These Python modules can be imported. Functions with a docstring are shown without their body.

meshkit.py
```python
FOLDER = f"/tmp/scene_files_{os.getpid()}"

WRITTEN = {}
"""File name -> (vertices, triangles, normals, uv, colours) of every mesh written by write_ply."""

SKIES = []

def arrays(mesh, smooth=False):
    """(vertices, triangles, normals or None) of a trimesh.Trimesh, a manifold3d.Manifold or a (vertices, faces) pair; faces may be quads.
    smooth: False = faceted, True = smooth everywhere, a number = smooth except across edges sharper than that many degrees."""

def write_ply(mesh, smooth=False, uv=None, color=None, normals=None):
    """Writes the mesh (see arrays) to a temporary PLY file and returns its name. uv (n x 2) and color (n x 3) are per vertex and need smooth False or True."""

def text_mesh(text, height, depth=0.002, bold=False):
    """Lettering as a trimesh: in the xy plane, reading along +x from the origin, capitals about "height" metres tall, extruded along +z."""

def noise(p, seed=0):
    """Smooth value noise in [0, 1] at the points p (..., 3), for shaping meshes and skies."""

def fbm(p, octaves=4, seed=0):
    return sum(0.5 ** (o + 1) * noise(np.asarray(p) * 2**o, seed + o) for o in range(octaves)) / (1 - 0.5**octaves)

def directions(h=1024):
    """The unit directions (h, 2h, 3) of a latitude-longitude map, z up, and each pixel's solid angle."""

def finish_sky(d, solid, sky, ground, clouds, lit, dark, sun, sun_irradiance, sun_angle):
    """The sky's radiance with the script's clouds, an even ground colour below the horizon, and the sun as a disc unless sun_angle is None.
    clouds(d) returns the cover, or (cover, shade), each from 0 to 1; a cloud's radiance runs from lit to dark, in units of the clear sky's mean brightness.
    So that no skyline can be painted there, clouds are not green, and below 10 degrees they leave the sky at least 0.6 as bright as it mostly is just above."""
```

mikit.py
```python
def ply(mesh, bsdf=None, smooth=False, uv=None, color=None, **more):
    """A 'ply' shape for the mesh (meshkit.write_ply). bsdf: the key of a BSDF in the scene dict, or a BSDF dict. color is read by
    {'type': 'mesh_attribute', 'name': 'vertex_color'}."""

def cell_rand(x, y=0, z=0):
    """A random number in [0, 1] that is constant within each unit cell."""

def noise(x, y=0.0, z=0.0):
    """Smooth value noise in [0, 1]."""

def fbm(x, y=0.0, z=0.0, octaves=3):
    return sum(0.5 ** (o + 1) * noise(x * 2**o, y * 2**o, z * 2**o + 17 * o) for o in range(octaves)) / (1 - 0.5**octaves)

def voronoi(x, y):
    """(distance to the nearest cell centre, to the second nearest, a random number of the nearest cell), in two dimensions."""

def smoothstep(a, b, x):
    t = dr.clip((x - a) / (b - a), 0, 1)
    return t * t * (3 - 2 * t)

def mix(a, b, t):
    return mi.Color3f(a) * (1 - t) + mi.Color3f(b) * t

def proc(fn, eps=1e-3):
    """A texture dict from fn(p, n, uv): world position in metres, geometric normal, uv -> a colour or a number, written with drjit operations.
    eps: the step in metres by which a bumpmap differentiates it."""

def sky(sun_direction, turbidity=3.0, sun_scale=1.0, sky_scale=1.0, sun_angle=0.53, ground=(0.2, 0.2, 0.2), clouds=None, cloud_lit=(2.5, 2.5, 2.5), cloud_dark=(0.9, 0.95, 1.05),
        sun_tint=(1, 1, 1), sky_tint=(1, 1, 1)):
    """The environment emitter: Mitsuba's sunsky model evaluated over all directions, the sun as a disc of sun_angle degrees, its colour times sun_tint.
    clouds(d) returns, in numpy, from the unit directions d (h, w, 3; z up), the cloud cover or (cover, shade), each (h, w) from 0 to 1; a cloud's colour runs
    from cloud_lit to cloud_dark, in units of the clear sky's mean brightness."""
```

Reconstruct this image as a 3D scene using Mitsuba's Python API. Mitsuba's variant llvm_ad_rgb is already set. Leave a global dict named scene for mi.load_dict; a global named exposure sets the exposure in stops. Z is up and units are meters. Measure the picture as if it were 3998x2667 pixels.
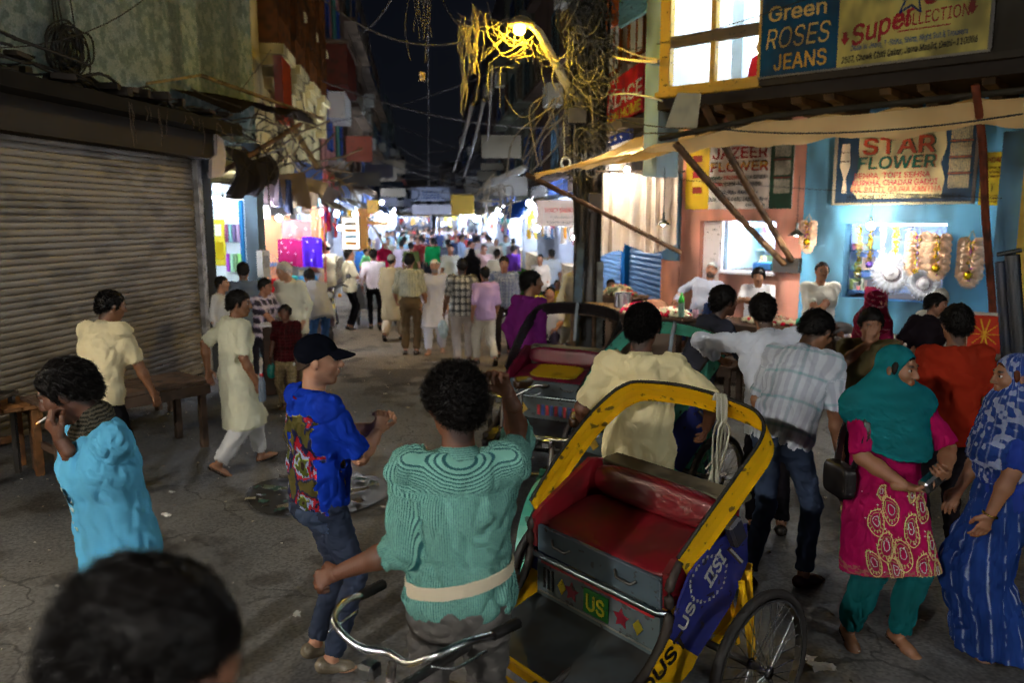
import math, random
import numpy as np, trimesh, drjit as dr, mitsuba as mi, mikit, meshkit
from mikit import noise, fbm, smoothstep, mix, voronoi

T4 = mi.ScalarTransform4f
scene, labels, used = {'type': 'scene'}, {}, set()
rng = np.random.default_rng(7)

# ---------------------------------------------------------------- camera, sky, exposure
PITCH = math.radians(8.8)
scene['camera'] = {'type': 'thinlens', 'fov': 65.46, 'fov_axis': 'x', 'aperture_radius': 0.0075, 'focus_distance': 4.1,
                   'near_clip': 0.05, 'far_clip': 500.0,
                   'to_world': T4().look_at(origin=[0, 0, 2.3], target=[0, math.cos(PITCH), 2.3 - math.sin(PITCH)], up=[0, 0, 1])}
scene['night_sky'] = {**mikit.sky([0.3, 0.5, 0.35], turbidity=4, sun_scale=0.0, sky_scale=0.006 / 32, sky_tint=(0.9, 0.9, 1.25)), 'sampling_weight': 1.5}
exposure = 6.95      # a long night exposure: the lamps' figures below are divided by 32

# ---------------------------------------------------------------- helpers
def c(r, g, b):
    x = np.array([r, g, b], float) / 255
    return np.where(x < 0.04045, x / 12.92, ((x + 0.055) / 1.055) ** 2.4)

def numbered(key):
    k, i = key, 0
    while k in used:
        i += 1
        k = f'{key}_{i:03d}'
    used.add(k)
    return k

def thing(name, label, cat, group=None):
    k = numbered(name)
    labels[k] = {'label': label, 'category': cat}
    if group: labels[k]['group'] = group
    return k

class MB:
    """collects pieces of one mesh with a colour per vertex"""
    def __init__(self): self.v, self.f, self.c, self.n = [], [], [], 0
    def add(self, v, f, col):
        v = np.asarray(v, float); f = np.asarray(f, int)
        if f.shape[1] == 4: f = np.vstack([f[:, [0, 1, 2]], f[:, [0, 2, 3]]])
        self.v.append(v); self.f.append(f + self.n); self.n += len(v)
        self.c.append(np.broadcast_to(np.asarray(col, float), (len(v), 3)).copy())
        return self
    def hexa(self, p, col):
        return self.add(p, [[0, 3, 2, 1], [4, 5, 6, 7], [0, 1, 5, 4], [1, 2, 6, 5], [2, 3, 7, 6], [3, 0, 4, 7]], col)
    def box(self, ctr, size, col, rz=0.0, R=None, bev=0.0):
        sx, sy, sz = np.asarray(size, float) / 2
        if bev > 0:
            m = bevbox(2 * sx, 2 * sy, 2 * sz, bev); p, f = m
        else:
            p = np.array([[-sx, -sy, -sz], [sx, -sy, -sz], [sx, sy, -sz], [-sx, sy, -sz], [-sx, -sy, sz], [sx, -sy, sz], [sx, sy, sz], [-sx, sy, sz]]); f = None
        if R is None: R = rotz(rz)
        p = p @ np.asarray(R).T + np.asarray(ctr, float)
        return self.hexa(p, col) if f is None else self.add(p, f, col)
    def beam(self, a, b, w, h, col, up=(0, 0, 1)):
        a, b = np.asarray(a, float), np.asarray(b, float)
        t = b - a; L = np.linalg.norm(t); t /= L
        x = np.cross(t, up); x /= np.linalg.norm(x) + 1e-9; y = np.cross(x, t)
        return self.box((a + b) / 2, (w, L, h), col, R=np.stack([x, t, y], 1))
    def tube(self, pts, r, col, sides=6, cap=True):
        v, f = meshtube(pts, r, sides, cap)
        if not np.isscalar(col) and np.asarray(col).ndim == 2:
            col = np.repeat(col, sides, 0)
            if cap: col = np.vstack([col, col[:1], col[-1:]])
        return self.add(v, f, col)
    def mesh(self, m, col, R=None, t=(0, 0, 0), s=1.0):
        v = np.asarray(m.vertices) * s
        if R is not None: v = v @ np.asarray(R).T
        return self.add(v + np.asarray(t), m.faces, col)
    def ball(self, ctr, r, col, sub=2):
        m = ico(sub)
        return self.add(m[0] * np.asarray(r) + np.asarray(ctr), m[1], col)
    def arr(self): return np.vstack(self.v), np.vstack(self.f), np.vstack(self.c)

_ico = {}
def ico(sub):
    if sub not in _ico:
        m = trimesh.creation.icosphere(subdivisions=sub); _ico[sub] = (np.array(m.vertices), np.array(m.faces))
    return _ico[sub]

def rotz(a): return np.array([[math.cos(a), -math.sin(a), 0], [math.sin(a), math.cos(a), 0], [0, 0, 1.0]])
def rotx(a): return np.array([[1.0, 0, 0], [0, math.cos(a), -math.sin(a)], [0, math.sin(a), math.cos(a)]])
def roty(a): return np.array([[math.cos(a), 0, math.sin(a)], [0, 1.0, 0], [-math.sin(a), 0, math.cos(a)]])
def rad(d): return math.radians(d)
def unit(v):
    v = np.asarray(v, float); return v / (np.linalg.norm(v) + 1e-12)

def bevbox(sx, sy, sz, b):
    """box with chamfered edges"""
    P, F = [], []
    h = np.array([sx, sy, sz]) / 2
    import itertools
    idx = {}
    for s in itertools.product((-1, 1), repeat=3):
        for a in range(3):
            p = np.array(s) * (h - b); p[a] = s[a] * h[a]
            idx[(s, a)] = len(P); P.append(p)
    hull = trimesh.convex.convex_hull(np.array(P))
    return np.array(hull.vertices), np.array(hull.faces)

def meshtube(pts, r, sides=6, cap=True):
    p = np.asarray(pts, float); n = len(p)
    r = np.broadcast_to(np.asarray(r, float), (n,))
    t = np.gradient(p, axis=0); t /= np.linalg.norm(t, axis=1, keepdims=True) + 1e-12
    ref = np.array([0, 0, 1.0]) if np.abs(t[:, 2]).mean() < 0.8 else np.array([1.0, 0, 0])
    a = np.cross(t, ref); a /= np.linalg.norm(a, axis=1, keepdims=True) + 1e-9
    b = np.cross(t, a)
    ang = np.arange(sides) * 2 * np.pi / sides
    v = (p[:, None] + r[:, None, None] * (np.cos(ang)[None, :, None] * a[:, None] - np.sin(ang)[None, :, None] * b[:, None])).reshape(-1, 3)
    i, j = np.meshgrid(np.arange(n - 1), np.arange(sides), indexing='ij'); k = (j + 1) % sides
    q = np.stack([i * sides + j, i * sides + k, (i + 1) * sides + k, (i + 1) * sides + j], -1).reshape(-1, 4)
    f = np.vstack([q[:, [0, 2, 1]], q[:, [0, 3, 2]]])
    if cap:
        v = np.vstack([v, p[:1], p[-1:]]); s = np.arange(sides); m = n * sides
        f = np.vstack([f, np.stack([s * 0 + m, s, (s + 1) % sides], 1), np.stack([s * 0 + m + 1, (n - 1) * sides + (s + 1) % sides, (n - 1) * sides + s], 1)])
    return v, f

def curve(ctrl, n=24):
    """Catmull-Rom through the control points"""
    P = np.asarray(ctrl, float); P = np.vstack([2 * P[0] - P[1], P, 2 * P[-1] - P[-2]])
    out = []
    m = len(P) - 3
    per = max(2, n // m)
    for i in range(m):
        t = np.linspace(0, 1, per, endpoint=(i == m - 1))[:, None]
        a, b, d, e = P[i:i + 4]
        out.append(0.5 * ((2 * b) + (d - a) * t + (2 * a - 5 * b + 4 * d - e) * t ** 2 + (3 * b - a - 3 * d + e) * t ** 3))
    return np.vstack(out)

def sag(a, b, drop, n=14):
    t = np.linspace(0, 1, n)[:, None]
    p = np.asarray(a, float) * (1 - t) + np.asarray(b, float) * t
    p[:, 2] -= (4 * drop * t * (1 - t))[:, 0]
    return p

def put(parent, name, mb, mat, smooth=False, label=None, uv=None, flat_uv=None, kind=None, **more):
    """one entry of scene; MB or (v, f, colours)"""
    v, f, col = mb.arr() if isinstance(mb, MB) else mb
    col = np.broadcast_to(np.asarray(col, float), (len(v), 3))
    key = numbered(parent + '__' + name if parent else name)
    n = None
    if smooth is True:
        _, _, n = meshkit.arrays((v, f), True)
    elif smooth:
        m = trimesh.Trimesh(v, f, process=False)
        s = trimesh.graph.smooth_shade(m, angle=np.radians(smooth), facet_minarea=None)
        v2, f2, n = meshkit.arrays(s, True)
        # carry the colours over to the split vertices
        src = np.zeros(len(v2), int); src[np.asarray(f2).ravel()] = np.asarray(f).ravel()
        if not np.allclose(v2[np.asarray(f2).ravel()], v[np.asarray(f).ravel()]):
            from scipy.spatial import cKDTree
            src = cKDTree(v).query(v2)[1]
        col = col[src]; uv = None if uv is None else uv[src]
        v, f = v2, f2
    if mat != 'patterned_cloth' and mat != 'pane_glass':      # tint in one number, brightness in the other
        idx, val, chroma = MI.get(mat, 0), np.clip(col, 1e-4, 1).max(1), np.clip(col, 0, 1)
        q = np.rint(np.sqrt(np.round(chroma / val[:, None], 5)) * 31); code = idx * 32768 + q[:, 0] * 1024 + q[:, 1] * 32 + q[:, 2]
        fc = code[f]
        if (fc != fc[:, :1]).any():      # a vertex between two tints is split
            pick = fc[:, 0]; key_ = np.stack([f.ravel(), np.repeat(pick, 3).astype(np.int64)], 1); un, inv = np.unique(key_, axis=0, return_inverse=True); src = un[:, 0]
            v, val, code, f = v[src], val[src], un[:, 1].astype(float), inv.reshape(-1, 3); n = None if n is None else n[src]
        uv = np.stack([code, val], 1)
    elif uv is None: uv = np.zeros((len(v), 2))
    if mat in MI: mat = 'layered'
    path = meshkit.write_ply((v, f), False, uv, None, normals=n)
    scene[key] = {'type': 'ply', 'filename': path, 'face_normals': n is None, 'bsdf': {'type': 'ref', 'id': mat}, **more}
    if label or kind:
        labels[key] = {}
        if label: labels[key]['label'] = label
        if kind: labels[key]['kind'] = kind
    return key

def tag(key, label=None, cat=None, group=None, kind=None):
    labels[key] = {a: b for a, b in (('label', label), ('category', cat), ('group', group), ('kind', kind)) if b}
    return key

def emit(parent, name, mb, rgb, weight=1.0, smooth=False):
    """a glowing mesh (a bulb, a tube, a lit panel)"""
    k = put(parent, name, mb, 'paper', smooth)
    scene[k]['emitter'] = {'type': 'area', 'radiance': {'type': 'rgb', 'value': [float(x) / 32 for x in rgb]}, 'sampling_weight': float(weight)}
    return k

class Fac:
    """a facade: s runs along e, d runs out along n"""
    def __init__(self, p0, e, n=None):
        self.p = np.array([p0[0], p0[1], 0.0]); self.e = unit([e[0], e[1], 0]); self.n = np.cross(self.e, [0, 0, 1.0])
        self.R = np.stack([self.e, -self.n, [0, 0, 1.0]], 1)
    def P(self, s, z, d=0.0): return self.p + self.e * s + self.n * d + np.array([0, 0, z])
    def box(self, mb, s0, s1, z0, z1, d0, d1, col):
        P = self.P
        return mb.hexa([P(s0, z0, d1), P(s1, z0, d1), P(s1, z0, d0), P(s0, z0, d0), P(s0, z1, d1), P(s1, z1, d1), P(s1, z1, d0), P(s0, z1, d0)], col)
    def map(self, v):
        v = np.asarray(v, float); return self.p + v[:, :1] * self.e + v[:, 2:3] * self.n + v[:, 1:2] * np.array([[0, 0, 1.0]])

_txt = {}
def text(mb, fac, s, s0, z0, d, h, col, width=None, bold=False, slant=0.0, rot=0.0, depth=0.004):
    k = (s, bold)
    if k not in _txt:
        m = meshkit.text_mesh(s, 1.0, 1.0, bold); _txt[k] = (np.array(m.vertices), np.array(m.faces))
    v, f = _txt[k]; v = v.copy() * [h, h, depth]
    if width: v[:, 0] = (v[:, 0] - v[:, 0].min()) * width / (np.ptp(v[:, 0]) + 1e-9)
    v[:, 0] += slant * v[:, 1]
    if rot:
        a = rad(rot); x = v[:, 0].copy(); v[:, 0] = x * math.cos(a) - v[:, 1] * math.sin(a); v[:, 1] = x * math.sin(a) + v[:, 1] * math.cos(a)
    mb.add(fac.map(v + [s0, z0, d]), f, col)

def poly(mb, fac, pts, d, col, depth=0.004):
    """flat polygon laid on a facade (s, z points)"""
    import shapely
    g = shapely.Polygon(pts).buffer(0)
    for q in getattr(g, 'geoms', [g]):
        m = trimesh.creation.extrude_polygon(q, depth, engine='earcut')
        mb.add(fac.map(np.array(m.vertices) + [0, 0, d]), m.faces, col)

# ---------------------------------------------------------------- materials
# One layered material: a base colour that comes with each mesh, a share of grime, a thin glossy coat and a fine relief; each name below is a row of its settings.
#            coat  alpha  grime: frequency, vertical stretch, from, to, share    relief: metres, frequency
MATS = {
    'cloth':   (0.000, 0.40, 6.0, 0.6, 0.50, 0.90, 0.25, 0.0040, 24.0),
    'skin':    (0.040, 0.30, 8.0, 1.0, 0.50, 0.90, 0.15, 0.0000, 50.0),
    'hair':    (0.014, 0.30, 8.0, 1.0, 0.80, 0.90, 0.00, 0.0030, 110.0),
    'paper':   (0.000, 0.40, 5.0, 1.0, 0.55, 0.90, 0.10, 0.0000, 50.0),
    'paint':   (0.045, 0.20, 24.0, 1.0, 0.68, 0.74, 0.80, 0.0010, 25.0),
    'plaster': (0.000, 0.40, 2.2, 0.35, 0.40, 0.72, 0.72, 0.0100, 16.0),
    'wood':    (0.015, 0.35, 8.0, 1.0, 0.38, 0.75, 0.75, 0.0040, 40.0),
    'iron':    (0.090, 0.28, 9.0, 1.0, 0.40, 0.70, 0.65, 0.0020, 30.0),
    'shutter': (0.060, 0.26, 2.6, 1.6, 0.42, 0.72, 0.55, 0.0010, 20.0),
    'vinyl':   (0.060, 0.17, 7.0, 1.0, 0.42, 0.72, 0.50, 0.0100, 15.0),
    'rubber':  (0.030, 0.42, 9.0, 1.0, 0.45, 0.80, 0.40, 0.0010, 60.0),
    'sign':    (0.010, 0.30, 4.5, 0.5, 0.36, 0.80, 0.62, 0.0010, 30.0),
    'plastic': (0.050, 0.16, 6.0, 1.0, 0.60, 0.90, 0.20, 0.0000, 50.0),
}
MI = {k: i for i, k in enumerate(MATS)}
def row(uv, j):
    out = mi.Float(list(MATS.values())[0][j])
    for i, r in enumerate(MATS.values()):
        if i and r[j] != list(MATS.values())[0][j]: out = dr.select(dr.abs(uv.x / 32768 - i - 0.5) < 0.5, r[j], out)
    return out
def _grime(p, n, uv):
    f = row(uv, 2); g = fbm(p.x * f, p.y * f, p.z * f * row(uv, 3), 3)
    return smoothstep(row(uv, 4), row(uv, 5), g) * row(uv, 6)
def _relief(p, n, uv):
    f = row(uv, 8); return (noise(p.x * f, p.y * f, p.z * f) + 0.35 * noise(p.x * f * 3.7, p.y * f * 3.7, p.z * f * 3.7)) * row(uv, 7)
def two(b): return {'type': 'twosided', 'bsdf': b}
def bump(b, fn, scale, eps=0.004): return {'type': 'bumpmap', 'arbitrary': mikit.proc(fn, eps=eps), 'scale': scale, 'bsdf': b}
def coat(base, alpha, w): return {'type': 'blendbsdf', 'weight': w, 'a': base, 'b': {'type': 'roughconductor', 'material': 'none', 'alpha': alpha}}
def _tint(p, n, uv):
    k = dr.floor(uv.x + 0.5); k = k - 32768 * dr.floor(k / 32768); r = dr.floor(k / 1024); g = dr.floor((k - 1024 * r) / 32); b = k - 1024 * r - 32 * g
    return mi.Color3f(r * r, g * g, b * b) * (uv.y / 961)
VC = mikit.proc(_tint)
scene['layered'] = two(bump(coat({'type': 'blendbsdf', 'weight': mikit.proc(_grime), 'a': {'type': 'diffuse', 'reflectance': VC}, 'b': {'type': 'diffuse', 'reflectance': {'type': 'rgb', 'value': [0.032, 0.026, 0.02]}}},
                                 mikit.proc(lambda p, n, uv: row(uv, 1)), mikit.proc(lambda p, n, uv: row(uv, 0))), _relief, 1.0, 0.003))
scene['canvas'] = {'type': 'principledthin', 'base_color': VC, 'roughness': 0.9, 'diff_trans': 0.9, 'spec_trans': 0.0, 'spec_tint': 0.0}
scene['steel'] = two({'type': 'roughconductor', 'material': 'none', 'alpha': 0.15, 'specular_reflectance': VC})
scene['pane_glass'] = {'type': 'thindielectric', 'int_ior': 1.5}

# woven and printed cloths: uv in metres on the cloth, uv.x offset by 50 for each pattern
def tri(x, w):
    f = x - dr.floor(x); return smoothstep(0.5 - w / 2 - 0.08, 0.5 - w / 2 + 0.08, f) * (1 - smoothstep(0.5 + w / 2 - 0.08, 0.5 + w / 2 + 0.08, f))
def M3(a): return mi.Color3f(float(a[0]), float(a[1]), float(a[2]))
PATTERNS = ('teal_stripe', 'plaid', 'beige_stripe', 'blue_check', 'white_stripe', 'sari', 'sari_print')
def _pattern(p, n, uv):
    k = dr.floor(uv.x / 50 + 0.5); u, v = uv.x - 50 * k, uv.y
    q = noise(u * 40, v * 40 + k)
    P = [mix(M3(c(124, 178, 164)), M3(c(44, 92, 96)), tri(u / 0.0078, 0.38)),
         mix(mix(M3(c(205, 200, 190)), M3(c(120, 130, 140)), 0.6 * tri(u / 0.085 + 0.35, 0.18)), M3(c(40, 42, 48)), dr.clip(0.75 * tri(u / 0.085, 0.4) + 0.75 * tri(v / 0.11, 0.36), 0, 0.95)),
         mix(M3(c(190, 185, 160)), M3(c(110, 118, 105)), 0.9 * tri(u / 0.045, 0.28)),
         mix(M3(c(150, 158, 178)), M3(c(70, 80, 120)), dr.clip(0.6 * tri(u / 0.06, 0.3) + 0.35 * tri(v / 0.06, 0.25), 0, 1)),
         mix(mix(M3(c(198, 204, 214)), M3(c(176, 182, 196)), tri(u / 0.05, 0.5)), M3(c(90, 150, 158)), 0.8 * tri(v / 0.16 + 0.2, 0.07) + 0.5 * tri(u / 0.15, 0.05)),
         mix(M3(c(34, 58, 118)), M3(c(160, 170, 190)), 0.85 * tri(u / 0.075, 0.10) * smoothstep(0.3, 0.6, q)),
         mix(M3(c(38, 62, 126)), M3(c(150, 160, 186)), dr.clip(smoothstep(0.50, 0.64, q) * 0.75 + 0.4 * tri(u / 0.05, 0.16), 0, 0.85))]
    out = P[0]
    for i in range(1, len(P)): out = dr.select(k == i, P[i], out)
    return out * (0.85 + 0.3 * noise(u * 14, v * 9))
scene['patterned_cloth'] = two({'type': 'diffuse', 'reflectance': mikit.proc(_pattern)})
# ================================================================ the street and the buildings
LS = Fac((-5.14, 8.1), (0.148, 0.989))          # shuttered shop front, left
LL = Fac((-4.35, 13.8), (-0.1115, 0.9938))      # left side of the street
RR = Fac((2.7, 12.85), (0.1115, -0.9938))       # right side of the street, s < 0 further away
WW = Fac((2.7, 12.85), (0.745, -0.668))         # pink and blue flower shops, right

def _ground(p, n, uv):
    a = fbm(p.x * 0.55 + 3, p.y * 0.4, 0, 4); b = fbm(p.x * 3.1, p.y * 3.1, 5, 4); d = noise(p.x * 70, p.y * 70)
    base = mix(M3(c(92, 94, 96)), M3(c(126, 124, 120)), smoothstep(0.3, 0.7, a))
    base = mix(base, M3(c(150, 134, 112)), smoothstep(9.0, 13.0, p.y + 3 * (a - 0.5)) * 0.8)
    base = mix(base, M3(c(64, 58, 52)), smoothstep(0.55, 0.75, b) * 0.6)
    v1, v2, v3 = voronoi(p.x * 0.8 + 0.5 * b, p.y * 0.8 + 0.5 * a); base = mix(base, M3(c(40, 37, 34)), (1 - smoothstep(0.0, 0.035, v2 - v1)) * smoothstep(0.42, 0.6, a) * 0.5); base = base * (0.86 + 0.28 * v3)
    base = mix(base, M3(c(44, 40, 36)), smoothstep(0.62, 0.7, fbm(p.x * 0.9, p.y * 0.8, 9, 4)) * 0.55)
    return base * (0.55 + 0.4 * d)
def _wet(p, n, uv): return 0.01 + 0.05 * smoothstep(0.45, 0.65, fbm(p.x * 0.7, p.y * 0.7, 2, 2))
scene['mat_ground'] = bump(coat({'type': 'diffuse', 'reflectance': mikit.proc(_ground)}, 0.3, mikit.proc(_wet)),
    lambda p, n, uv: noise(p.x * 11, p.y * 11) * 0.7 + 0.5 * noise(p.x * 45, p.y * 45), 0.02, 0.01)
m = MB()
xs = np.concatenate([[-60, -25, -12], np.linspace(-8, 8, 65), [12, 25, 60]]); ys = np.concatenate([[-30, -10, -4], np.linspace(0, 22, 89), [30, 45, 70, 130]])
X, Yg = np.meshgrid(xs, ys, indexing='ij')
Zg = 0.03 * (meshkit.fbm(np.stack([X * 0.5, Yg * 0.5, X * 0], -1), 3) - 0.5)
i, j = np.meshgrid(np.arange(len(xs) - 1), np.arange(len(ys) - 1), indexing='ij'); w = len(ys)
m.add(np.stack([X, Yg, Zg], -1).reshape(-1, 3), np.stack([i * w + j, (i + 1) * w + j, (i + 1) * w + j + 1, i * w + j + 1], -1).reshape(-1, 4), (1, 1, 1))
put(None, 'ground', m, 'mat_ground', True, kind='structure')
labels['ground']['label'] = 'dusty grey brown concrete street scattered with litter'

# ---- shuttered building on the left
GREEN = c(128, 150, 138)
def _green(p, n, uv):
    a = fbm(p.x * 2.2 + p.y * 2.2, p.y * 0.4, p.z * 0.22, 4)
    b = fbm(p.y * 12, p.z * 12, 3, 4)
    base = mix(M3(c(112, 132, 128)), M3(c(148, 160, 156)), smoothstep(0.35, 0.65, b))
    base = mix(base, M3(c(60, 66, 62)), smoothstep(0.46, 0.68, a) * 0.6)
    return base * (0.75 + 0.4 * noise(p.y * 80, p.z * 60, p.x))
scene['mat_green'] = two(bump({'type': 'diffuse', 'reflectance': mikit.proc(_green)},
    lambda p, n, uv: fbm(p.x * 25, p.y * 25, p.z * 18, 2), 0.02, 0.006))
b = thing('shuttered_building', 'weathered green plaster building over a closed grey roller shutter, left foreground', 'building')
m = MB(); LS.box(m, -7, 5.7, 3.5, 9.5, -3.0, 0.0, GREEN); put(b, 'upper_wall', m, 'mat_green')
m = MB(); LS.box(m, -4.1, -2.6, 0, 3.5, -0.4, 0.12, GREEN * .7); put(b, 'pier', m, 'plaster'); m = MB(); LS.box(m, 3.74, 3.98, 0, 3.5, -2.4, 0.10, c(60, 66, 70)); put(b, 'pier', m, 'plaster')
m = MB(); LS.box(m, -7, 4.0, 3.49, 3.64, 0.002, 0.62, c(44, 42, 40)); put(b, 'ledge', m, 'plaster')
m = MB(); LS.box(m, -2.6, 3.735, 3.14, 3.489, 0.003, 0.30, c(52, 44, 36)); put(b, 'shutter_box', m, 'wood')
sh = b + '__shutter'; labels[sh] = {'label': 'closed ribbed grey brown roller shutter'}
ang = np.linspace(0, np.pi, 7)
for k in range(42):
    z0 = 0.03 + k * 0.0745
    prof = np.stack([0.0745 * (1 - np.cos(ang)) / 2 * 0.94, 0.004 + 0.012 * np.sin(ang)], 1)
    m = MB(); v = []
    for s in (-2.6, 3.62):
        for zz, dd in prof: v.append(LS.P(s, z0 + zz, dd))
    f = [[q, q + 1, q + 8, q + 7] for q in range(6)]
    g = 1 + 0.07 * rng.normal()
    m.add(v, f, c(128, 120, 110) * np.clip(g, .7, 1.3)); put(sh, 'slat', m, 'shutter')
m = MB(); LS.box(m, 3.62, 3.74, 0, 3.14, -0.03, 0.09, c(150, 150, 150)); put(b, 'shutter_rail', m, 'iron')
m = MB(); LS.box(m, -2.6, 3.62, 0.0, 3.2, -0.06, -0.02, c(40, 36, 32)); put(b, 'shutter_backing', m, 'iron')
# white blue tin motor cover hanging at the shutter's top corner
m = MB(); pts = [(3.5, 2.86), (3.86, 2.92), (3.95, 3.2), (3.9, 3.42), (3.72, 3.5), (3.7, 3.2), (3.55, 3.12)]
poly(m, LS, pts, 0.32, c(196, 186, 186), 0.05); put(None, 'tin_plate', m, 'paper'); tag('tin_plate', 'bent whitish tin plate hanging at top corner of the shutter', 'plate')

# ---- lit shop squeezed behind the shutter
def shop_room(key, fac, s0, s1, z0, z1, depth, wall, floor=None, ceil=None, front=0.0):
    m = MB()
    fac.box(m, s0, s1, z0, z1, -depth - 0.08, -depth, wall); put(key, 'back_wall', m, 'paper')
    for q in (s0 - .06, s1): m = MB(); fac.box(m, q, q + .06, z0, z1, -depth, front, wall); put(key, 'side_wall', m, 'paper')
    m = MB(); fac.box(m, s0, s1, z1, z1 + 0.08, -depth, front, ceil if ceil is not None else wall); put(key, 'ceiling', m, 'paper')
    m = MB(); fac.box(m, s0, s1, z0 - 0.1, z0 + 0.004, -depth, front, floor if floor is not None else c(120, 110, 100)); put(key, 'plinth', m, 'plaster')

def tube_light(parent, a, b, L, r=0.02, col=(0.85, 0.95, 1.15), weight=1.0):
    m = MB(); m.tube([a, b], r, (0.9, 0.9, 0.9), 6)
    return emit(parent, 'tube_light', m, np.array(col) * L, weight)
def bulb(parent, p, L, r=0.045, col=(1.0, 0.95, 0.85), weight=1.0):
    m = MB(); m.ball(p, r, (0.9, 0.9, 0.9), 1)
    return emit(parent, 'bulb', m, np.array(col) * L, weight, True)
def hung_bulb(label, p, L, r=0.045, col=(1.0, 0.95, 0.85), cord=0.6, weight=1.0, group=None):
    t = thing('light_bulb', label, 'light bulb', group)
    bulb(t, p, L, r, col, weight)
    m = MB(); p = np.asarray(p, float); m.tube([p + [0, 0, r], p + [0, 0, r + 0.07]], 0.018, c(30, 30, 30)); m.tube([p + [0, 0, r + .07], p + [0.01, 0, r + 0.07 + cord]], 0.004, c(40, 40, 40), 4)
    put(t, 'holder', m, 'plastic')
    return t
t = thing('corner_shop', 'small brightly lit white shop squeezed between roller shutter and dark post', 'shop')
shop_room(t, LS, 4.0, 5.62, 0.15, 2.75, 1.9, c(225, 232, 235))
tube_light(t, LS.P(4.15, 2.62, -0.25), LS.P(5.45, 2.62, -0.25), 13)
m = MB(); LS.box(m, 4.55, 5.0, 1.15, 2.2, -1.895, -1.87, c(222, 205, 60)); LS.box(m, 4.62, 4.93, 1.3, 1.7, -1.869, -1.86, c(190, 160, 30)); LS.box(m, 4.66, 4.9, 1.8, 2.1, -1.869, -1.86, c(240, 235, 200)); put(t, 'poster', m, 'paper', label='yellow poster')
m = MB(); LS.box(m, 5.595, 5.612, 1.5, 2.28, -.84, -.6, c(222, 205, 60)); LS.box(m, 5.588, 5.594, 1.6, 1.9, -.8, -.64, c(190, 160, 30)); LS.box(m, 5.588, 5.594, 2.0, 2.2, -.78, -.66, c(240, 235, 200)); put(t, 'poster', m, 'paper', label='yellow flower poster facing the street')
m = MB()
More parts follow.
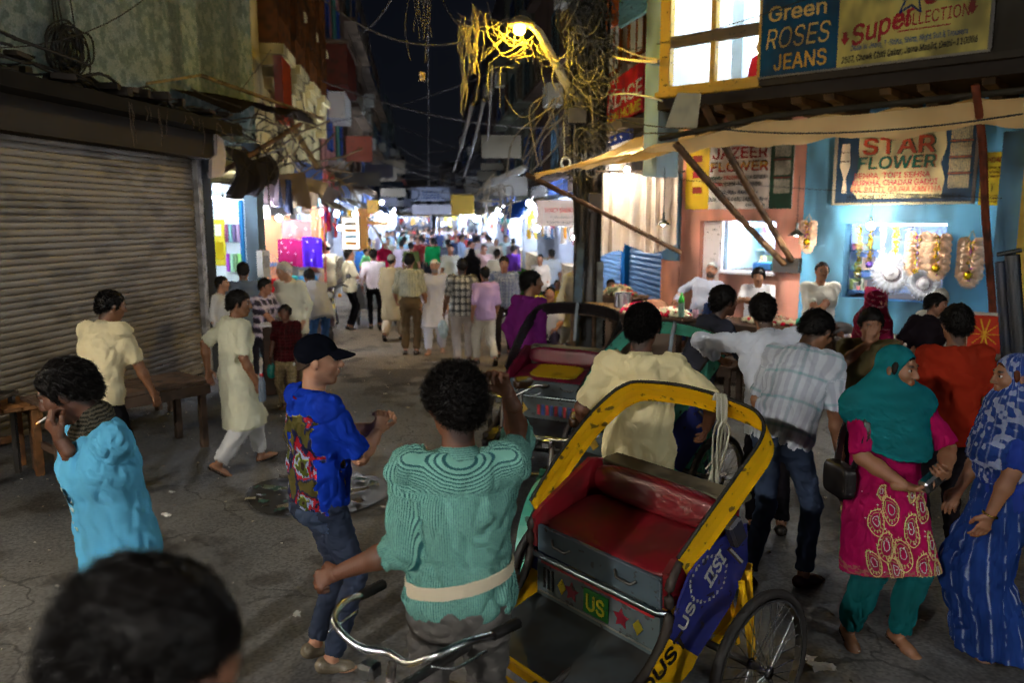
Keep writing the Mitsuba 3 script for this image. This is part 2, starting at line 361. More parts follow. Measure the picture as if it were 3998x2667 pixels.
for k in range(12): LS.box(m, 5.5, 5.6, .9 + .5 * (k % 3), 1.2 + .5 * (k % 3), -.55 + .07 * (k // 3), -.5 + .07 * (k // 3), c(*rng.integers(70, 230, 3)))
LS.box(m, 5.54, 5.6, .2, 2.6, -.3, -.24, c(50, 110, 160)); put(t, 'side_goods', m, 'paper')
m = MB(); LS.box(m, 4.02, 5.6, 0.155, 0.98, -1.2, -0.7, c(215, 222, 222)); put(t, 'counter', m, 'paper')
m = MB()
for k in range(14): LS.box(m, 5.1 + .06 * (k % 7), 5.14 + .06 * (k % 7), 1.3 + .45 * (k // 7), 1.3 + .45 * (k // 7) + .3, -1.89, -1.7, c(*rng.integers(90, 240, 3)))
put(t, 'goods', m, 'paper')
t = thing('shop_post', 'blue grey post with a meter box between the two lit shops at left', 'post')
m = MB(); LS.box(m, 5.12, 5.36, 0, 3.5, 0.02, 0.24, c(92, 104, 112)); put(t, 'post', m, 'plaster')
m = MB(); LS.box(m, 4.98, 5.24, 1.35, 1.78, 0.26, 0.36, c(176, 170, 160)); LS.box(m, 5.03, 5.19, 1.5, 1.7, 0.36, 0.372, c(140, 136, 128)); put(t, 'meter_box', m, 'paint')

# ---- buildings along the left side of the street
def window(b, fac, s0, s1, z0, z1, d, frame, pane, mat='wood', bars=2, label=None):
    k = None
    m = MB(); w = 0.06
    fac.box(m, s0, s0 + w, z0, z1, d - .02, d + .05, frame); fac.box(m, s1 - w, s1, z0, z1, d - .02, d + .05, frame)
    fac.box(m, s0 + w, s1 - w, z1 - w, z1, d - .02, d + .048, frame); fac.box(m, s0 + w, s1 - w, z0, z0 + w, d - .02, d + .048, frame)
    for q in range(1, bars):
        s = s0 + (s1 - s0) * q / bars; fac.box(m, s - .02, s + .02, z0 + w, z1 - w, d - .015, d + .03, frame)
    k = put(b, 'window', m, mat, label=label)
    m = MB(); fac.box(m, s0 + w, s1 - w, z0 + w, z1 - w, d - .03, d + .006, pane); put(k, 'pane', m, 'plastic')
    return k

CREAM = c(214, 200, 150); BROWN = c(104, 62, 28)
b = thing('cream_building', 'cream building with brown wooden bay windows and stepped corbels, left side', 'building')
m = MB(); LL.box(m, 0.0, 9.0, 3.1, 12.5, -4, 0, CREAM); put(b, 'wall', m, 'plaster')
for k, s in enumerate((0.9, 2.9, 4.9, 6.9)):
    z0 = 5.35
    m = MB(); LL.box(m, s - .1, s + 1.25, z0, z0 + 3.4, 0.002, .34, BROWN)
    for q in range(4): LL.box(m, s - .06 + .33 * q, s + .16 + .33 * q, z0 + .5, z0 + 1.6, .341, .37, BROWN * (.6 + .2 * (q % 2))); LL.box(m, s - .06 + .33 * q, s + .16 + .33 * q, z0 + 1.8, z0 + 3.1, .341, .37, BROWN * 1.25)
    w = put(b, 'bay_window', m, 'wood')
    m = MB(); LL.box(m, s + 1.3, s + 1.62, z0 - .9, z0 + 3.8, .003, .26, CREAM * 1.05); LL.box(m, s + 1.26, s + 1.66, z0 + 1.2, z0 + 1.36, .262, .36, CREAM); put(b, 'pillar', m, 'plaster')
    m = MB()
    for q in range(4): LL.box(m, s - .1 + .1 * q, s + 1.25 - .1 * q, z0 - .18 * (q + 1), z0 - .18 * q - .003, .002, .42 - .085 * q, CREAM)
    put(b, 'corbel', m, 'plaster')
    m = MB(); A, Bq = LL.P(s - .15, z0 + 3.45, .35), LL.P(s + 1.3, z0 + 3.45, .35); A2, B2 = LL.P(s - .15, z0 + 3.2, .95), LL.P(s + 1.3, z0 + 3.2, .95)
    dn = np.array([0, 0, -.03]); m.hexa([A2 + dn, B2 + dn, Bq + dn, A + dn, A2, B2, Bq, A], c(110, 120, 112)); put(b, 'window_awning', m, 'iron')
m = MB(); LL.box(m, 0.05, 1.0, 3.95, 5.0, .36, .5, c(120, 48, 26)); put(b, 'red_panel', m, 'paint', label='dark red metal panel')
b = thing('pink_building', 'narrow pink building with blue window shutters beyond the cream building', 'building')
m = MB(); LL.box(m, 9.05, 15.5, 3.0, 13.0, -4, 0.05, c(196, 138, 124)); put(b, 'wall', m, 'plaster')
for s, z in ((10.2, 4.3), (13.2, 4.0), (10.2, 7.2), (13.4, 7.4)):
    window(b, LL, s, s + 1.1, z, z + 1.7, 0.1, c(36, 66, 130), c(44, 76, 150), 'paint')
m = MB(); LL.box(m, 9.3, 12.4, 6.0, 7.1, .052, .8, c(88, 40, 30)); LL.box(m, 9.2, 12.5, 7.1, 7.2, .05, .85, c(100, 84, 70)); put(b, 'balcony', m, 'wood')
m = MB(); m.tube([LL.P(12.8, 3.2, .12), LL.P(12.8, 12.5, .12)], .07, c(70, 130, 116), 8); put(b, 'drain_pipe', m, 'paint', True)
t = thing('sign_board', 'blank white sign box under the brown balcony at left', 'sign')
m = MB(); LL.box(m, 10.2, 12.3, 5.2, 5.95, .06, .62, c(200, 200, 196)); put(t, 'panel', m, 'paint')
t = thing('air_conditioner', 'white air conditioner box on the pink wall at left', 'air conditioner')
m = MB(); LL.box(m, 10.4, 11.3, 3.3, 4.0, .06, .55, c(180, 176, 165)); put(t, 'case', m, 'paint')
m = MB(); LL.box(m, 10.45, 11.25, 3.34, 3.96, .551, .56, c(50, 50, 48))
for k in range(9): LL.box(m, 10.48, 11.22, 3.38 + k * .065, 3.4 + k * .065, .562, .575, c(150, 150, 140))
put(t, 'grille', m, 'iron')
t = thing('leaning_board', 'long tan board leaning out above the left awnings', 'board')
A = np.array([-3.72, 15.6, 3.25]); Bq = np.array([-4.45, 15.2, 4.65])
m = MB(); m.beam(A, Bq, .7, .05, c(150, 122, 78), up=(0.9, 0.1, 0.5)); put(t, 'board', m, 'wood')

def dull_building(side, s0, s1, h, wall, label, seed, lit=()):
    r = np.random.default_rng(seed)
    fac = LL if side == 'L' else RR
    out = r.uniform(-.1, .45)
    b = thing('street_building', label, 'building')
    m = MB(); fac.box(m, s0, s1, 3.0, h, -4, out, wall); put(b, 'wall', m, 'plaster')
    n = max(1, int((s1 - s0) / 2.3)); zz = 3.7
    fl = 0
    while zz + 1.8 < h:
        m = MB(); fac.box(m, s0 - .02, s1 + .02, zz - .35, zz - .22, out + .002, out + .3 + .3 * r.random(), wall * .8); put(b, 'ledge', m, 'plaster')
        for q in range(n):
            s = s0 + (q + .5) * (s1 - s0) / n
            fr = [c(70, 50, 36), c(60, 84, 92), c(120, 112, 96), c(40, 60, 100)][r.integers(4)]
            window(b, fac, s - .5, s + .5, zz, zz + 1.5, out + .04, fr, c(22, 24, 30) if r.random() < .7 else c(60, 80, 100))
        zz += 2.9; fl += 1
    m = MB(); fac.box(m, s0, s1, h, h + .7, out - .15, out, wall * .9); put(b, 'parapet', m, 'plaster')
    for q in range(2):
        s = r.uniform(s0 + .5, s1 - .5); z = r.uniform(4.5, h - 1)
        m = MB(); fac.box(m, s - .4, s + .4, z, z + .55, out + .06, out + .5, c(140, 138, 130)); put(b, 'cooler_box', m, 'paint')
    return b
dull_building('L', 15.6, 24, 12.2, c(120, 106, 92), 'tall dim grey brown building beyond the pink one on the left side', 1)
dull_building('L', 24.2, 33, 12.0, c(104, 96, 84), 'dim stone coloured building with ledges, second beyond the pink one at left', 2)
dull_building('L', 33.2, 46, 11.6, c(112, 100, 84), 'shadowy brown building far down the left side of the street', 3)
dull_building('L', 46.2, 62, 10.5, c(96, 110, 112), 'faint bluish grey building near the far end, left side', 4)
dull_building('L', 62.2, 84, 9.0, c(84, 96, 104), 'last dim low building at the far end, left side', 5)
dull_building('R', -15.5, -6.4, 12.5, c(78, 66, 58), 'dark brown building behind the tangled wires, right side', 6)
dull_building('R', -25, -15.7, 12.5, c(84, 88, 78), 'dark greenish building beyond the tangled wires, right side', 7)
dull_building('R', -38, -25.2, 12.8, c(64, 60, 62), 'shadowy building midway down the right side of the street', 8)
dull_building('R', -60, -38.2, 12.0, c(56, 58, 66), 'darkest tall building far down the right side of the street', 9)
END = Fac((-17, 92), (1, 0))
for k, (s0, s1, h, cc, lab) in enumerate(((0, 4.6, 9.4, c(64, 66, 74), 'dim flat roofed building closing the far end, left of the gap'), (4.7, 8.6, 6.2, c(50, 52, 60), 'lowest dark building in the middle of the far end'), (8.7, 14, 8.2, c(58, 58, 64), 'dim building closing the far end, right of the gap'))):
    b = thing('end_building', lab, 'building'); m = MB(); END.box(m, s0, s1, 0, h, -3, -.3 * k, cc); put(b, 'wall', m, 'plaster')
    for q in range(3):
        for z in (3.4, 6.0):
            if z + 1.6 < h: window(b, END, s0 + .5 + 1.3 * q, s0 + 1.3 + 1.3 * q, z, z + 1.4, .02 - .3 * k, c(80, 76, 70), c(30, 36, 48))
    m = MB(); END.box(m, s0 + .3, s1 - .3, h, h + .5, -2, -.32 * k - .05, cc * .8); put(b, 'parapet', m, 'plaster')
# ---- lit shops of the two street sides, ground floor
def goods_mb(fac, s0, s1, z0, z1, d, r, n, pal):
    m = MB()
    for k in range(n):
        s = r.uniform(s0, s1 - .1); w = r.uniform(.12, .4); z = r.uniform(z0, z1 - .2); h = r.uniform(.2, .7)
        q = pal[r.integers(len(pal))]
        fac.box(m, s, min(s + w, s1), z, min(z + h, z1), d + .03 * r.random(), d + .06 + .12 * r.random(), q * r.uniform(.7, 1.1))
    return m
PALS = {'pale clothes': [c(225, 225, 220), c(200, 210, 225), c(235, 225, 200), c(180, 190, 200)], 'coloured cloth': [c(190, 50, 70), c(70, 60, 160), c(220, 140, 40), c(60, 130, 120), c(225, 210, 190)],
        'boxes': [c(200, 160, 90), c(220, 215, 205), c(170, 60, 50), c(90, 130, 170)], 'gold and glass': [c(225, 190, 90), c(230, 230, 230), c(210, 170, 60), c(120, 150, 170)]}
def market_shop(side, s0, s1, seed, goods, label, L, light='tube', awn=None, col=(0.8, 0.95, 1.2), weight=1.0):
    r = np.random.default_rng(seed); fac = side if isinstance(side, Fac) else LL if side == 'L' else RR
    t = thing('market_shop', label, 'shop', None)
    shop_room(t, fac, s0 + .12, s1 - .12, 0.25, 2.9, 1.6, c(150, 156, 165))
    put(t, 'goods', goods_mb(fac, s0 + .2, s1 - .2, .5, 2.6, -1.55, r, 90, PALS[goods]), 'paper')
    put(t, 'hanging_goods', goods_mb(fac, s0 + .15, s1 - .15, 1.5, 2.75, -.15, r, 20, PALS[goods]), 'paper')
    m = MB(); fac.box(m, s0 + .2, s1 - .2, .254, .95, -.55, -.05, c(170, 150, 120)); put(t, 'counter', m, 'wood')
    if light == 'tube': tube_light(t, fac.P(s0 + .35, 2.72, -.35), fac.P(s1 - .35, 2.72, -.35), L, .03, col, weight)
    else:
        for q in range(2): bulb(t, fac.P(s0 + (.3 + .4 * q) * (s1 - s0), 2.45, .25), L, .07, col, weight)
    m = MB(); fac.box(m, s0 + .05, s1 - .05, 2.98, 3.55, -.1, .2 + .2 * r.random(), [c(90, 96, 110), c(150, 60, 50), c(190, 190, 185), c(60, 80, 130)][r.integers(4)]); put(t, 'sign_panel', m, 'paint')
    z = 3.0; o = r.uniform(.8, 1.4); a, b2, c2, d2 = fac.P(s0, z, .2), fac.P(s1, z, .2), fac.P(s1, z - .35 - .2 * r.random(), o), fac.P(s0, z - .35 - .2 * r.random(), o)
    dn = np.array([0, 0, -.03])
    m = MB(); m.hexa([d2 + dn, c2 + dn, b2 + dn, a + dn, d2, c2, b2, a], awn if awn is not None else [c(120, 104, 80), c(50, 60, 90), c(90, 96, 100), c(150, 140, 120)][r.integers(4)]); put(t, 'awning', m, 'cloth')
    return t
kinds = list(PALS)
for k, (s0, s1) in enumerate(((4.2, 7.6), (7.9, 11.2), (11.5, 15.4), (15.8, 20), (20.3, 25), (25.4, 31), (31.5, 38), (38.5, 48), (48.5, 62))):
    market_shop('L', s0, s1, 30 + k, kinds[k % 4], ['lit shop with black panel behind the parked motorbike', 'lit shop of hanging goods beyond the motorbike, left side', 'bright shop beside the yellow steel post, left side', 'fourth lit shop from the motorbike, left side', 'fifth lit shop from the motorbike, left side',
        'sixth lit shop from the motorbike, left side', 'small lit shop front far down the left side', 'glow of a distant shop, left side near the end', 'last glimmer of shops at the left end of the street'][k], 34 + 10 * k, 'tube' if k % 3 else 'bulb', weight=1.0)
for k, (s0, s1) in enumerate(((-11.8, -9.0), (-15.4, -12.2), (-20, -15.9), (-25, -20.3), (-31, -25.4), (-38, -31.5), (-48, -38.5), (-60, -48.5))):
    market_shop('R', s0, s1, 60 + k, kinds[(k + 1) % 4], ['bright white shop doorway under the embroidery sign', 'dazzling clothes shop under the blue tarp, right side', 'third lit shop beyond the wire pole, right side', 'fourth lit shop beyond the wire pole, right side', 'fifth lit shop beyond the wire pole, right side',
        'small lit shop front far down the right side', 'glow of a distant shop, right side near the end', 'last glimmer of shops at the right end of the street'][k], 48 + 10 * k, 'tube' if k % 3 != 1 else 'bulb', weight=1.2)

for k, (sd, s0, s1, lab) in enumerate((('L', 62.5, 76, 'tiny lit shop strip past the last left side glimmer'), ('R', -76, -60.5, 'tiny lit shop strip past the last right side glimmer'), (Fac((-13.5, 91.2), (1, 0)), 0, 4.5, 'lit shop facing viewer at the far end, left'), (Fac((-13.5, 91.2), (1, 0)), 4.8, 9.5, 'lit shop facing viewer at the far end, right'))):
    market_shop(sd, s0, s1, 90 + k, kinds[k], lab, 170, 'tube', weight=1.0)

# boards, tarps and boxes hanging out over the street, both sides
r = np.random.default_rng(909)
for k in range(40):
    sd = k % 2; fac = LL if sd else RR; q = r.uniform(5, 58); ss_ = q if sd else -q - 6; z = r.uniform(2.9, 4.6); o = r.uniform(.3, 1.2); w_, h_ = r.uniform(.4, 1.3), r.uniform(.25, .7)
    m = MB(); fac.box(m, ss_, ss_ + .06, z, z + h_, o, o + w_, [c(150, 150, 150), c(60, 70, 100), c(150, 60, 50), c(90, 84, 70), c(40, 44, 50), c(120, 110, 90)][r.integers(6)] * r.uniform(.5, 1)); k_ = put(None, 'hanging_board', m, 'paint'); tag(k_, 'small shop board jutting out over the ' + ('left' if sd else 'right') + ' side of the far street', 'sign', 'boards jutting over the street, ' + ('left' if sd else 'right'))
for k in range(16):
    y = 20 + 3 * k + r.uniform(-1, 1); xl, xr = -4.3 - .112 * (y - 13.8), 2.6 - .112 * (y - 12.85); z0, z1 = r.uniform(3.2, 7), r.uniform(3.2, 7); t_ = np.linspace(0, 1, 16)[:, None]
    p = np.array([xl, y, z0]) * (1 - t_) + np.array([xr, y + r.uniform(-4, 4), z1]) * t_; p[:, 2] -= (r.uniform(.6, 1.6) * t_ * (1 - t_))[:, 0]; m = MB(); m.tube(p, r.uniform(.008, .02), c(70, 68, 66) * r.uniform(.4, 1.4), 4); k_ = put(None, 'span_cable', m, 'rubber', True); tag(k_, 'cable spanning the far street between the house fronts', 'wire', 'cables spanning the far street')
# ================================================================ right: flower shops, overhanging first floor, signs, awning
OO = Fac((1.771, 11.814), (0.745, -0.668))      # face of the overhanging floor
PINK, SKYB = c(226, 160, 136), c(108, 176, 212)
b = thing('pink_flower_shop', 'pink plastered flower shop with a white door and bright serving hatch', 'shop')
m = MB(); W = WW
for s0, s1, z0, z1 in ((0.0, .34, 0, 2.26), (.34, 1.57, 2.26, 3.9), (0, .34, 2.26, 3.9), (1.57, 1.968, 0, 3.9), (.69, 1.57, 0, 1.5), (.34, .69, 0, .78)): W.box(m, s0, s1, z0, z1, -.25, 0, PINK)
put(b, 'wall', m, 'plaster')
m = MB(); v = []; P0 = W.P(0, 0, 0)
aa = np.linspace(0, math.pi / 2, 9)
for z in (0.0, 1.62):
    for a in aa: v.append(W.P(-.62 * math.sin(a), z, -.62 + .62 * math.cos(a) ))
m.add(v, [[q, q + 1, q + 10, q + 9] for q in range(8)], PINK); put(b, 'rounded_wall', m, 'plaster', True)
m = MB(); W.box(m, .35, .67, .8, 2.25, -.16, -.1, c(225, 218, 216)); W.box(m, .38, .64, 1.0, 1.5, -.1, -.085, c(205, 196, 196)); W.box(m, .38, .64, 1.6, 2.1, -.1, -.085, c(232, 226, 224)); put(b, 'door', m, 'paint')
shop_room(b, W, .69, 1.57, 1.5, 2.3, 1.6, c(205, 225, 232), front=-.26)
tube_light(b, W.P(.75, 2.2, -.5), W.P(1.5, 2.2, -.5), 34, .02)
m = MB(); r = np.random.default_rng(5)
for k in range(3): W.box(m, .72, 1.55, 1.52 + .26 * k, 1.535 + .26 * k, -1.55, -1.2, c(210, 230, 235))
for k in range(40):
    s, z = r.uniform(.74, 1.5), 1.535 + .26 * r.integers(3); W.box(m, s, s + .07, z, z + r.uniform(.06, .2), -1.5, -1.25, c(*r.integers(120, 245, 3)))
for k in range(7): m.ball(W.P(1.0 + .3 * r.random(), 1.75 + .4 * r.random(), -1.05), .11, c(215, 232, 238), 1)
W.box(m, 1.42, 1.56, 1.52, 1.72, -.6, -.3, c(226, 214, 90)); W.box(m, 1.1, 1.38, 1.52, 1.62, -.7, -.3, c(70, 120, 180))
put(b, 'hatch_goods', m, 'paper')
m = MB(); W.box(m, .66, 1.6, 1.46, 1.5, -.26, .06, c(230, 226, 222)); put(b, 'hatch_sill', m, 'paint')
b2 = thing('blue_flower_shop', 'sky blue flower shop hung with garlands, lit by a bare bulb', 'shop')
m = MB()
for s0, s1, z0, z1 in ((1.972, 2.57, 0, 3.9), (2.57, 3.84, 2.23, 3.9), (3.84, 4.7, 0, 3.9), (2.57, 3.84, 0, 1.2)): W.box(m, s0, s1, z0, z1, -.25, 0.003, SKYB)
put(b2, 'wall', m, 'plaster')
shop_room(b2, W, 2.57, 3.84, 1.2, 2.3, 1.3, c(190, 215, 240), front=-.26)
tube_light(b2, W.P(2.7, 2.22, -.6), W.P(3.7, 2.22, -.6), 7, .02)
m = MB()
for k in range(3):
    W.box(m, 2.58, 2.86, 1.28 + .28 * k, 1.3 + .28 * k, -.8, -.2, c(70, 120, 170))
    for q in range(5): W.box(m, 2.59 + .05 * q, 2.63 + .05 * q, 1.3 + .28 * k, 1.34 + .28 * k + .15 * r.random(), -.7, -.25, c(*r.integers(150, 240, 3)))
put(b2, 'shelf', m, 'paper')
m = MB(); W.box(m, 2.9, 3.2, 1.0, 1.38, .02, .05, c(120, 36, 60)); W.box(m, 2.96, 3.14, 1.08, 1.3, .051, .06, c(196, 160, 60)); W.box(m, 3.02, 3.1, 1.05, 1.34, .061, .07, c(150, 50, 120)); put(None, 'small_poster', m, 'paper'); tag('small_poster', 'small maroon poster with gold burst, below the blue shop opening', 'poster')
m = MB(); W.box(m, 1.6, 1.99, 1.52, 1.73, .01, .12, c(48, 40, 34)); put(b, 'strut_bracket', m, 'iron')
b3 = thing('shop_plinth', 'raised plinth in front of pink and blue flower shops where men sit', 'platform')
m = MB(); W.box(m, -.7, 4.6, 0, .72, .01, 1.05, c(150, 132, 118)); put(b3, 'base', m, 'plaster')
m = MB(); W.box(m, -.72, 4.6, .724, .76, .01, 1.1, c(120, 112, 108)); put(b3, 'top_slab', m, 'plaster')

# signs over the shops
S1 = thing('flower_sign', 'painted flower shop sign with yellow and green ends on pink wall', 'sign')
m = MB(); W.box(m, .08, 1.8, 2.44, 3.5, .004, .035, c(226, 220, 214)); put(S1, 'board', m, 'sign')
m = MB(); W.box(m, .08, .48, 2.44, 3.5, .036, .039, c(222, 186, 40)); put(S1, 'yellow_panel', m, 'sign')
m = MB(); W.box(m, 1.46, 1.8, 2.44, 3.5, .036, .039, c(40, 74, 56)); put(S1, 'green_panel', m, 'sign')
m = MB()
for k in range(5): W.box(m, .2, .36, 2.68 + .12 * k, 2.78 + .12 * k, .0395, .042, (c(150, 50, 40), c(226, 200, 90), c(170, 40, 50), c(200, 160, 60), c(150, 40, 40))[k])
for k in range(3):
    for q in range(12): W.box(m, 1.525 + .02 * q, 1.54 + .02 * q, 2.66 + .26 * k, 2.86 + .26 * k, .0395, .042, c(190, 186, 170))
    W.box(m, 1.51, 1.77, 2.875 + .26 * k, 2.89 + .26 * k, .0395, .042, c(140, 50, 50))
put(S1, 'painted_garlands', m, 'sign')
m = MB()
text(m, W, 'JAZEER', .53, 3.19, .0395, .16, c(150, 44, 44), .88, True)
text(m, W, 'FLOWER', .51, 3.0, .0395, .14, c(30, 46, 40), .92, True); text(m, W, 'FLOWER', .51, 3.005, .044, .125, c(196, 60, 50), .915, False)
text(m, W, 'FLOWER', .51, 3.055, .048, .07, c(226, 180, 60), .915, False)
text(m, W, '•SEHRA•', .50, 2.88, .0395, .055, c(30, 90, 80), .2, True); text(m, W, 'TOPI SEHRA', .72, 2.88, .0395, .055, c(200, 70, 60), .28, True); text(m, W, 'MALA SEHRA•', 1.01, 2.88, .0395, .055, c(30, 50, 60), .42, True)
text(m, W, 'CHADAR•', .52, 2.78, .0395, .055, c(200, 70, 60), .2, True); text(m, W, 'GADDI• FUL BAHARM•', .74, 2.785, .0395, .055, c(30, 50, 60), .6, True)
text(m, W, 'GAJRA• KANTHA•', .68, 2.66, .0395, .06, c(40, 60, 90), .6, True)
text(m, W, '2508, CHOWK CHITLI QABAR, Delhi-6', .49, 2.56, .0395, .055, c(30, 40, 40), .95, True)
text(m, W, 'Ph: 23 28', 1.1, 2.48, .0395, .035, c(40, 50, 50), .3, True)
put(S1, 'lettering', m, 'sign')
S2 = thing('star_flower_sign', 'dark blue star flower sign with painted garlands on blue wall', 'sign')
m = MB(); W.box(m, 2.4, 4.12, 2.5, 3.55, .008, .045, c(46, 66, 88)); put(S2, 'board', m, 'sign')
m = MB(); W.box(m, 2.38, 2.42, 2.48, 3.55, .046, .06, c(150, 140, 120)); W.box(m, 4.1, 4.14, 2.48, 3.55, .046, .06, c(60, 50, 44)); W.box(m, 2.42, 4.1, 2.48, 2.51, .046, .058, c(150, 136, 110)); put(S2, 'frame', m, 'paint')
m = MB(); poly(m, W, [(2.72, 2.56), (3.75, 2.56), (3.78, 2.8), (3.72, 3.0), (3.78, 3.2), (3.74, 3.5), (2.7, 3.5), (2.7, 3.2), (2.74, 3.0), (2.62, 2.7)], .046, c(206, 186, 140)); put(S2, 'cream_field', m, 'sign')
m = MB()
text(m, W, 'STAR', 2.76, 3.14, .051, .21, c(40, 90, 70), .9, True); text(m, W, 'STAR', 2.755, 3.145, .055, .205, c(196, 74, 44), .885, True)
text(m, W, 'FLOWER', 2.7, 2.95, .051, .16, c(190, 90, 50), .97, True, .1); text(m, W, 'FLOWER', 2.7, 2.955, .055, .15, c(24, 100, 80), .955, True, .1)
text(m, W, 'SEHRA, TOPI SEHRA', 2.66, 2.83, .051, .07, c(196, 74, 70), .95, True); text(m, W, 'BURKHA, CHADAR GADDI', 2.65, 2.735, .051, .07, c(190, 64, 70), 1.05, True)
text(m, W, 'FUL BATTI, GAJRA KANTHA', 2.63, 2.645, .051, .07, c(206, 100, 70), 1.12, True); text(m, W, '2508, CHOWK CHITLI QABAR JAMA MASJID DELHI-6', 2.58, 2.55, .051, .06, c(30, 34, 40), 1.4, True)
put(S2, 'lettering', m, 'sign')
m = MB(); poly(m, W, [(2.48, 3.3), (2.58, 3.3), (2.6, 3.0), (2.55, 2.84), (2.57, 2.64), (2.5, 2.64), (2.52, 2.84), (2.46, 3.0)], .046, c(226, 206, 170))
for z in (3.18, 3.06): W.box(m, 2.465, 2.595, z, z + .012, .051, .054, c(90, 50, 40))
for k in range(4):
    for q in range(11): W.box(m, 3.82 + .022 * q, 3.833 + .022 * q, 2.68 + .2 * k, 2.84 + .2 * k, .046, .05, c(200, 180, 140))
    W.box(m, 3.81, 4.07, 2.855 + .2 * k, 2.87 + .2 * k, .046, .05, c(170, 90, 60))
put(S2, 'painted_garlands', m, 'sign')
S3 = thing('yellow_poster', 'yellow paper notice with drawings and small print at right of the star sign', 'poster')
m = MB(); W.box(m, 4.17, 4.62, 2.46, 3.1, .008, .016, c(226, 196, 44)); put(S3, 'sheet', m, 'sign')
m = MB(); text(m, W, 'CHOWDHARY', 4.2, 2.98, .017, .06, c(150, 60, 30), .38, True)
for k, w_ in enumerate((.3, .36, .28)): text(m, W, 'band baja tent house', 4.21, 2.9 - .05 * k, .017, .03, c(110, 60, 30), w_)
for k in range(5): m.ball(W.P(4.23 + .08 * k, 2.7 + .02 * (k % 2), .018), (.022, .022, .003), c(60, 50, 30), 1); W.box(m, 4.225 + .08 * k, 4.235 + .08 * k, 2.63, 2.7, .017, .02, c(60, 50, 30))
for k in range(3): W.box(m, 4.2, 4.56, 2.5 + .035 * k, 2.51 + .035 * k, .017, .02, c(120, 80, 30))
put(S3, 'print', m, 'sign')

# overhanging first floor with lit window, big cloth sign, wooden brackets
b = thing('overhanging_house', 'house with an overhanging first floor on carved brackets above flower shops', 'building')
m = MB(); OO.box(m, .38, 6.5, 3.8, 3.95, -1.6, .02, c(46, 40, 34)); put(b, 'floor_beam', m, 'wood')
m = MB(); OO.box(m, .38, 1.9, 3.955, 4.03, -.1, .1, c(206, 170, 70)); put(b, 'sill', m, 'paint', label='yellow painted window sill'); m = MB(); OO.box(m, 1.905, 6.5, 3.955, 4.03, -.1, .09, c(60, 54, 46)); put(b, 'sill', m, 'wood')
m = MB(); OO.box(m, 1.92, 6.5, 4.031, 7.5, -.15, 0.0, c(96, 92, 84)); OO.box(m, .3, 6.5, 7.2, 7.5, -4, -.151, c(70, 66, 60)); put(b, 'upper_wall', m, 'plaster')
m = MB(); WW.box(m, -.02, 5.6, 3.905, 7.4, -3, -1.9, c(90, 80, 70)); WW.box(m, 4.71, 7.5, 0, 3.9, -3, .5, c(214, 186, 92)); put(b, 'rear_wall', m, 'plaster', label='yellow wall at the right edge')
m = MB(); WW.box(m, 4.46, 4.7, 0, 3.3, .02, .42, c(110, 160, 200)); put(b, 'blue_pilaster', m, 'plaster', label='pale blue pilaster')
m = MB(); OO.box(m, .14, .37, 2.9, 7.5, -.6, -.02, c(156, 184, 202)); put(b, 'corner_column', m, 'plaster', label='pale blue grey corner column')
win = b + '__window'; labels[win] = {'label': 'brightly lit first floor window with yellow frame'}
FRM = c(206, 170, 70)
for s0, s1, z0, z1 in ((.4, .56, 4.035, 7.2), (1.17, 1.24, 4.1, 4.62), (1.17, 1.24, 4.76, 7.1), (1.84, 1.915, 4.035, 7.2)):
    m = MB(); OO.box(m, s0, s1, z0, z1, -.08, .03, FRM); put(win, 'post', m, 'paint')
for z0, z1 in ((4.035, 4.1), (4.62, 4.76)):
    m = MB(); OO.box(m, .565, 1.835, z0, z1, -.08, .024, FRM if z0 < 4.5 else c(110, 96, 80)); put(win, 'rail', m, 'paint')
for s0, s1, z0, z1 in ((.57, 1.165, 4.105, 4.615), (1.245, 1.835, 4.105, 4.615), (.57, 1.165, 4.765, 7.1), (1.245, 1.835, 4.765, 7.1)):
    m = MB(); v = [OO.P(s0, z0, -.03), OO.P(s1, z0, -.03), OO.P(s1, z1, -.03), OO.P(s0, z1, -.03)]; m.add(v, [[0, 1, 2, 3]], (1, 1, 1)); put(win, 'pane', m, 'pane_glass')
rm = b + '__lit_room'
m = MB(); OO.box(m, .3, 2.6, 4.0, 7.2, -1.75, -1.7, c(226, 230, 228)); OO.box(m, .36, .4, 4.0, 7.2, -1.7, -.1, c(226, 230, 228)); OO.box(m, 2.55, 2.6, 4.0, 7.2, -1.7, -.16, c(226, 230, 228)); OO.box(m, .4, 2.55, 7.1, 7.19, -1.7, -.1, c(226, 230, 228)); put(rm, 'room_wall', m, 'paper')
tube_light(rm, OO.P(.6, 5.9, -.9), OO.P(2.3, 5.9, -.9), 36, .03); tube_light(rm, OO.P(.6, 4.7, -1.5), OO.P(2.3, 4.7, -1.5), 14, .025)
m = MB(); OO.box(m, .95, 1.12, 4.05, 6.2, -1.4, -1.0, c(190, 210, 215)); put(rm, 'curtain', m, 'paper')
m = MB(); OO.box(m, 1.32, 1.42, 4.2, 4.55, -1.2, -1.15, c(200, 210, 220)); OO.box(m, 1.4, 1.8, 4.3, 4.36, -1.3, -.8, c(150, 140, 130)); put(rm, 'shelf', m, 'paper')
t = thing('display_dummy', 'red and white dressed shop dummy behind the lit first floor window', 'dummy')
m = MB(); m.tube([OO.P(1.62, 4.05, -.5), OO.P(1.62, 4.3, -.5), OO.P(1.62, 4.42, -.5), OO.P(1.62, 4.47, -.5)], [.16, .13, .1, .04], c(205, 40, 50), 10); put(t, 'red_dress', m, 'cloth', True)
m = MB(); m.tube([OO.P(1.74, 4.05, -.4), OO.P(1.73, 4.3, -.4), OO.P(1.7, 4.5, -.42)], [.11, .08, .04], c(225, 225, 222), 10); put(t, 'white_shawl', m, 'cloth', True)
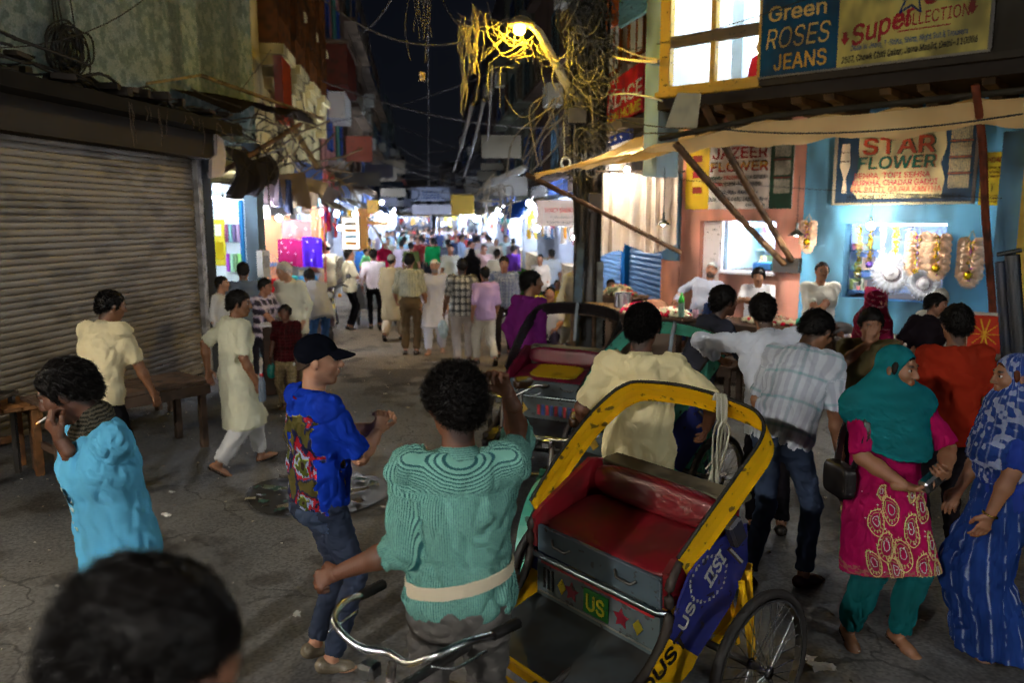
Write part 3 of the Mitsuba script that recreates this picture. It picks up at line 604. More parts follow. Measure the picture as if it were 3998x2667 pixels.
m = MB(); m.ball(OO.P(1.62, 4.56, -.5), (.055, .06, .075), c(205, 160, 120)); put(t, 'head', m, 'plastic', True)
sg = thing('cloth_sign', 'large blue and yellow jeans shop sign across the overhanging floor', 'sign')
R2 = 4.44
m = MB(); OO.box(m, 2.86, R2, 4.07, 5.32, .03, .075, c(206, 196, 110)); put(sg, 'yellow_board', m, 'sign')
m = MB(); OO.box(m, 1.9, 2.857, 4.07, 5.32, .03, .075, c(28, 78, 112)); put(sg, 'blue_board', m, 'sign')
m = MB(); OO.box(m, 1.88, R2 + .03, 4.04, 4.068, .03, .09, c(96, 86, 74)); OO.box(m, R2 + .002, R2 + .04, 4.07, 5.32, .03, .09, c(60, 52, 44)); put(sg, 'frame', m, 'iron')
m = MB(); Yl = c(214, 186, 110)
text(m, OO, 'Green', 1.99, 4.72, .077, .17, Yl, .72, True); text(m, OO, 'ROSES', 1.97, 4.39, .077, .24, Yl, .78, False, .12); text(m, OO, 'JEANS', 2.08, 4.13, .077, .18, c(214, 170, 80), .66, True)
put(sg, 'blue_side_lettering', m, 'sign')
m = MB(); RED = c(170, 40, 52)
text(m, OO, 'Super', 3.02, 4.29, .077, .21, RED, .68, True, .3, 14); text(m, OO, 'Star', 3.78, 4.62, .077, .24, RED, .52, True, .3, 12)
text(m, OO, 'COLLECTION', 3.5, 4.42, .077, .13, RED, .74, False, .05, 2); OO.box(m, 3.52, 4.06, 4.375, 4.388, .077, .081, RED)
text(m, OO, 'Deals in: Jeans, T-Shirts, Shirts, Night Suit & Trousers', 3.02, 4.24, .077, .06, c(90, 110, 150), 1.22, True, 0, 1); text(m, OO, '2507, Chowk Chitli Qabar, Jama Masjid, Delhi-110006', 2.92, 4.11, .077, .07, c(36, 34, 34), 1.42, True, .08, 2)
for s, z in ((2.94, 4.36), (4.26, 4.5)): poly(m, OO, [(s - .02, z + .1), (s + .03, z + .1), (s + .03, z + .03), (s + .055, z + .03), (s + .005, z - .05), (s - .045, z + .03), (s - .02, z + .03)], .077, RED)
a = np.arange(11) * math.pi / 5 + .2; rr_ = np.where(np.arange(11) % 2, .075, .19)
for k in range(10):
    p, q = (3.66 + rr_[k] * math.cos(a[k]), 4.72 + rr_[k] * math.sin(a[k])), (3.66 + rr_[k + 1] * math.cos(a[k + 1]), 4.72 + rr_[k + 1] * math.sin(a[k + 1]))
    m.tube([OO.P(*p, .08), OO.P(*q, .08)], .01, c(40, 60, 120), 4)
put(sg, 'yellow_side_lettering', m, 'sign')
for k in range(11):     # carved brackets under the overhang
    s = .5 + .53 * k + (.12 if k % 2 else 0)
    m = MB(); prof = [(.0, 3.42), (.3, 3.43), (.42, 3.5), (.62, 3.5), (.72, 3.6), (.9, 3.61), (.98, 3.71), (1.28, 3.73), (1.32, 3.8), (0, 3.8)]
    import shapely
    g = trimesh.creation.extrude_polygon(shapely.Polygon(prof), .13, engine='earcut'); vv = np.array(g.vertices)
    m.add(WW.p + WW.n * (vv[:, :1] + .01) + WW.e * (vv[:, 2:3] + s + .05) + np.array([[0, 0, 1.0]]) * vv[:, 1:2], g.faces, c(86, 70, 50)); put(b, 'bracket', m, 'wood')

# awning in front of the flower shops
aw = thing('cream_awning', 'long sagging cream canvas awning over both flower shops', 'awning')
ss = np.linspace(-.87, 5.6, 66); tt = np.linspace(0, 1, 12)
zo = np.interp(ss, [-.87, .4, 1.44, 2.5, 5.6], [2.91, 3.04, 3.24, 3.36, 3.40])
S, Tt = np.meshgrid(ss, tt, indexing='ij'); Z = 3.62 * (1 - Tt) + zo[:, None] * Tt - .10 * np.sin(Tt * math.pi) * (1 + .5 * np.sin(S * 4)) + .03 * np.sin(S * 9 + Tt * 4)
V = np.stack([S, Z, .12 + (2.53 + .05 * np.sin(S * 3)) * Tt], -1).reshape(-1, 3)
i, j = np.meshgrid(np.arange(65), np.arange(11), indexing='ij'); q = (i * 12 + j).ravel()
CAN = c(206, 178, 126)
cv = CAN * (0.85 + 0.3 * meshkit.fbm(V * 2.5, 3))[:, None]
m = MB(); m.add(WW.map(V), np.stack([q, q + 1, q + 13, q + 12], 1), cv); put(aw, 'canvas', m, 'canvas', True)
hgt = .04 + .21 * np.interp(ss, [.9, 2.4, 5.6], [0, 1, 1]) + .028 * np.sin(ss * 5.1) + .016 * np.sin(ss * 13)
vt = np.linspace(0, 1, 6); S, Tt = np.meshgrid(ss, vt, indexing='ij')
V = np.stack([S, zo[:, None] - .004 - hgt[:, None] * Tt, 2.655 + .05 * np.sin(S * 3) + .04 * np.sin(S * 7.3) * Tt + .015 * np.sin(S * 23) * Tt], -1).reshape(-1, 3)
i, j = np.meshgrid(np.arange(65), np.arange(5), indexing='ij'); q = (i * 6 + j).ravel()
m = MB(); m.add(WW.map(V), np.stack([q, q + 1, q + 7, q + 6], 1), CAN * (0.95 + .2 * meshkit.fbm(V * 3, 3))[:, None]); put(aw, 'valance', m, 'canvas', True)
m = MB(); m.tube([WW.P(1.2, 3.27, 2.66), WW.P(2.6, 3.42, 2.68), WW.P(5.6, 3.46, 2.68)], .035, c(60, 56, 44), 6); put(aw, 'edge_pole', m, 'wood', True)
BAM = c(112, 86, 58)
for lab, pts, r0 in (('long bamboo strut from awning corner crossing in front of the wire pole', [[0.20, 11.40, 2.91], [1.32, 12.00, 2.40], [2.63, 12.50, 1.77]], .036), ('left bamboo strut in front of the flower sign', [[1.96, 9.75, 3.17], [3.03, 10.90, 2.36], [3.93, 11.55, 1.65]], .045),
                 ('right bamboo strut reaching up past the awning edge', [[2.20, 9.40, 3.56], [2.92, 10.40, 2.86], [4.02, 11.50, 1.70]], .045)):
    m = MB(); m.tube(curve(pts, 12), r0, BAM * (.7 + .5 * meshkit.noise(np.array([[k * .9, r0 * 100, 0] for k in range(len(curve(pts, 12)))])))[:, None], 8); put(None, 'bamboo_strut', m, 'wood', True)
    tag([k for k in scene if k.startswith('bamboo_strut')][-1], lab, 'pole', 'bamboo struts of the awning')
m = MB(); m.tube(curve([[4.26, 7.60, 3.51], [4.49, 7.80, 3.00], [4.70, 8.00, 2.30], [4.97, 8.20, 1.41], [5.11, 8.30, 0.80]], 16), .038, c(126, 62, 40), 8); put(None, 'support_pole', m, 'wood', True); tag('support_pole', 'reddish brown bamboo pole standing in front of the blue shop', 'pole')
m = MB(); m.tube([[4.00, 6.40, 2.01], [4.18, 6.40, 0.89]], .055, c(30, 40, 52), 8); m.tube([[3.98, 6.50, 1.95], [4.15, 6.50, 0.87]], .05, c(24, 40, 70), 8); m.tube([[3.91, 6.45, 2.01], [4.07, 6.40, 2.05]], .02, c(40, 44, 50), 6); put(None, 'gate_post', m, 'iron', True); tag('gate_post', 'dark blue iron gate post at the right edge of the frame', 'post')
m = MB(); poly(m, WW, [(1.18, 3.42), (1.62, 3.38), (1.66, 3.78), (1.34, 3.82)], 2.5, c(206, 200, 170), .01); put(None, 'hanging_rag', m, 'cloth'); tag('hanging_rag', 'pale yellow cloth scrap draped over the awning edge', 'cloth')

# curtain beside the pink shop
ct = thing('white_curtain', 'pleated white curtain glowing between wire pole and pink wall', 'curtain')
A, B_ = np.array([1.38, 12.40, 2.98]), np.array([2.58, 12.60, 2.99]); n_ = 90
uu = np.linspace(0, 1, n_); zz = np.linspace(0, 1, 14)
U, Zt = np.meshgrid(uu, zz, indexing='ij'); off = (.05 + .05 * Zt) * np.sin(U * 38 + 2 * np.sin(U * 9)) + .03 * np.sin(U * 17 + Zt * 2)
bot = 1.84 + .08 * np.sin(U * 7) - .12 * (U < .3); Pz = A[2] * (1 - Zt) + bot * Zt
V = A[:2] * (1 - U[..., None]) + B_[:2] * U[..., None] + off[..., None] * np.array([-.2, -.97])
V = np.concatenate([V, Pz[..., None]], -1).reshape(-1, 3); i, j = np.meshgrid(np.arange(n_ - 1), np.arange(13), indexing='ij'); q = (i * 14 + j).ravel()
m = MB(); m.add(V, np.stack([q, q + 1, q + 15, q + 14], 1), c(226, 216, 202) * (0.9 + .15 * meshkit.noise(V * 2))[:, None]); put(ct, 'curtain', m, 'cloth', True)
m = MB(); m.tube([A + [-.1, 0, .03], B_ + [.1, 0, .03]], .015, c(80, 70, 60)); put(ct, 'rail', m, 'wood')
hung_bulb('bulb glowing at top of the white curtain under the awning', [1.69, 11.95, 3.01], 230, .04, (1, .9, .75), .1)
for k, (lab, P_, pw) in enumerate((('dark conical lamp shade hanging before the white curtain', [2.14, 11.40, 2.21], 260), ('dark conical lamp shade hanging at the pink and blue corner', [3.86, 10.90, 2.07], 260))):
    t = thing('pendant_lamp', lab, 'lamp', 'conical pendant lamps'); P_ = np.array(P_)
    an = np.linspace(0, 2 * math.pi, 17)[:-1]; v, f = meshtube([P_ + [0, 0, .085], P_ + [0, 0, .05], P_ + [0, 0, 0.0]], [.02, .05, .115], 16, False)
    m = MB(); m.add(v, f, c(60, 62, 56)); put(t, 'shade', m, 'iron', True)
    m = MB(); m.tube([P_ + [0, 0, .08], P_ + [0, 0, .17]], .018, c(30, 30, 30)); m.tube([P_ + [0, 0, .17], P_ + [0, 0, .8]], .005, c(30, 30, 30), 4); put(t, 'cord', m, 'plastic')
    bulb(t, P_ + [0, 0, .02], pw, .03)
hung_bulb('bare bulb glaring in front of the blue flower shop', WW.P(3.05, 2.2, .45), 190, .05, (1, .93, .82), .35, 1.5)

# blue shutters, red sign, wooden windows on the right side of the street
b = thing('palace_building', 'building with blue shutters below and wooden windows above, right of wire pole', 'building')
m = MB(); RR.box(m, -6.3, -.05, 3.0, 9, -3, 0, c(150, 140, 130)); RR.box(m, -.9, -.05, 0, 3.0, -.3, .02, c(120, 160, 190)); RR.box(m, -6.3, -5.9, 0, 3.0, -.3, .02, c(90, 130, 180)); RR.box(m, -3.6, -3.3, 0, 3, -.3, .06, c(36, 96, 170)); put(b, 'wall', m, 'plaster')
for s0, s1 in ((-5.88, -3.62), (-3.28, -.92)):
    sh = numbered(b + '__shutter')
    for k in range(24):
        m = MB(); z0 = .1 + .1 * k; v = []
        for s in (s0, s1):
            for a_ in np.linspace(0, math.pi, 5): v.append(RR.P(s, z0 + .094 * (1 - math.cos(a_)) / 2, .022 * math.sin(a_) - .05))
        m.add(v, [[q, q + 1, q + 6, q + 5] for q in range(4)], c(88, 128, 176) * (1 + .1 * rng.normal())); put(sh, 'slat', m, 'paint')
for s in (-5.2, -3.4, -1.9): window(b, RR, s, s + 1.15, 5.3, 7.0, .03, c(128, 66, 34), c(170, 176, 170), 'wood')
t = thing('palace_sign', 'faded red shop sign with white and yellow capitals, behind the wire pole', 'sign')
m = MB(); RR.box(m, -6.2, -2.0, 4.22, 5.12, .06, .12, c(190, 44, 44)); put(t, 'board', m, 'sign')
m = MB(); text(m, RR, 'ALI', -5.9, 4.92, .122, .2, c(220, 206, 180), .9, True); text(m, RR, 'N PALACE', -6.1, 4.55, .122, .27, c(214, 200, 180), 4.0, True); text(m, RR, 'SAFFRON HOME', -6.15, 4.27, .122, .19, c(206, 186, 60), 4.0, True); put(t, 'lettering', m, 'sign')
t = thing('white_canopy', 'white panelled canopy with star spangled blue band below the red sign', 'canopy')
for s0, s1 in ((-6.0, -4.05), (-4.0, -2.05)):
    m = MB(); RR.box(m, s0, s1, 3.05, 3.72, .3, .34, c(226, 216, 200)); put(t, 'panel', m, 'paper')
m = MB(); RR.box(m, -6.05, -2.0, 3.73, 3.9, .28, .36, c(30, 48, 110)); put(t, 'blue_band', m, 'paint')
m = MB()
for k in range(8): m.ball(RR.P(-5.7 + .45 * k, 3.81, .365), (.03, .03, .03), c(226, 220, 220), 1)
put(t, 'white_star', m, 'paper', kind='stuff')
m = MB(); RR.box(m, -6.1, -2.0, 3.92, 4.1, .0, .5, c(120, 104, 84)); put(t, 'tarp_roll', m, 'cloth')
bulb(t, RR.P(-3.2, 3.0, .55), 180, .04, (1, .95, .85))
t = thing('teal_canopy', 'teal corrugated tin canopy high beside the pale corner column', 'canopy')
for k in range(9):
    m = MB(); p = np.array([1.87, 14.40, 5.58]); q = np.array([2.47, 12.90, 5.77]); m.tube([p + [0, 0, .06 * k], q + [0.1, 0, .06 * k + .15 * (k > 4)]], .045, c(120, 176, 170), 6); put(t, 'corrugation', m, 'paint', True)
t = thing('orange_box', 'orange red wooden box fixed near the top of the wire pole', 'box')
m = MB(); P_ = np.array([1.53, 13.60, 5.69]); m.box(P_, (.3, .35, .62), c(196, 92, 40), .3, bev=.02); put(t, 'box', m, 'wood')
m = MB(); m.beam([1.64, 13.60, 5.93], [1.60, 13.50, 5.37], .05, .05, c(214, 190, 170)); put(t, 'side_rail', m, 'wood')
t = thing('embroidery_sign', 'white sign with red fancy embroidery lettering behind the wire pole', 'sign')
FS = Fac((.58, 19.0), (1, .02))
m = MB(); FS.box(m, 0, 1.2, 2.12, 2.72, 0, .06, c(214, 200, 200)); put(t, 'board', m, 'paper')
m = MB(); text(m, FS, 'FANCY EMBROIDERY', .2, 2.44, .062, .1, c(190, 50, 60), .95, True); text(m, FS, 'Typist Works in Delhi', .3, 2.3, .062, .06, c(90, 96, 110), .75); text(m, FS, '2nd Chowk Chitli Qabar, Jama Masjid', .24, 2.18, .062, .06, c(80, 84, 96), .92); put(t, 'lettering', m, 'paper')
b = thing('blue_shutter_shop', 'closed blue grey shutter next to the white doorway under embroidery sign', 'shop')
m = MB(); RR.box(m, -8.9, -6.5, 0, 2.9, -.3, -.02, c(110, 130, 160)); put(b, 'wall', m, 'paint')
for k in range(26):
    m = MB(); RR.box(m, -8.7, -6.7, .1 + .1 * k, .185 + .1 * k, -.019, .015, c(120, 146, 182) * (1 + .06 * rng.normal())); put(b, 'slat', m, 'paint')
hung_bulb('small bulb beside the blue shutter under the embroidery sign', [1.33, 17.20, 1.89], 200, .045)
# ================================================================ lamps, utility pole, wires, awnings on the left
pl = thing('utility_pole', 'concrete utility pole smothered in black cable bundles, centre right', 'utility pole')
m = MB(); m.tube([[1.24, 13.2, -.1], [1.22, 13.2, 4.5], [1.2, 13.2, 9.5]], [.17, .15, .13], c(112, 116, 120), 14); put(pl, 'shaft', m, 'plaster', True)
r = np.random.default_rng(11)
for k in range(64):
    a = r.uniform(0, 2 * math.pi); z = np.linspace(r.uniform(.8, 3.4) if k % 4 else .3, 9.2, 26); rr = .17 + .05 * r.random() + .10 * np.abs(np.sin(z * r.uniform(.6, 1.4) + r.uniform(0, 6))) * np.clip((z - 2.0) / 2, 0, 1.3)
    aa = a + .5 * np.sin(z * r.uniform(.4, 1.2) + r.uniform(0, 6))
    pts = np.stack([1.24 - .004 * z + rr * np.cos(aa), 13.2 + rr * np.sin(aa), z], 1)
    m = MB(); m.tube(pts, r.uniform(.008, .02), c(*(np.array([30, 29, 28]) * r.uniform(.5, 1.6) * (4 if k % 9 == 0 else 1))), 5); put(pl, 'cable', m, 'rubber', True)
for k, (z, dx, s, q) in enumerate(((4.6, .02, .3, 40), (5.4, -.1, .36, 34), (3.4, .05, .22, 44), (6.3, .05, .34, 30))):
    m = MB()
    for j in range(44):
        rr = s * r.uniform(.2, 1.15); cx_, cz_ = r.normal(0, .12), r.normal(0, .2); t = np.linspace(0, 2 * math.pi * r.uniform(.6, 1), 14); tilt = r.uniform(-.8, .8)
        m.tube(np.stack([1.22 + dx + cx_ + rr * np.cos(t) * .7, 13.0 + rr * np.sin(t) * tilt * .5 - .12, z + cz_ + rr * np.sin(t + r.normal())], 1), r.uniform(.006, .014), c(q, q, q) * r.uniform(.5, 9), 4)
    put(pl, 'cable_tangle', m, 'rubber', True, kind='stuff')
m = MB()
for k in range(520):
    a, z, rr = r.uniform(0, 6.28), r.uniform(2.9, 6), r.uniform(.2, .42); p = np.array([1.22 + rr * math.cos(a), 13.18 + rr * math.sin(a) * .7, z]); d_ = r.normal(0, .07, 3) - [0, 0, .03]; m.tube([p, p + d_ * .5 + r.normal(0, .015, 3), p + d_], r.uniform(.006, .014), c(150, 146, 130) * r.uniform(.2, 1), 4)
put(pl, 'cable_ends', m, 'rubber', kind='stuff')  # pale cable bits, coloured to stand in for lamplight dapples on the pole
for k, (z, dx, w_, h_) in enumerate(((5.0, -.05, .5, .07), (2.55, .12, .24, .3), (3.9, -.2, .3, .25))):
    m = MB(); m.box((1.22 + dx, 12.92, z), (w_, .12, h_), c(60, 60, 62), bev=.01); put(pl, ('crossarm', 'junction_box', 'junction_box')[k], m, 'iron')
m = MB(); m.beam([1.0, 12.7, 0], [1.12, 12.95, 1.9], .12, .05, c(70, 90, 110)); m.beam([1.43, 12.9, 0], [1.43, 12.95, 1.6], .1, .05, c(110, 116, 116)); put(pl, 'guard_plank', m, 'wood')
# the sodium street lamp on its arm
sl = thing('street_lamp', 'glowing yellow sodium street lamp on an arm from the wire pole', 'street lamp')
A, B_ = np.array([0.85, 13.00, 4.40]), np.array([0.41, 12.45, 5.04]); H_ = np.array([0.13, 12.30, 5.08])
m = MB(); m.tube([A + [.3, .15, -.35], A, B_, H_ + [.12, .02, .08]], [.07, .07, .065, .05], c(176, 176, 170), 10); put(sl, 'arm', m, 'paint', True)
t_ = np.linspace(0, 1, 8); m = MB(); v, f = meshtube([H_ + [0, 0, .02], H_ + [0, 0, .07], H_ + [0, 0, .13], H_ + [0, 0, .17]], [.20, .19, .13, .03], 16, True); m.add(v, f, c(150, 140, 120)); put(sl, 'hood', m, 'iron', True)
m = MB(); m.ball(H_ + [-.02, -.02, -.04], (.085, .075, .07), (.9, .9, .9), 2); emit(sl, 'bulb', m, np.array([1.0, .62, .025]) * 250, 3, True)
# wires around the lamp
def wire(pts, r0, col, n=20, lab=None, name='wire', grp=None, catm=True):
    m = MB(); p = curve(pts, n); m.tube(p, r0, col, 5); k = put(None, name, m, 'rubber', True)
    tag(k, lab or 'thin cable strung across the dark street', 'wire', grp if lab else 'cables strung over the street')
    return k
G1, G2, G3 = c(186, 180, 165), c(120, 118, 112), c(44, 44, 46)
LOOPS = [([[-0.40, 12.40, 5.30], [-0.37, 12.40, 5.02], [-0.26, 12.40, 4.87], [-0.10, 12.40, 4.68], [0.13, 12.40, 4.78], [0.24, 12.40, 4.90]], 0.02),
  ([[-0.17, 12.50, 4.76], [-0.30, 12.50, 4.64], [-0.35, 12.50, 4.58], [-0.36, 12.50, 4.13]], 0.012),
  ([[-0.23, 12.50, 4.95], [-0.17, 12.50, 5.05], [-0.07, 12.50, 4.89], [0.02, 12.50, 4.86], [0.04, 12.50, 5.01]], 0.016),
  ([[-0.36, 12.40, 4.71], [-0.17, 12.40, 4.90], [-0.04, 12.40, 5.05]], 0.014),
  ([[-0.04, 12.30, 4.61], [0.06, 12.30, 4.68], [0.16, 12.30, 4.72], [0.19, 12.30, 4.88]], 0.012),
  ([[0.30, 12.30, 4.88], [0.27, 12.30, 4.76], [0.31, 12.30, 4.90]], 0.014),
  ([[0.32, 12.40, 4.87], [0.45, 12.40, 4.76], [0.61, 12.40, 4.68]], 0.01),
  ([[-0.76, 12.60, 5.17], [-0.43, 12.60, 5.09], [-0.17, 12.60, 5.00], [0.26, 12.60, 4.85]], 0.009),
  ([[1.02, 12.70, 5.18], [1.13, 12.70, 4.96], [0.98, 12.70, 4.68], [1.10, 12.70, 4.41], [1.27, 12.70, 4.39], [1.40, 12.70, 4.55], [1.35, 12.70, 4.77]], 0.02),
  ([[0.61, 12.60, 4.34], [0.64, 12.60, 4.59], [0.76, 12.60, 4.72], [0.89, 12.60, 4.85]], 0.015),
  ([[0.61, 12.60, 4.34], [0.76, 12.60, 4.18], [0.95, 12.60, 4.11]], 0.015),
  ([[1.50, 13.00, 4.67], [1.64, 13.00, 4.34], [1.54, 13.00, 4.24], [1.37, 13.00, 4.26]], 0.018),
  ([[1.31, 12.70, 4.52], [1.49, 12.70, 4.36], [1.41, 12.70, 4.13], [1.14, 12.70, 4.16], [1.03, 12.70, 4.32]], 0.014),
  ([[0.76, 12.70, 5.09], [0.82, 12.70, 5.18], [0.97, 12.70, 5.44], [1.02, 12.70, 5.62]], 0.02),
  ([[0.83, 12.65, 4.60], [0.86, 12.65, 5.05]], 0.022),
  ([[0.91, 12.65, 4.60], [0.94, 12.65, 5.08]], 0.022),
  ([[0.97, 12.70, 5.18], [1.09, 12.70, 5.06], [1.26, 12.70, 5.12], [1.35, 12.70, 5.31]], 0.014)]
r = np.random.default_rng(31)
for k in range(30):
    a = np.array(LOOPS[k % len(LOOPS)][0]); LOOPS.append((a + r.normal(0, .09, 3) + r.normal(0, .05, a.shape), .011))
for k, (p_, r0) in enumerate(LOOPS): wire(p_, r0 * .45, G1 * r.uniform(.45, 1), 24, 'looping cable lit yellow by the street lamp', 'lit_cable', 'lamp lit looping cables')
# cable bundle hanging left of the lamp
t = thing('hanging_cable_bundle', 'ragged bundle of cable ends hanging left of the street lamp', 'cable bundle')
P_ = np.array([-0.62, 12.90, 5.23])
for k in range(24):
    x = r.normal(0, .09); L_ = r.uniform(.35, .75) if k > 4 else r.uniform(.95, 1.35); z0 = r.uniform(-.1, .35)
    z = np.linspace(z0, z0 - L_, 9); m = MB(); m.tube(np.stack([P_[0] + x + .03 * np.sin(z * 9 + k), P_[1] + r.normal(0, .06) + .02 * np.cos(z * 7), P_[2] + z], 1), r.uniform(.004, .010), G1 * r.uniform(.7, 1), 5); put(t, 'cable_end', m, 'rubber', True)
t = thing('hanging_cable_shreds', 'shreds of cable dangling high in the black sky gap', 'cable bundle')
P_ = np.array([-1.62, 15.00, 6.08])
for k in range(12):
    z = np.linspace(r.uniform(.3, .8), r.uniform(-1.1, -.2), 9); x = r.normal(0, .12); m = MB(); m.tube(np.stack([P_[0] + x + .05 * np.sin(z * 4 + k), P_[1] + r.normal(0, .1) + 0 * z, P_[2] + z], 1), .009, G2, 4); put(t, 'cable_end', m, 'rubber', True)
m = MB(); m.box([-1.65, 15.20, 4.88], (.1, .05, .16), c(214, 190, 150), .5); put(None, 'caught_scrap', m, 'paper'); tag('caught_scrap', 'pale scrap caught on a wire in mid air against the night sky', 'scrap')
# long wires over the street
for a_, b_, d_, r0, cc in (([-0.61, 12.90, 5.04], [-3.32, 13.50, 6.03], .4, .012, G2), ([-1.50, 15.00, 6.30], [-4.12, 40.00, 3.59], .0, .010, G2), ([-0.62, 12.90, 4.06], [-2.90, 40.00, 4.60], .1, .035, G2), ([-0.48, 14.00, 4.28], [-2.43, 40.00, 4.23], .2, .035, G2), ([-0.30, 12.60, 4.59], [-0.78, 26.00, 4.64], .1, .02, G2),
        ([-2.14, 15.00, 6.19], [-4.48, 25.00, 7.83], .1, .02, G2), ([-0.11, 13.00, 4.21], [0.47, 13.20, 4.18], .3, .008, G2), ([-1.20, 14.00, 6.03], [-0.77, 12.80, 5.21], .1, .012, G2), ([1.53, 13.10, 4.83], [1.99, 11.30, 4.41], .02, .022, c(220, 210, 190)), ([1.55, 13.20, 5.07], [1.99, 11.30, 4.44], .05, .012, c(210, 200, 180)), ([1.54, 13.00, 4.22], [2.04, 11.20, 3.88], -.05, .016, c(190, 195, 200)),
        ([1.06, 13.00, 4.04], [2.37, 9.60, 3.34], .1, .008, G3), ([1.17, 13.00, 3.74], [2.76, 9.20, 3.34], .1, .008, G3), ([2.37, 9.60, 3.34], [4.35, 7.00, 3.18], .1, .008, G3), ([1.49, 13.00, 4.86], [3.41, 8.00, 4.59], .1, .006, G3), ([2.37, 11.50, 2.84], [5.14, 8.50, 2.51], .02, .004, G3),
        ([-4.59, 7.40, 3.80], [-4.55, 10.50, 5.05], .15, .006, G3), ([-4.74, 9.00, 4.66], [-4.69, 9.00, 4.12], .0, .007, G3)):
    wire(sag(a_, b_, d_, 8), r0, cc, 30)
# greyish dead cables falling from the pole to the right hand eaves
for k in range(12):
    p0, p1 = np.array([0.75, 13.00, 4.11]) + r.normal(0, .1, 3), np.array([0.46, 14.50, 3.19]) + r.normal(0, .25, 3)
    mid = (p0 + p1) / 2 + r.normal(0, .18, 3) + [.1, 0, 0]
    wire([p0, mid, p1], r.uniform(.008, .018), c(150, 140, 122) * r.uniform(.4, 1.1), 14, 'slack pale cable falling from the wire pole toward the right eaves', 'slack_cable', 'slack cables beside the pole')
t = thing('white_coil', 'small coil of white cable hanging beside the wire pole', 'cable coil')
P_ = np.array([0.83, 12.60, 3.15]); th = np.linspace(0, 6 * math.pi, 60); m = MB(); m.tube(np.stack([P_[0] + (.07 + .01 * np.sin(th * 2.3)) * np.cos(th), P_[1] + .02 * np.sin(th * .7), P_[2] + (.075 + .01 * np.cos(th * 1.7)) * np.sin(th)], 1), .012, c(220, 218, 214), 5); put(t, 'coil', m, 'plastic', True)
m = MB(); m.tube([P_ + [-.02, 0, .07], P_ + [-.03, .02, .6]], .008, c(200, 198, 190), 4); put(t, 'tail', m, 'plastic')
t = thing('tin_pipe', 'slanting grey steel pipe with frayed cables under right hand eaves', 'pipe')
m = MB(); m.tube([[-0.60, 19.50, 3.10], [0.29, 18.30, 3.42]], .09, c(160, 164, 168), 8); put(t, 'pipe', m, 'paint', True)
for k in range(9):
    p0 = np.array([-0.46, 19.00, 3.13]) + r.normal(0, .15, 3); m = MB(); m.tube(curve([p0, p0 + r.normal(0, .2, 3) + [0, 0, -.3], p0 + r.normal(0, .25, 3) + [.1, 0, -.9]], 10), .02, c(190, 185, 175) * r.uniform(.4, 1), 4); put(t, 'cable', m, 'rubber', True)
# big black cable coil on the green wall
t = thing('cable_coil', 'large messy coil of black cable hung on the green plaster wall', 'cable coil')
for k in range(17):
    a, rr = r.uniform(-.25, .25), r.uniform(.14, .31); cx, cz = r.normal(.0, .1), r.normal(0, .06); th = np.linspace(0, 2 * math.pi, 26)
    q = np.stack([1.12 + cx + rr * np.cos(th) * r.uniform(.8, 1.2), 4.14 + cz + rr * np.sin(th) + .02 * np.sin(3 * th + k), .06 + .1 * r.random() + .03 * np.sin(th + a)], 1)
    m = MB(); m.tube(LS.map(q), r.uniform(.007, .012), c(22, 23, 26), 5); put(t, 'loop', m, 'rubber', True)
m = MB()
for k in range(3): m.tube(LS.map(curve(np.array([[.95 + .07 * k, 4.3, .06], [.94 + .05 * k, 4.7, .05], [.8 + .1 * k, 5.4, .04], [.75 + .1 * k, 6.5, .03]]), 20)), .009, c(24, 24, 26), 5)
put(t, 'feed_cable', m, 'rubber', True, kind='stuff')
# black cables and debris along the ledge
t = thing('ledge_cables', 'sagging mass of black cables and rags along the shop ledge', 'cable bundle')
for k in range(34):
    s0 = r.uniform(-5, 2.5); s1 = s0 + r.uniform(1.2, 4); zb = 3.67 + .3 * r.random() * max(0, (2 - s0) / 4)
    q = np.array([[s0 + (s1 - s0) * u, zb + .05 * math.sin(u * 9 + k) + .05 * r.normal() - .1 * math.sin(u * math.pi) * r.random(), .1 + .5 * r.random()] for u in np.linspace(0, 1, 7)])
    m = MB(); m.tube(LS.map(curve(q, 21)), r.uniform(.008, .02), c(26, 26, 28) * r.uniform(.7, 2), 5); put(t, 'cable', m, 'rubber', True)
for k in range(16):
    s = r.uniform(-1.5, 3.7); L_ = r.uniform(.1, .5); q = np.array([[s + .03 * r.normal(), 3.6, .62], [s + .04 * r.normal(), 3.6 - L_ / 2, .64], [s + .05 * r.normal(), 3.6 - L_, .63]])
    m = MB(); m.tube(LS.map(q), .005, c(90, 76, 60), 4); put(t, 'loose_end', m, 'rubber')
m = MB()
for k in range(60): 
    s = r.uniform(-4, 3.8); m.box(LS.P(s, 3.7 + .07 * r.random() + max(0, .12 * (.5 - s)), r.uniform(.05, .6)), (r.uniform(.05, .3), r.uniform(.05, .25), r.uniform(.02, .1)), c(60, 52, 44) * r.uniform(.5, 1.8), r.uniform(0, 3))
put(t, 'debris', m, 'wood', kind='stuff')
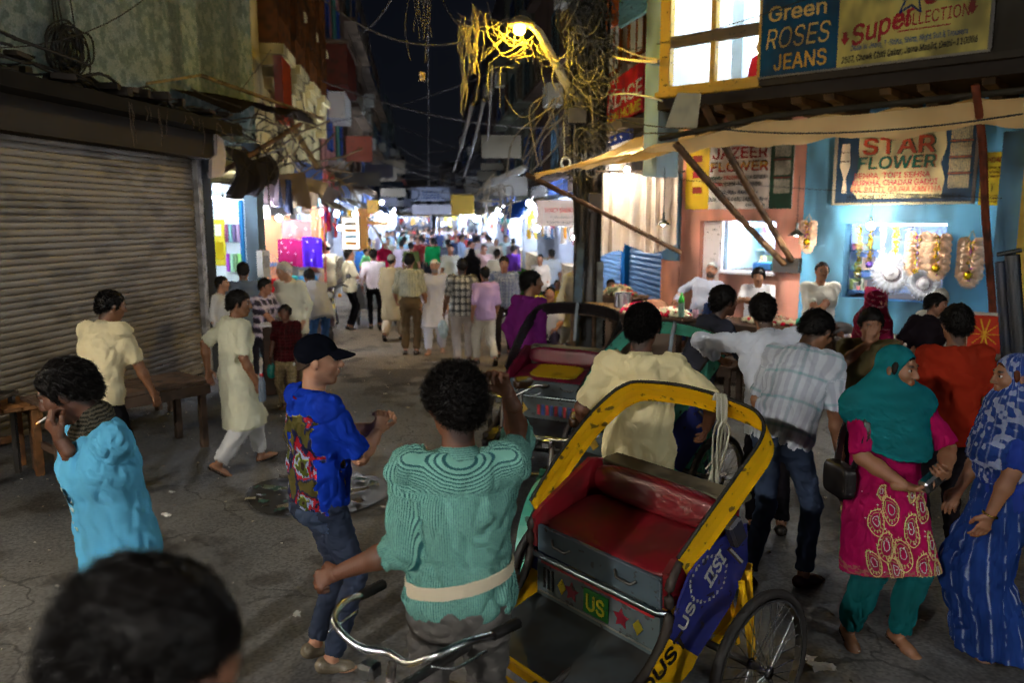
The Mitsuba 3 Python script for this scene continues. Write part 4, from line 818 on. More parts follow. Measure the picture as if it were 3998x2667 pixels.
# dark tarp roof between the shutter and the cream building
t = thing('ragged_awning', 'ragged black tarp awning on poles over the corner shop at left', 'awning')
p = [LS.P(3.2, 4.1, .0), LS.P(6.0, 4.15, .0), LS.P(6.1, 3.97, .95), LS.P(3.3, 3.85, .7)]; n_ = 14
U, Vv = np.meshgrid(np.linspace(0, 1, n_), np.linspace(0, 1, 8), indexing='ij'); U, Vv = U[..., None], Vv[..., None]
q = (p[0] * (1 - U) + p[1] * U) * (1 - Vv) + (p[3] * (1 - U) + p[2] * U) * Vv; q[..., 2] -= .08 * np.sin(U[..., 0] * 14) * Vv[..., 0] + .05 * np.sin(U[..., 0] * 5 + 2)
i, j = np.meshgrid(np.arange(n_ - 1), np.arange(7), indexing='ij'); qi = (i * 8 + j).ravel()
m = MB(); m.add(q.reshape(-1, 3), np.stack([qi, qi + 1, qi + 9, qi + 8], 1), c(44, 40, 36)); put(t, 'tarp', m, 'cloth', True)
m = MB(); m.tube([LS.P(2.2, 3.95, .3), LS.P(3.4, 4.25, .35)], .02, c(150, 130, 90), 6); m.tube([LS.P(3.4, 4.25, .35), LS.P(6.3, 4.0, .95)], .028, c(120, 100, 70), 6); put(t, 'ridge_pole', m, 'wood', True)
m = MB(); m.tube([LS.P(4.1, 2.95, .15), LS.P(5.7, 3.85, .8)], .04, c(110, 78, 56), 7); put(t, 'brace', m, 'wood', True)
m = MB(); m.tube([LS.P(3.85, 2.95, .12), [-3.81, 13.60, 3.45]], .02, c(130, 130, 130), 6); put(t, 'iron_rod', m, 'iron', True)
t = thing('sacking_curtain', 'dark hanging sackcloth bundle above the corner shop opening', 'curtain')
n_ = 150; U, Vv = np.meshgrid(np.linspace(0, 1, n_), np.linspace(0, 1, 10), indexing='ij')
q = np.stack([4.05 + 1.65 * U, 3.35 - Vv * (.62 + .12 * np.sin(U * 5) + .07 * np.sin(U * 13)), .26 + .05 * np.sin(U * 75 + 3 * np.sin(U * 17)) * (.3 + Vv) + .06 * np.sin(U * 23 + Vv * 2) + .16 * np.sin(Vv * 3)], -1).reshape(-1, 3)
i, j = np.meshgrid(np.arange(n_ - 1), np.arange(9), indexing='ij'); qi = (i * 10 + j).ravel()
m = MB(); m.add(LS.map(q), np.stack([qi, qi + 1, qi + 11, qi + 10], 1), c(50, 46, 46) * (.7 + .6 * meshkit.noise(q * [14, 3, 8]))[:, None]); put(t, 'sackcloth', m, 'cloth', True)
t = thing('eave_tangle', 'tangle of thin dark sticks and wires under the ragged corner awning', 'cable bundle')
for k in range(70):
    p0 = LS.P(r.uniform(3.6, 6.2), r.uniform(3.1, 4.1), r.uniform(.2, .9)); p1 = p0 + r.normal(0, .3, 3) + [0, 0, -.15]; m = MB(); m.tube(curve([p0, (p0 + p1) / 2 + r.normal(0, .08, 3), p1], 8), r.uniform(.005, .013), c(90, 80, 66) * r.uniform(.2, 1.2), 4); put(t, 'stick', m, 'wood', True)
# tangled poles, rags and tarps over the left shops
t = thing('left_awning_row', 'torn tan tarps and sticks hanging along the left hand shops', 'awning')
for k, (a_, b_, c_, d_, col) in enumerate((([-4.02, 14.00, 3.05], [-3.72, 14.60, 3.12], [-3.60, 14.40, 2.46], [-3.96, 14.00, 2.53], c(110, 96, 84)), ([-3.95, 14.30, 3.10], [-3.84, 17.00, 3.03], [-3.75, 16.00, 2.73], [-3.89, 14.20, 2.83], c(150, 126, 90)), ([-3.91, 15.00, 3.02], [-3.90, 16.50, 2.92], [-3.87, 16.00, 2.31], [-3.93, 15.00, 2.48], c(120, 104, 92)),
        ([-4.02, 17.00, 3.07], [-4.25, 20.00, 2.95], [-4.32, 19.50, 2.57], [-4.11, 17.50, 2.59], c(96, 84, 74)), ([-4.20, 13.90, 2.97], [-3.99, 13.90, 3.01], [-4.00, 13.90, 2.53], [-4.22, 13.90, 2.51], c(170, 150, 158)), ([-4.05, 14.10, 2.98], [-3.84, 14.10, 2.96], [-3.86, 14.10, 2.38], [-4.03, 14.10, 2.47], c(34, 38, 52)))):
    U, Vv = np.meshgrid(np.linspace(0, 1, 9), np.linspace(0, 1, 9), indexing='ij'); U, Vv = U[..., None], Vv[..., None]
    q = (np.array(a_) * (1 - U) + np.array(b_) * U) * (1 - Vv) + (np.array(d_) * (1 - U) + np.array(c_) * U) * Vv
    q = q + .06 * np.concatenate([np.sin(U * 9 + k) * Vv, np.sin(U * 7 + k) * Vv * 2, np.sin(U * 11) * .5 * Vv], -1)
    i, j = np.meshgrid(np.arange(8), np.arange(8), indexing='ij'); qi = (i * 9 + j).ravel()
    m = MB(); m.add(q.reshape(-1, 3), np.stack([qi, qi + 1, qi + 10, qi + 9], 1), col); put(t, 'tarp', m, 'cloth', True)
for k in range(26):
    p0 = np.array([-3.97, 13.90, 3.55]) * (1 - k / 26) + np.array([-4.44, 22.00, 3.13]) * k / 26 + r.normal(0, .15, 3); p1 = p0 + r.normal(0, .35, 3) + [.1, 0, -.3 * (k % 2)]
    m = MB(); m.tube([p0, (p0 + p1) / 2 + r.normal(0, .04, 3), p1], r.uniform(.012, .03), c(150, 128, 96) * r.uniform(.3, 1.1), 5); put(t, 'stick', m, 'wood', True)
t = thing('blue_tarp', 'blue tarp with white rope edge over bright clothes shop, right side', 'awning')
m = MB(); a_, b_, c_, d_ = np.array([-0.41, 25.00, 2.60]), np.array([0.47, 22.00, 2.84]), np.array([0.22, 21.00, 2.31]), np.array([-0.14, 24.00, 2.29]); m.add([a_, b_, c_, d_], [[0, 1, 2, 3]], c(30, 60, 120)); put(t, 'sheet', m, 'cloth')
m = MB(); m.tube([b_ + [.1, 0, .05], (b_ + c_) / 2 + [.1, 0, -.15], c_ + [-.2, 0, -.2]], .03, c(220, 220, 215), 5); put(t, 'rope', m, 'cloth', True)
# things hung and lit along the street
t = thing('banner', 'pale banner with round emblems strung across the far street', 'banner')
BA = Fac((-5.94, 45.0), (1, .0)); m = MB(); BA.box(m, .35, 2.5, 3.25, 4.0, 0, .05, c(150, 160, 180)); put(t, 'cloth', m, 'cloth')
m = MB()
for s in (.5, 2.3): m.tube([BA.P(s + .3 * math.cos(a), 3.62 + .3 * math.sin(a), .08) for a in np.linspace(0, 2 * math.pi, 13)], .03, c(50, 60, 80), 4)
for k in range(3): BA.box(m, .95, 1.95, 3.4 + .15 * k, 3.47 + .15 * k, .055, .07, c(60, 80, 120))
put(t, 'print', m, 'paper')
m = MB(); BA.box(m, -1.6, -.05, 3.3, 4.3, .0, .5, c(30, 34, 40)); put(None, 'dark_sign_box', m, 'paper'); tag('dark_sign_box', 'black sign box beside the banner across the far street', 'sign')
for k, (px_, lab) in enumerate((([-3.96, 40.00, 2.74], 'pale rag banner sagging under the strung banner'), ([-2.20, 36.00, 2.89], 'yellow topped shrine box hanging on right side'))):
    m = MB(); m.box(px_, (2.0, .1, .5) if k == 0 else (1.0, .6, .9), c(150, 150, 160) if k == 0 else c(160, 130, 60), .1, bev=.04); q = put(None, 'hanging_banner' if k == 0 else 'shrine_box', m, 'cloth'); tag(q, lab, 'banner' if k == 0 else 'box')
t = thing('yellow_post', 'yellow steel post with arm standing before left shops', 'post')
m = MB(); m.beam([-3.51, 19.00, 2.53], [-3.52, 19.00, 1.59], .2, .2, c(226, 160, 40)); put(t, 'column', m, 'paint')
m = MB(); m.beam([-3.52, 19.00, 2.19], [-2.93, 19.00, 2.19], .08, .08, c(226, 160, 40)); m.beam([-3.48, 18.90, 2.31], [-3.22, 18.90, 2.51], .08, .06, c(220, 150, 40)); m.box([-3.24, 18.80, 2.57], (.25, .1, .3), c(230, 180, 50)); put(t, 'arm', m, 'paint')
t = thing('light_box', 'glowing white menu light box on left side of the street', 'sign')
LB = Fac([-3.68, 17.50, 1.70][:2], (1, .12)); m = MB(); LB.box(m, 0, .34, 1.65, 2.3, .0, .02, (.9, .9, .9)); emit(t, 'lit_panel', m, np.array([1, .97, .9]) * 1.3)
m = MB()
for s0, s1, z0, z1 in ((-.03, 0, 1.6, 2.35), (.34, .37, 1.6, 2.35), (0, .34, 1.6, 1.65), (0, .34, 2.3, 2.35)): LB.box(m, s0, s1, z0, z1, -.05, .04, c(150, 130, 100))
put(t, 'frame', m, 'paint')
m = MB()
for k in range(4): LB.box(m, .04, .3, 1.72 + .14 * k, 1.8 + .14 * k, .021, .025, (c(226, 150, 90), c(150, 190, 220), c(230, 170, 120), c(160, 150, 140))[k])
put(t, 'pictures', m, 'paper')
hung_bulb('naked bulb glaring on the black panel behind the motorbike', [-3.36, 15.70, 2.12], 260, .045, (1, .97, .92))
hung_bulb('white bulb over the pink and violet cloths at left', [-4.02, 13.90, 2.31], 260, .05, (.95, .98, 1.05)); hung_bulb('white bulb at top corner of the corner shop', LS.P(4.25, 2.55, .12), 150, .04, (.85, .92, 1.15))
r = np.random.default_rng(5)
for k in range(22):
    y = 20 + 38 * r.random() ** 1.1; sd = k % 2; x = (-4.35 - .1122 * (y - 13.8) + r.uniform(.2, 1.1)) if sd else (2.7 - .1122 * (y - 12.85) - r.uniform(.2, 1.3))
    hung_bulb('glaring white bulb hung over the far crowd', (x, y, r.uniform(1.95, 3.1)), 160, .075, (.82, .93, 1.15), r.uniform(.3, .8), .8, 'bulbs over the far crowd')
# textile display
t = thing('cloth_display', 'hung pink, maroon and violet cloths with white dots at left stall', 'cloth')
CD = Fac((-4.3, 14.55), (1, .05))
def drape(par, name, fac, s0, s1, z0, z1, d, col, dots=None, lab=None):
    U, Vv = np.meshgrid(np.linspace(0, 1, 14), np.linspace(0, 1, 8), indexing='ij')
    q = np.stack([s0 + (s1 - s0) * U, z1 + (z0 - z1) * Vv + .015 * np.sin(U * 5), d + .02 * np.sin(U * 15) * Vv], -1).reshape(-1, 3)
    i, j = np.meshgrid(np.arange(13), np.arange(7), indexing='ij'); qi = (i * 8 + j).ravel()
    m = MB(); m.add(fac.map(q), np.stack([qi, qi + 1, qi + 9, qi + 8], 1), col); k = put(par, name, m, 'cloth', True, lab)
    if dots:
        m = MB()
        for s, z in dots: m.ball(fac.P(s, z, d + .03), (.02, .02, .02), c(226, 216, 210), 1)
        put(k, 'dot', m, 'paper', kind='stuff')
drape(t, 'cloth', CD, .14, .66, 1.93, 2.26, .04, c(226, 110, 110), [(.4, 2.15), (.58, 2.12), (.3, 2.0)], 'salmon pink cloth'); drape(t, 'cloth', CD, .66, .84, 1.95, 2.5, .02, c(226, 150, 120), [(.74, 2.1), (.78, 2.3)], 'peach cloth')
drape(t, 'cloth', CD, .06, .5, 1.44, 1.92, .05, c(140, 30, 84), [(.14, 1.86), (.3, 1.87), (.12, 1.7), (.24, 1.69), (.38, 1.66), (.3, 1.5), (.2, 1.78)], 'maroon cloth with white dots'); drape(t, 'cloth', CD, .5, .86, 1.42, 1.96, .06, c(74, 40, 190), [(.6, 1.88), (.78, 1.88), (.7, 1.72), (.66, 1.55)], 'violet cloth with white dots')
m = MB(); m.tube([CD.P(0, 2.3, .03), CD.P(.95, 2.52, .02)], .015, c(120, 110, 100)); m.tube([CD.P(.88, 0, 0), CD.P(.9, 2.55, 0)], .02, c(190, 60, 60)); put(t, 'rack', m, 'iron')
t = thing('textile_stall', 'textile stall with peach backdrop, red boxes and lit white sign at left', 'stall')
m = MB(); CD.box(m, -.75, .2, 0.1, 2.35, -.4, -.35, c(206, 150, 110)); put(t, 'backdrop', m, 'paper')
m = MB(); CD.box(m, -.55, -.05, 2.3, 2.52, .05, .12, (.9, .9, .9)); emit(t, 'lit_sign', m, np.array([.95, 1, 1.1]) * 3.2)
m = MB()
for s, w_, z, h_, cc in ((-.6, .3, 1.0, .3, c(190, 30, 44)), (-.25, .25, .95, .25, c(200, 40, 50)), (.05, .3, .95, .3, c(60, 150, 150)), (.4, .3, .9, .35, c(70, 130, 170)), (-.1, .2, .75, .2, c(220, 200, 190)), (.3, .4, .6, .3, c(150, 40, 80))): CD.box(m, s, s + w_, z, z + h_, -.2, .02, cc)
put(t, 'boxes', m, 'paper')
m = MB(); CD.box(m, -.7, .85, 0.02, .6, -.3, .0, c(90, 80, 74)); put(t, 'counter', m, 'wood')
t = thing('table_fan', 'round wire table fan with blue hub in the textile stall', 'fan')
P_ = CD.P(-.1, 1.47, .12); m = MB()
for rr in (.05, .1, .15, .19): m.tube([P_ + [rr * math.cos(a), 0, rr * math.sin(a)] for a in np.linspace(0, 2 * math.pi, 21)], .005, c(120, 120, 120), 4)
put(t, 'guard', m, 'iron', True, kind='stuff')
for k in range(3):
    a = k * 2.1; m = MB(); m.box(P_ + [.09 * math.cos(a), .02, .09 * math.sin(a)], (.13, .01, .08), c(90, 130, 180), R=roty(-a) @ rotx(.4)); put(t, 'blade', m, 'plastic')
m = MB(); m.ball(P_ + [0, -.03, 0], (.055, .03, .055), c(70, 130, 200)); put(t, 'hub', m, 'plastic', True)
m = MB(); m.tube([P_ + [0, .05, -.19], P_ + [0, .05, -.6]], .02, c(120, 120, 120)); put(t, 'stand', m, 'iron')
# unseen lamps added behind the camera to light the foreground
def square_lamp(x, y, z, L, col, lab, w_=1.5):
    t = thing('square_lamp', lab, 'street lamp'); m = MB(); m.tube([[x, y, 0], [x, y, z + .1]], .06, c(110, 112, 112), 8); put(t, 'post', m, 'paint', True)
    m = MB(); m.box((x, y + .3, z + .12), (.3, .8, .08), c(140, 140, 136), bev=.02); put(t, 'hood', m, 'paint')
    m = MB(); m.box((x, y + .35, z + .04), (.2, .5, .06), (.9, .9, .9)); emit(t, 'lens', m, np.array(col) * L, w_)
square_lamp(-4.6, -5.0, 4.8, 620, (1, .95, .88), 'unseen street lamp added behind the viewer on the left')
square_lamp(9.0, -6.0, 6.0, 400, (.96, 1, .98), 'unseen street lamp added behind the viewer on the right')
t = thing('neighbour_shop', 'unseen lit shop front added left of the roller shutter, outside the frame', 'shop')  # unseen shop, added so its bulbs light the shutter from the left
shop_room(t, LS, -7.0, -4.2, .1, 3.0, 1.5, c(220, 205, 180)); bulb(t, LS.P(-4.6, 2.9, .5), 300, .06, (1, .88, .7)); bulb(t, LS.P(-6.2, 2.9, .5), 160, .06, (1, .88, .7))
# ================================================================ cycle rickshaws, motorbike, benches
def frame(o, th):
    R = rotz(th); o = np.array([o[0], o[1], 0.0])
    return lambda p: np.asarray(p, float) @ R.T + o
def ribbon(path, wdir, w, t):
    """rectangular section swept along a path, its wide side along wdir"""
    p = np.asarray(path, float); n = len(p); wd = np.broadcast_to(unit(wdir), p.shape) if np.ndim(wdir) == 1 else wdir
    tg = np.gradient(p, axis=0); tg /= np.linalg.norm(tg, axis=1, keepdims=True); nn = np.cross(tg, wd); nn /= np.linalg.norm(nn, axis=1, keepdims=True)
    q = np.stack([p + wd * w / 2 + nn * t / 2, p - wd * w / 2 + nn * t / 2, p - wd * w / 2 - nn * t / 2, p + wd * w / 2 - nn * t / 2], 1).reshape(-1, 3)
    f = []
    for i in range(n - 1):
        for k in range(4): f.append([i * 4 + k, i * 4 + (k + 1) % 4, i * 4 + 4 + (k + 1) % 4, i * 4 + 4 + k])
    f += [[3, 2, 1, 0], [n * 4 - 4, n * 4 - 3, n * 4 - 2, n * 4 - 1]]
    return q, np.array(f)
def puff(sx, sy, sz, e=0.25, n=14):
    """cushion: superellipsoid"""
    u, v = np.meshgrid(np.linspace(-math.pi, math.pi, 2 * n + 1)[:-1], np.linspace(-math.pi / 2, math.pi / 2, n + 1), indexing='ij')
    s = lambda a: np.sign(a) * np.abs(a) ** e
    P = np.stack([s(np.cos(v)) * s(np.cos(u)) * sx / 2, s(np.cos(v)) * s(np.sin(u)) * sy / 2, s(np.sin(v)) * sz / 2], -1)
    i, j = np.meshgrid(np.arange(2 * n), np.arange(n), indexing='ij'); a = i * (n + 1) + j; b2 = ((i + 1) % (2 * n)) * (n + 1) + j
    return P.reshape(-1, 3), np.stack([a, b2, b2 + 1, a + 1], -1).reshape(-1, 4)
def wheel(par, name, ctr, axis, r, tyre=.021, spokes='parts', lab=None):
    """spoked wheel about a horizontal axis"""
    k = numbered(par + '__' + name); ctr = np.asarray(ctr, float); ax = unit(axis); up = np.array([0, 0, 1.0]); fw = np.cross(up, ax)
    if lab: labels[k] = {'label': lab}
    a = np.linspace(0, 2 * math.pi, 49)
    circ = lambda rr, off=0: ctr + ax * off + rr * (np.cos(a)[:, None] * fw + np.sin(a)[:, None] * up)
    m = MB(); m.tube(circ(r - tyre), tyre, c(58, 55, 52), 8, False); put(k, 'tyre', m, 'rubber', True)
    m = MB(); q, f = ribbon(circ(r - 2.3 * tyre), np.broadcast_to(ax, (49, 3)), .032, .012); m.add(q, f, c(190, 190, 190)); put(k, 'rim', m, 'steel', 30)
    m = MB(); m.tube([ctr - ax * .05, ctr - ax * .03, ctr + ax * .03, ctr + ax * .05], [.03, .018, .018, .03], c(150, 150, 150), 10); put(k, 'hub', m, 'steel', True)
    mm = MB()
    for q in range(32):
        t = q * 2 * math.pi / 32; e = t + (.28 if q % 2 else -.28); sgn = 1 if (q // 2) % 2 else -1
        p0 = ctr + ax * .04 * sgn + .025 * (math.cos(e) * fw + math.sin(e) * up); p1 = ctr + (r - 2.5 * tyre) * (math.cos(t) * fw + math.sin(t) * up)
        if spokes == 'parts': m = MB(); m.tube([p0, p1], .0021, c(210, 210, 210), 4); put(k, 'spoke', m, 'steel')
        else: mm.tube([p0, p1], .0025, c(200, 200, 200), 4)
    if spokes != 'parts': put(k, 'spokes', mm, 'steel', kind='stuff')
    return k
HOODW = unit([0, -.57, .82])
def rickshaw(o, th, bike, hood, body, seatc, lab, lettering=True, spokes='parts', side=None, arm=None):
    F = frame(o, th); k = thing('cycle_rickshaw', lab, 'cycle rickshaw', 'cycle rickshaws'); Rm = rotz(th); side = side if side is not None else c(44, 48, 110)
    tilt = rotx(.24)
    P, f = puff(.8, .40, .10, .3); P = P @ tilt.T + [0, .17, .79]; m = MB(); m.add(F(P), f, seatc); put(k, 'seat', m, 'vinyl', True)
    P, f = puff(.8, .11, .17, .55); P = P @ rotx(-.15).T + [0, .37, .955]; m = MB(); m.add(F(P), f, seatc * .85); put(k, 'backrest', m, 'vinyl', True)
    m = MB(); P, f = bevbox(.86, .13, .03, .006); m.add(F(P @ rotx(.1).T + [0, .485, 1.02]), f, c(104, 98, 82)); P, f = bevbox(.84, .03, .4, .005); m.add(F(P + [0, .44, .8]), f, c(70, 64, 58)); put(k, 'back_board', m, 'wood')
    for sx in (-1, 1):
        import shapely
        g = trimesh.creation.extrude_polygon(shapely.Polygon([(-.04, .66), (.42, .72), (.44, 1.03), (.34, 1.05), (.0, .87), (-.05, .82)]), .03, engine='earcut'); v = np.array(g.vertices)
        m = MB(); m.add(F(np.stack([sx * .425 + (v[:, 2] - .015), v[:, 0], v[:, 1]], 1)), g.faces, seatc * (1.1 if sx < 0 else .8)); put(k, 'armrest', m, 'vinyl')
    m = MB(); P, f = bevbox(.8, .025, .14, .006); m.add(F(P + [0, -.035, .715]), f, c(68, 82, 90)); put(k, 'seat_box', m, 'paint')
    for sx in (-.22, .2): m = MB(); m.tube(F([[sx - .06, -.055, .74], [sx - .03, -.075, .72], [sx + .05, -.075, .715], [sx + .07, -.055, .73]]), .007, c(60, 56, 50), 6); put(k, 'handle', m, 'iron', True)
    m = MB(); m.tube(F([[-.44, -.02, .635], [-.4, -.06, .635], [.4, -.06, .635], [.44, -.02, .635]]), .016, c(150, 165, 175), 8); put(k, 'front_rail', m, 'steel', True)
    pn = numbered(k + '__front_panel')
    PF = Fac(F([[-.4, -.045, 0]])[0][:2], (Rm @ [1, 0, 0])[:2])
    m = MB(); PF.box(m, 0, .8, .42, .62, -.02, 0, c(78, 90, 92)); put(pn, 'plate', m, 'paint')
    if lettering:
        m = MB()
        PF.box(m, .03, .77, .595, .61, .001, .004, c(150, 36, 40)); PF.box(m, .02, .78, .44, .448, .001, .004, c(110, 110, 100))
        for s in (.05, .08, .11): PF.box(m, s, s + .014, .47, .575, .001, .004, c(30, 34, 36))
        star = lambda s, z, r_, col: poly(m, PF, [(s + (r_ if q % 2 == 0 else r_ * .5) * math.cos(q * math.pi / 5 + .3), z + (r_ if q % 2 == 0 else r_ * .5) * math.sin(q * math.pi / 5 + .3)) for q in range(10)], .001, col)
        poly(m, PF, [(.155, .52), (.185, .56), (.215, .52), (.185, .48)], .001, c(170, 156, 44)); star(.255, .52, .05, c(110, 26, 44))
        PF.box(m, .34, .5, .46, .58, .001, .006, c(30, 104, 44)); text(m, PF, 'US', .36, .48, .0065, .075, c(176, 176, 50), .12, True)
        star(.58, .52, .05, c(110, 26, 44)); poly(m, PF, [(.65, .52), (.68, .555), (.71, .52), (.68, .48)], .001, c(170, 156, 44))
        put(pn, 'painted_ornament', m, 'paint')
    elif lettering is not None:
        m = MB()
        for q in range(9): PF.box(m, .3 + .045 * q, .33 + .045 * q, .46, .56, .001, .005, (c(180, 50, 60), c(60, 80, 160))[q % 2])
        poly(m, PF, [(.08, .5), (.14, .57), (.2, .5), (.14, .45)], .001, c(190, 150, 60)); put(pn, 'painted_ornament', m, 'paint')
    m = MB(); P, f = bevbox(.82, .44, .02, .004); m.add(F(P @ rotx(.26).T + [0, -.23, .36]), f, c(58, 64, 66)); put(k, 'footboard', m, 'iron')
    m = MB(); P, f = bevbox(.9, .03, .05, .006); m.add(F(P + [0, -.45, .315]), f, hood); P2, f2 = bevbox(.9, .02, .03, .004); m.add(F(P2 + [0, -.49, .26]), f2, hood * .8); put(k, 'front_bar', m, 'paint')
    # side plates
    for sx in (-1, 1):
        g = trimesh.creation.extrude_polygon(shapely.Polygon([(.46, .93), (.48, .74), (.36, .56), (.14, .40), (.1, .36), (-.06, .56), (.0, .7), (.06, .80), (.2, .9)]), .012, engine='earcut'); v = np.array(g.vertices)
        m = MB(); m.add(F(np.stack([sx * .45 + (v[:, 2] - .006) + sx * .012, v[:, 0], v[:, 1]], 1)), g.faces, side); sp = put(k, 'side_plate', m, 'paint')
        g = trimesh.creation.extrude_polygon(shapely.Polygon([(.137, .398), (.1, .352), (-.2, .22), (-.46, .2), (-.46, .28), (-.24, .36), (-.063, .552)]), .013, engine='earcut'); v = np.array(g.vertices)
        m = MB(); m.add(F(np.stack([sx * .45 + (v[:, 2] - .006) + sx * .012, v[:, 0], v[:, 1]], 1)), g.faces, hood); put(k, 'lower_side_plate', m, 'paint')
        if sx > 0 and lettering:
            SF = Fac(F([[.4695, 0, 0]])[0][:2], (Rm @ [0, 1, 0])[:2])
            m = MB(); text(m, SF, 'IISI', .20, .70, .001, .075, c(160, 160, 160), .15, True, .1, 44); text(m, SF, 'US', .03, .555, .001, .055, c(150, 150, 150), .12, True, 0, 50)
            r_ = np.random.default_rng(3)
            for q in range(26):
                a, b_ = .18 + .12 * math.cos(q * .24) * (1 + .1 * r_.random()), .74 + .1 * math.sin(q * .24); SF.box(m, a, a + .012, b_, b_ + .006 + .012 * r_.random(), .001, .004, c(140, 140, 145))
            put(sp, 'lettering', m, 'paint'); m = MB(); text(m, SF, 'YADUST', -.33, .25, .0015, .075, c(40, 34, 30), .46, True, 0, 33); put(sp, 'lower_lettering', m, 'paper')
        m = MB(); m.tube(F(curve([[sx * .44, .02, .86], [sx * .45, -.05, .76], [sx * .45, -.05, .6], [sx * .445, -.16, .44], [sx * .44, -.34, .34], [sx * .44, -.46, .31]], 24)), .022, c(44, 34, 28), 8); put(k, 'edge_tube', m, 'rubber', True)
    # folded hood: three stacked bows
    hp = curve([[-.44, -.02, .84], [-.445, .12, .99], [-.45, .34, 1.18], [-.44, .5, 1.29], [-.40, .59, 1.355], [-.3, .625, 1.39], [0, .635, 1.41], [.32, .625, 1.385], [.44, .61, 1.345], [.495, .54, 1.275], [.49, .38, 1.14], [.47, .2, .98], [.44, .05, .82]], 72)
    hk = numbered(k + '__folded_hood'); w3 = HOODW
    for q in range(3):
        P, f = ribbon(hp + w3 * (.044 * (q - 1)), w3, .0425, .014); m = MB(); m.add(F(P), f, hood * (1.05, .95, .9)[q]); put(hk, 'bow', m, 'paint')
    m = MB(); m.tube(F(hp + w3 * .071), .009, c(24, 22, 20), 6); put(hk, 'black_piping', m, 'rubber', True)
    m = MB()
    for q in range(6, 66, 7): m.ball(F([hp[q] + w3 * .03])[0], .008, c(50, 40, 30), 1)
    put(hk, 'rivet', m, 'iron', kind='stuff')
    for sx in (-1, 1): m = MB(); P, f = bevbox(.05, .09, .13, .012); m.add(F(P @ rotx(.5).T + [sx * .49, .34, .93]), f, c(40, 40, 52)); m.tube(F([[sx * .49, .3, .86], [sx * .53, .34, .8]]), .012, c(60, 44, 36), 6); put(k, 'hood_hinge', m, 'iron')
    # wheels and undercarriage
    ax = Rm @ [1, 0, 0]
    for sx in (-1, 1): wheel(k, 'rear_wheel', F([[sx * .655, .33, .355]])[0], ax, .355, spokes=spokes)
    m = MB(); m.tube(F([[-.66, .33, .355], [.66, .33, .355]]), .02, c(70, 66, 60), 8)
    put(k, 'axle', m, 'iron', True)
    for sx in (-.42, .42):
        m = MB(); P, f = ribbon(F(curve([[sx, .33, .5], [sx, .0, .34], [sx, -.4, .28]], 12)), Rm @ [1, 0, 0], .05, .012); m.add(P, f, hood * .9); P, f = ribbon(F(curve([[sx, .33, .37], [sx, .5, .45], [sx, .55, .7]], 12)), Rm @ [1, 0, 0], .05, .012); m.add(P, f, hood * .9); put(k, 'leaf_spring', m, 'paint')
    m = MB(); m.tube(F([[.52, .36, .7], [.56, .42, .3]]), .016, hood, 6); m.tube(F([[.5, .44, .72], [.56, .42, .3]]), .016, hood, 6); put(k, 'side_strut', m, 'paint')
    m = MB(); P, f = bevbox(.8, .03, .3, .005); m.add(F(P @ rotx(.3).T + [0, .5, .42]), f, hood); put(k, 'rear_guard', m, 'paint')
    # the front bicycle
    B = frame(F([[0, -.25, 0]])[0][:2], bike); bk = numbered(k + '__bicycle')
    steel = c(60, 58, 56)
    for nm, pts, r_ in (('main_tube', [[0, 0, .3], [0, -.6, .32], [0, -.75, .36]], .022), ('seat_tube', [[0, -.72, .34], [0, -.62, .86]], .018), ('top_tube', [[0, -.64, .74], [0, -1.22, .82]], .017), ('down_tube', [[0, -.74, .36], [0, -1.24, .74]], .018), ('fork', [[0, -1.2, .92], [0, -1.26, .68], [.05, -1.33, .5], [.05, -1.4, .355]], .015), ('fork', [[0, -1.26, .68], [-.05, -1.33, .5], [-.05, -1.4, .355]], .015), ('chain_stay', [[.06, -.74, .34], [.1, 0, .34]], .014)):
        m = MB(); m.tube(B(pts), r_, steel if nm != 'fork' else c(120, 110, 100), 8); put(bk, nm, m, 'iron', True)
    m = MB(); m.tube(B(curve([[-.27, -1.02, 1.0], [-.25, -1.14, 1.03], [-.2, -1.24, 1.02], [-.1, -1.25, .97], [0, -1.22, .96], [.1, -1.25, .97], [.2, -1.24, 1.02], [.25, -1.14, 1.03], [.27, -1.02, 1.0]], 40)), .012, c(205, 205, 205), 8); put(bk, 'handlebar', m, 'steel', True)
    for sx in (-1, 1):
        m = MB(); m.tube(B([[sx * .268, -1.03, 1.003], [sx * .28, -.90, .985]]), [.018, .02], c(20, 20, 20), 10); put(bk, 'grip', m, 'rubber', True)
        m = MB(); m.tube(B(curve([[sx * .2, -1.27, 1.0], [sx * .24, -1.2, .97], [sx * .26, -1.06, .96]], 10)), .005, c(200, 200, 200), 6); put(bk, 'brake_lever', m, 'steel', True)
        m = MB(); m.tube(B([[sx * .05, -.74, .34], [sx * .12, -.74 - .12 * sx, .34 - .1 * sx]]), .009, c(120, 120, 120), 6); P, f = bevbox(.09, .06, .025, .005); m.add(B(P + [sx * .17, -.74 - .13 * sx, .34 - .11 * sx]), f, c(30, 30, 30)); put(bk, 'pedal', m, 'iron')
    P, f = puff(.2, .26, .08, .6); P[:, 0] *= np.interp(P[:, 1], [-.13, .0, .13], [.28, .7, 1.0]); P[:, 2] += .25 * np.abs(P[:, 1]) ** 1.3
    m = MB(); m.add(B(P + [0, -.62, .93]), f, c(58, 36, 22)); put(bk, 'saddle', m, 'vinyl', True)
    m = MB()
    for sx in (-.05, .05):
        for q in range(2): zz = np.linspace(0, 1, 20); m.tube(B(np.stack([sx + .018 * np.cos(zz * 25), -.56 + .018 * np.sin(zz * 25), .86 + .04 * zz], 1)), .004, c(190, 190, 190), 4)
    put(bk, 'saddle_spring', m, 'steel', True)
    wheel(bk[:0] + k, 'front_wheel', B([[0, -1.4, .355]])[0], rotz(bike) @ [1, 0, 0], .355, spokes=spokes if spokes == 'parts' else 'joined')
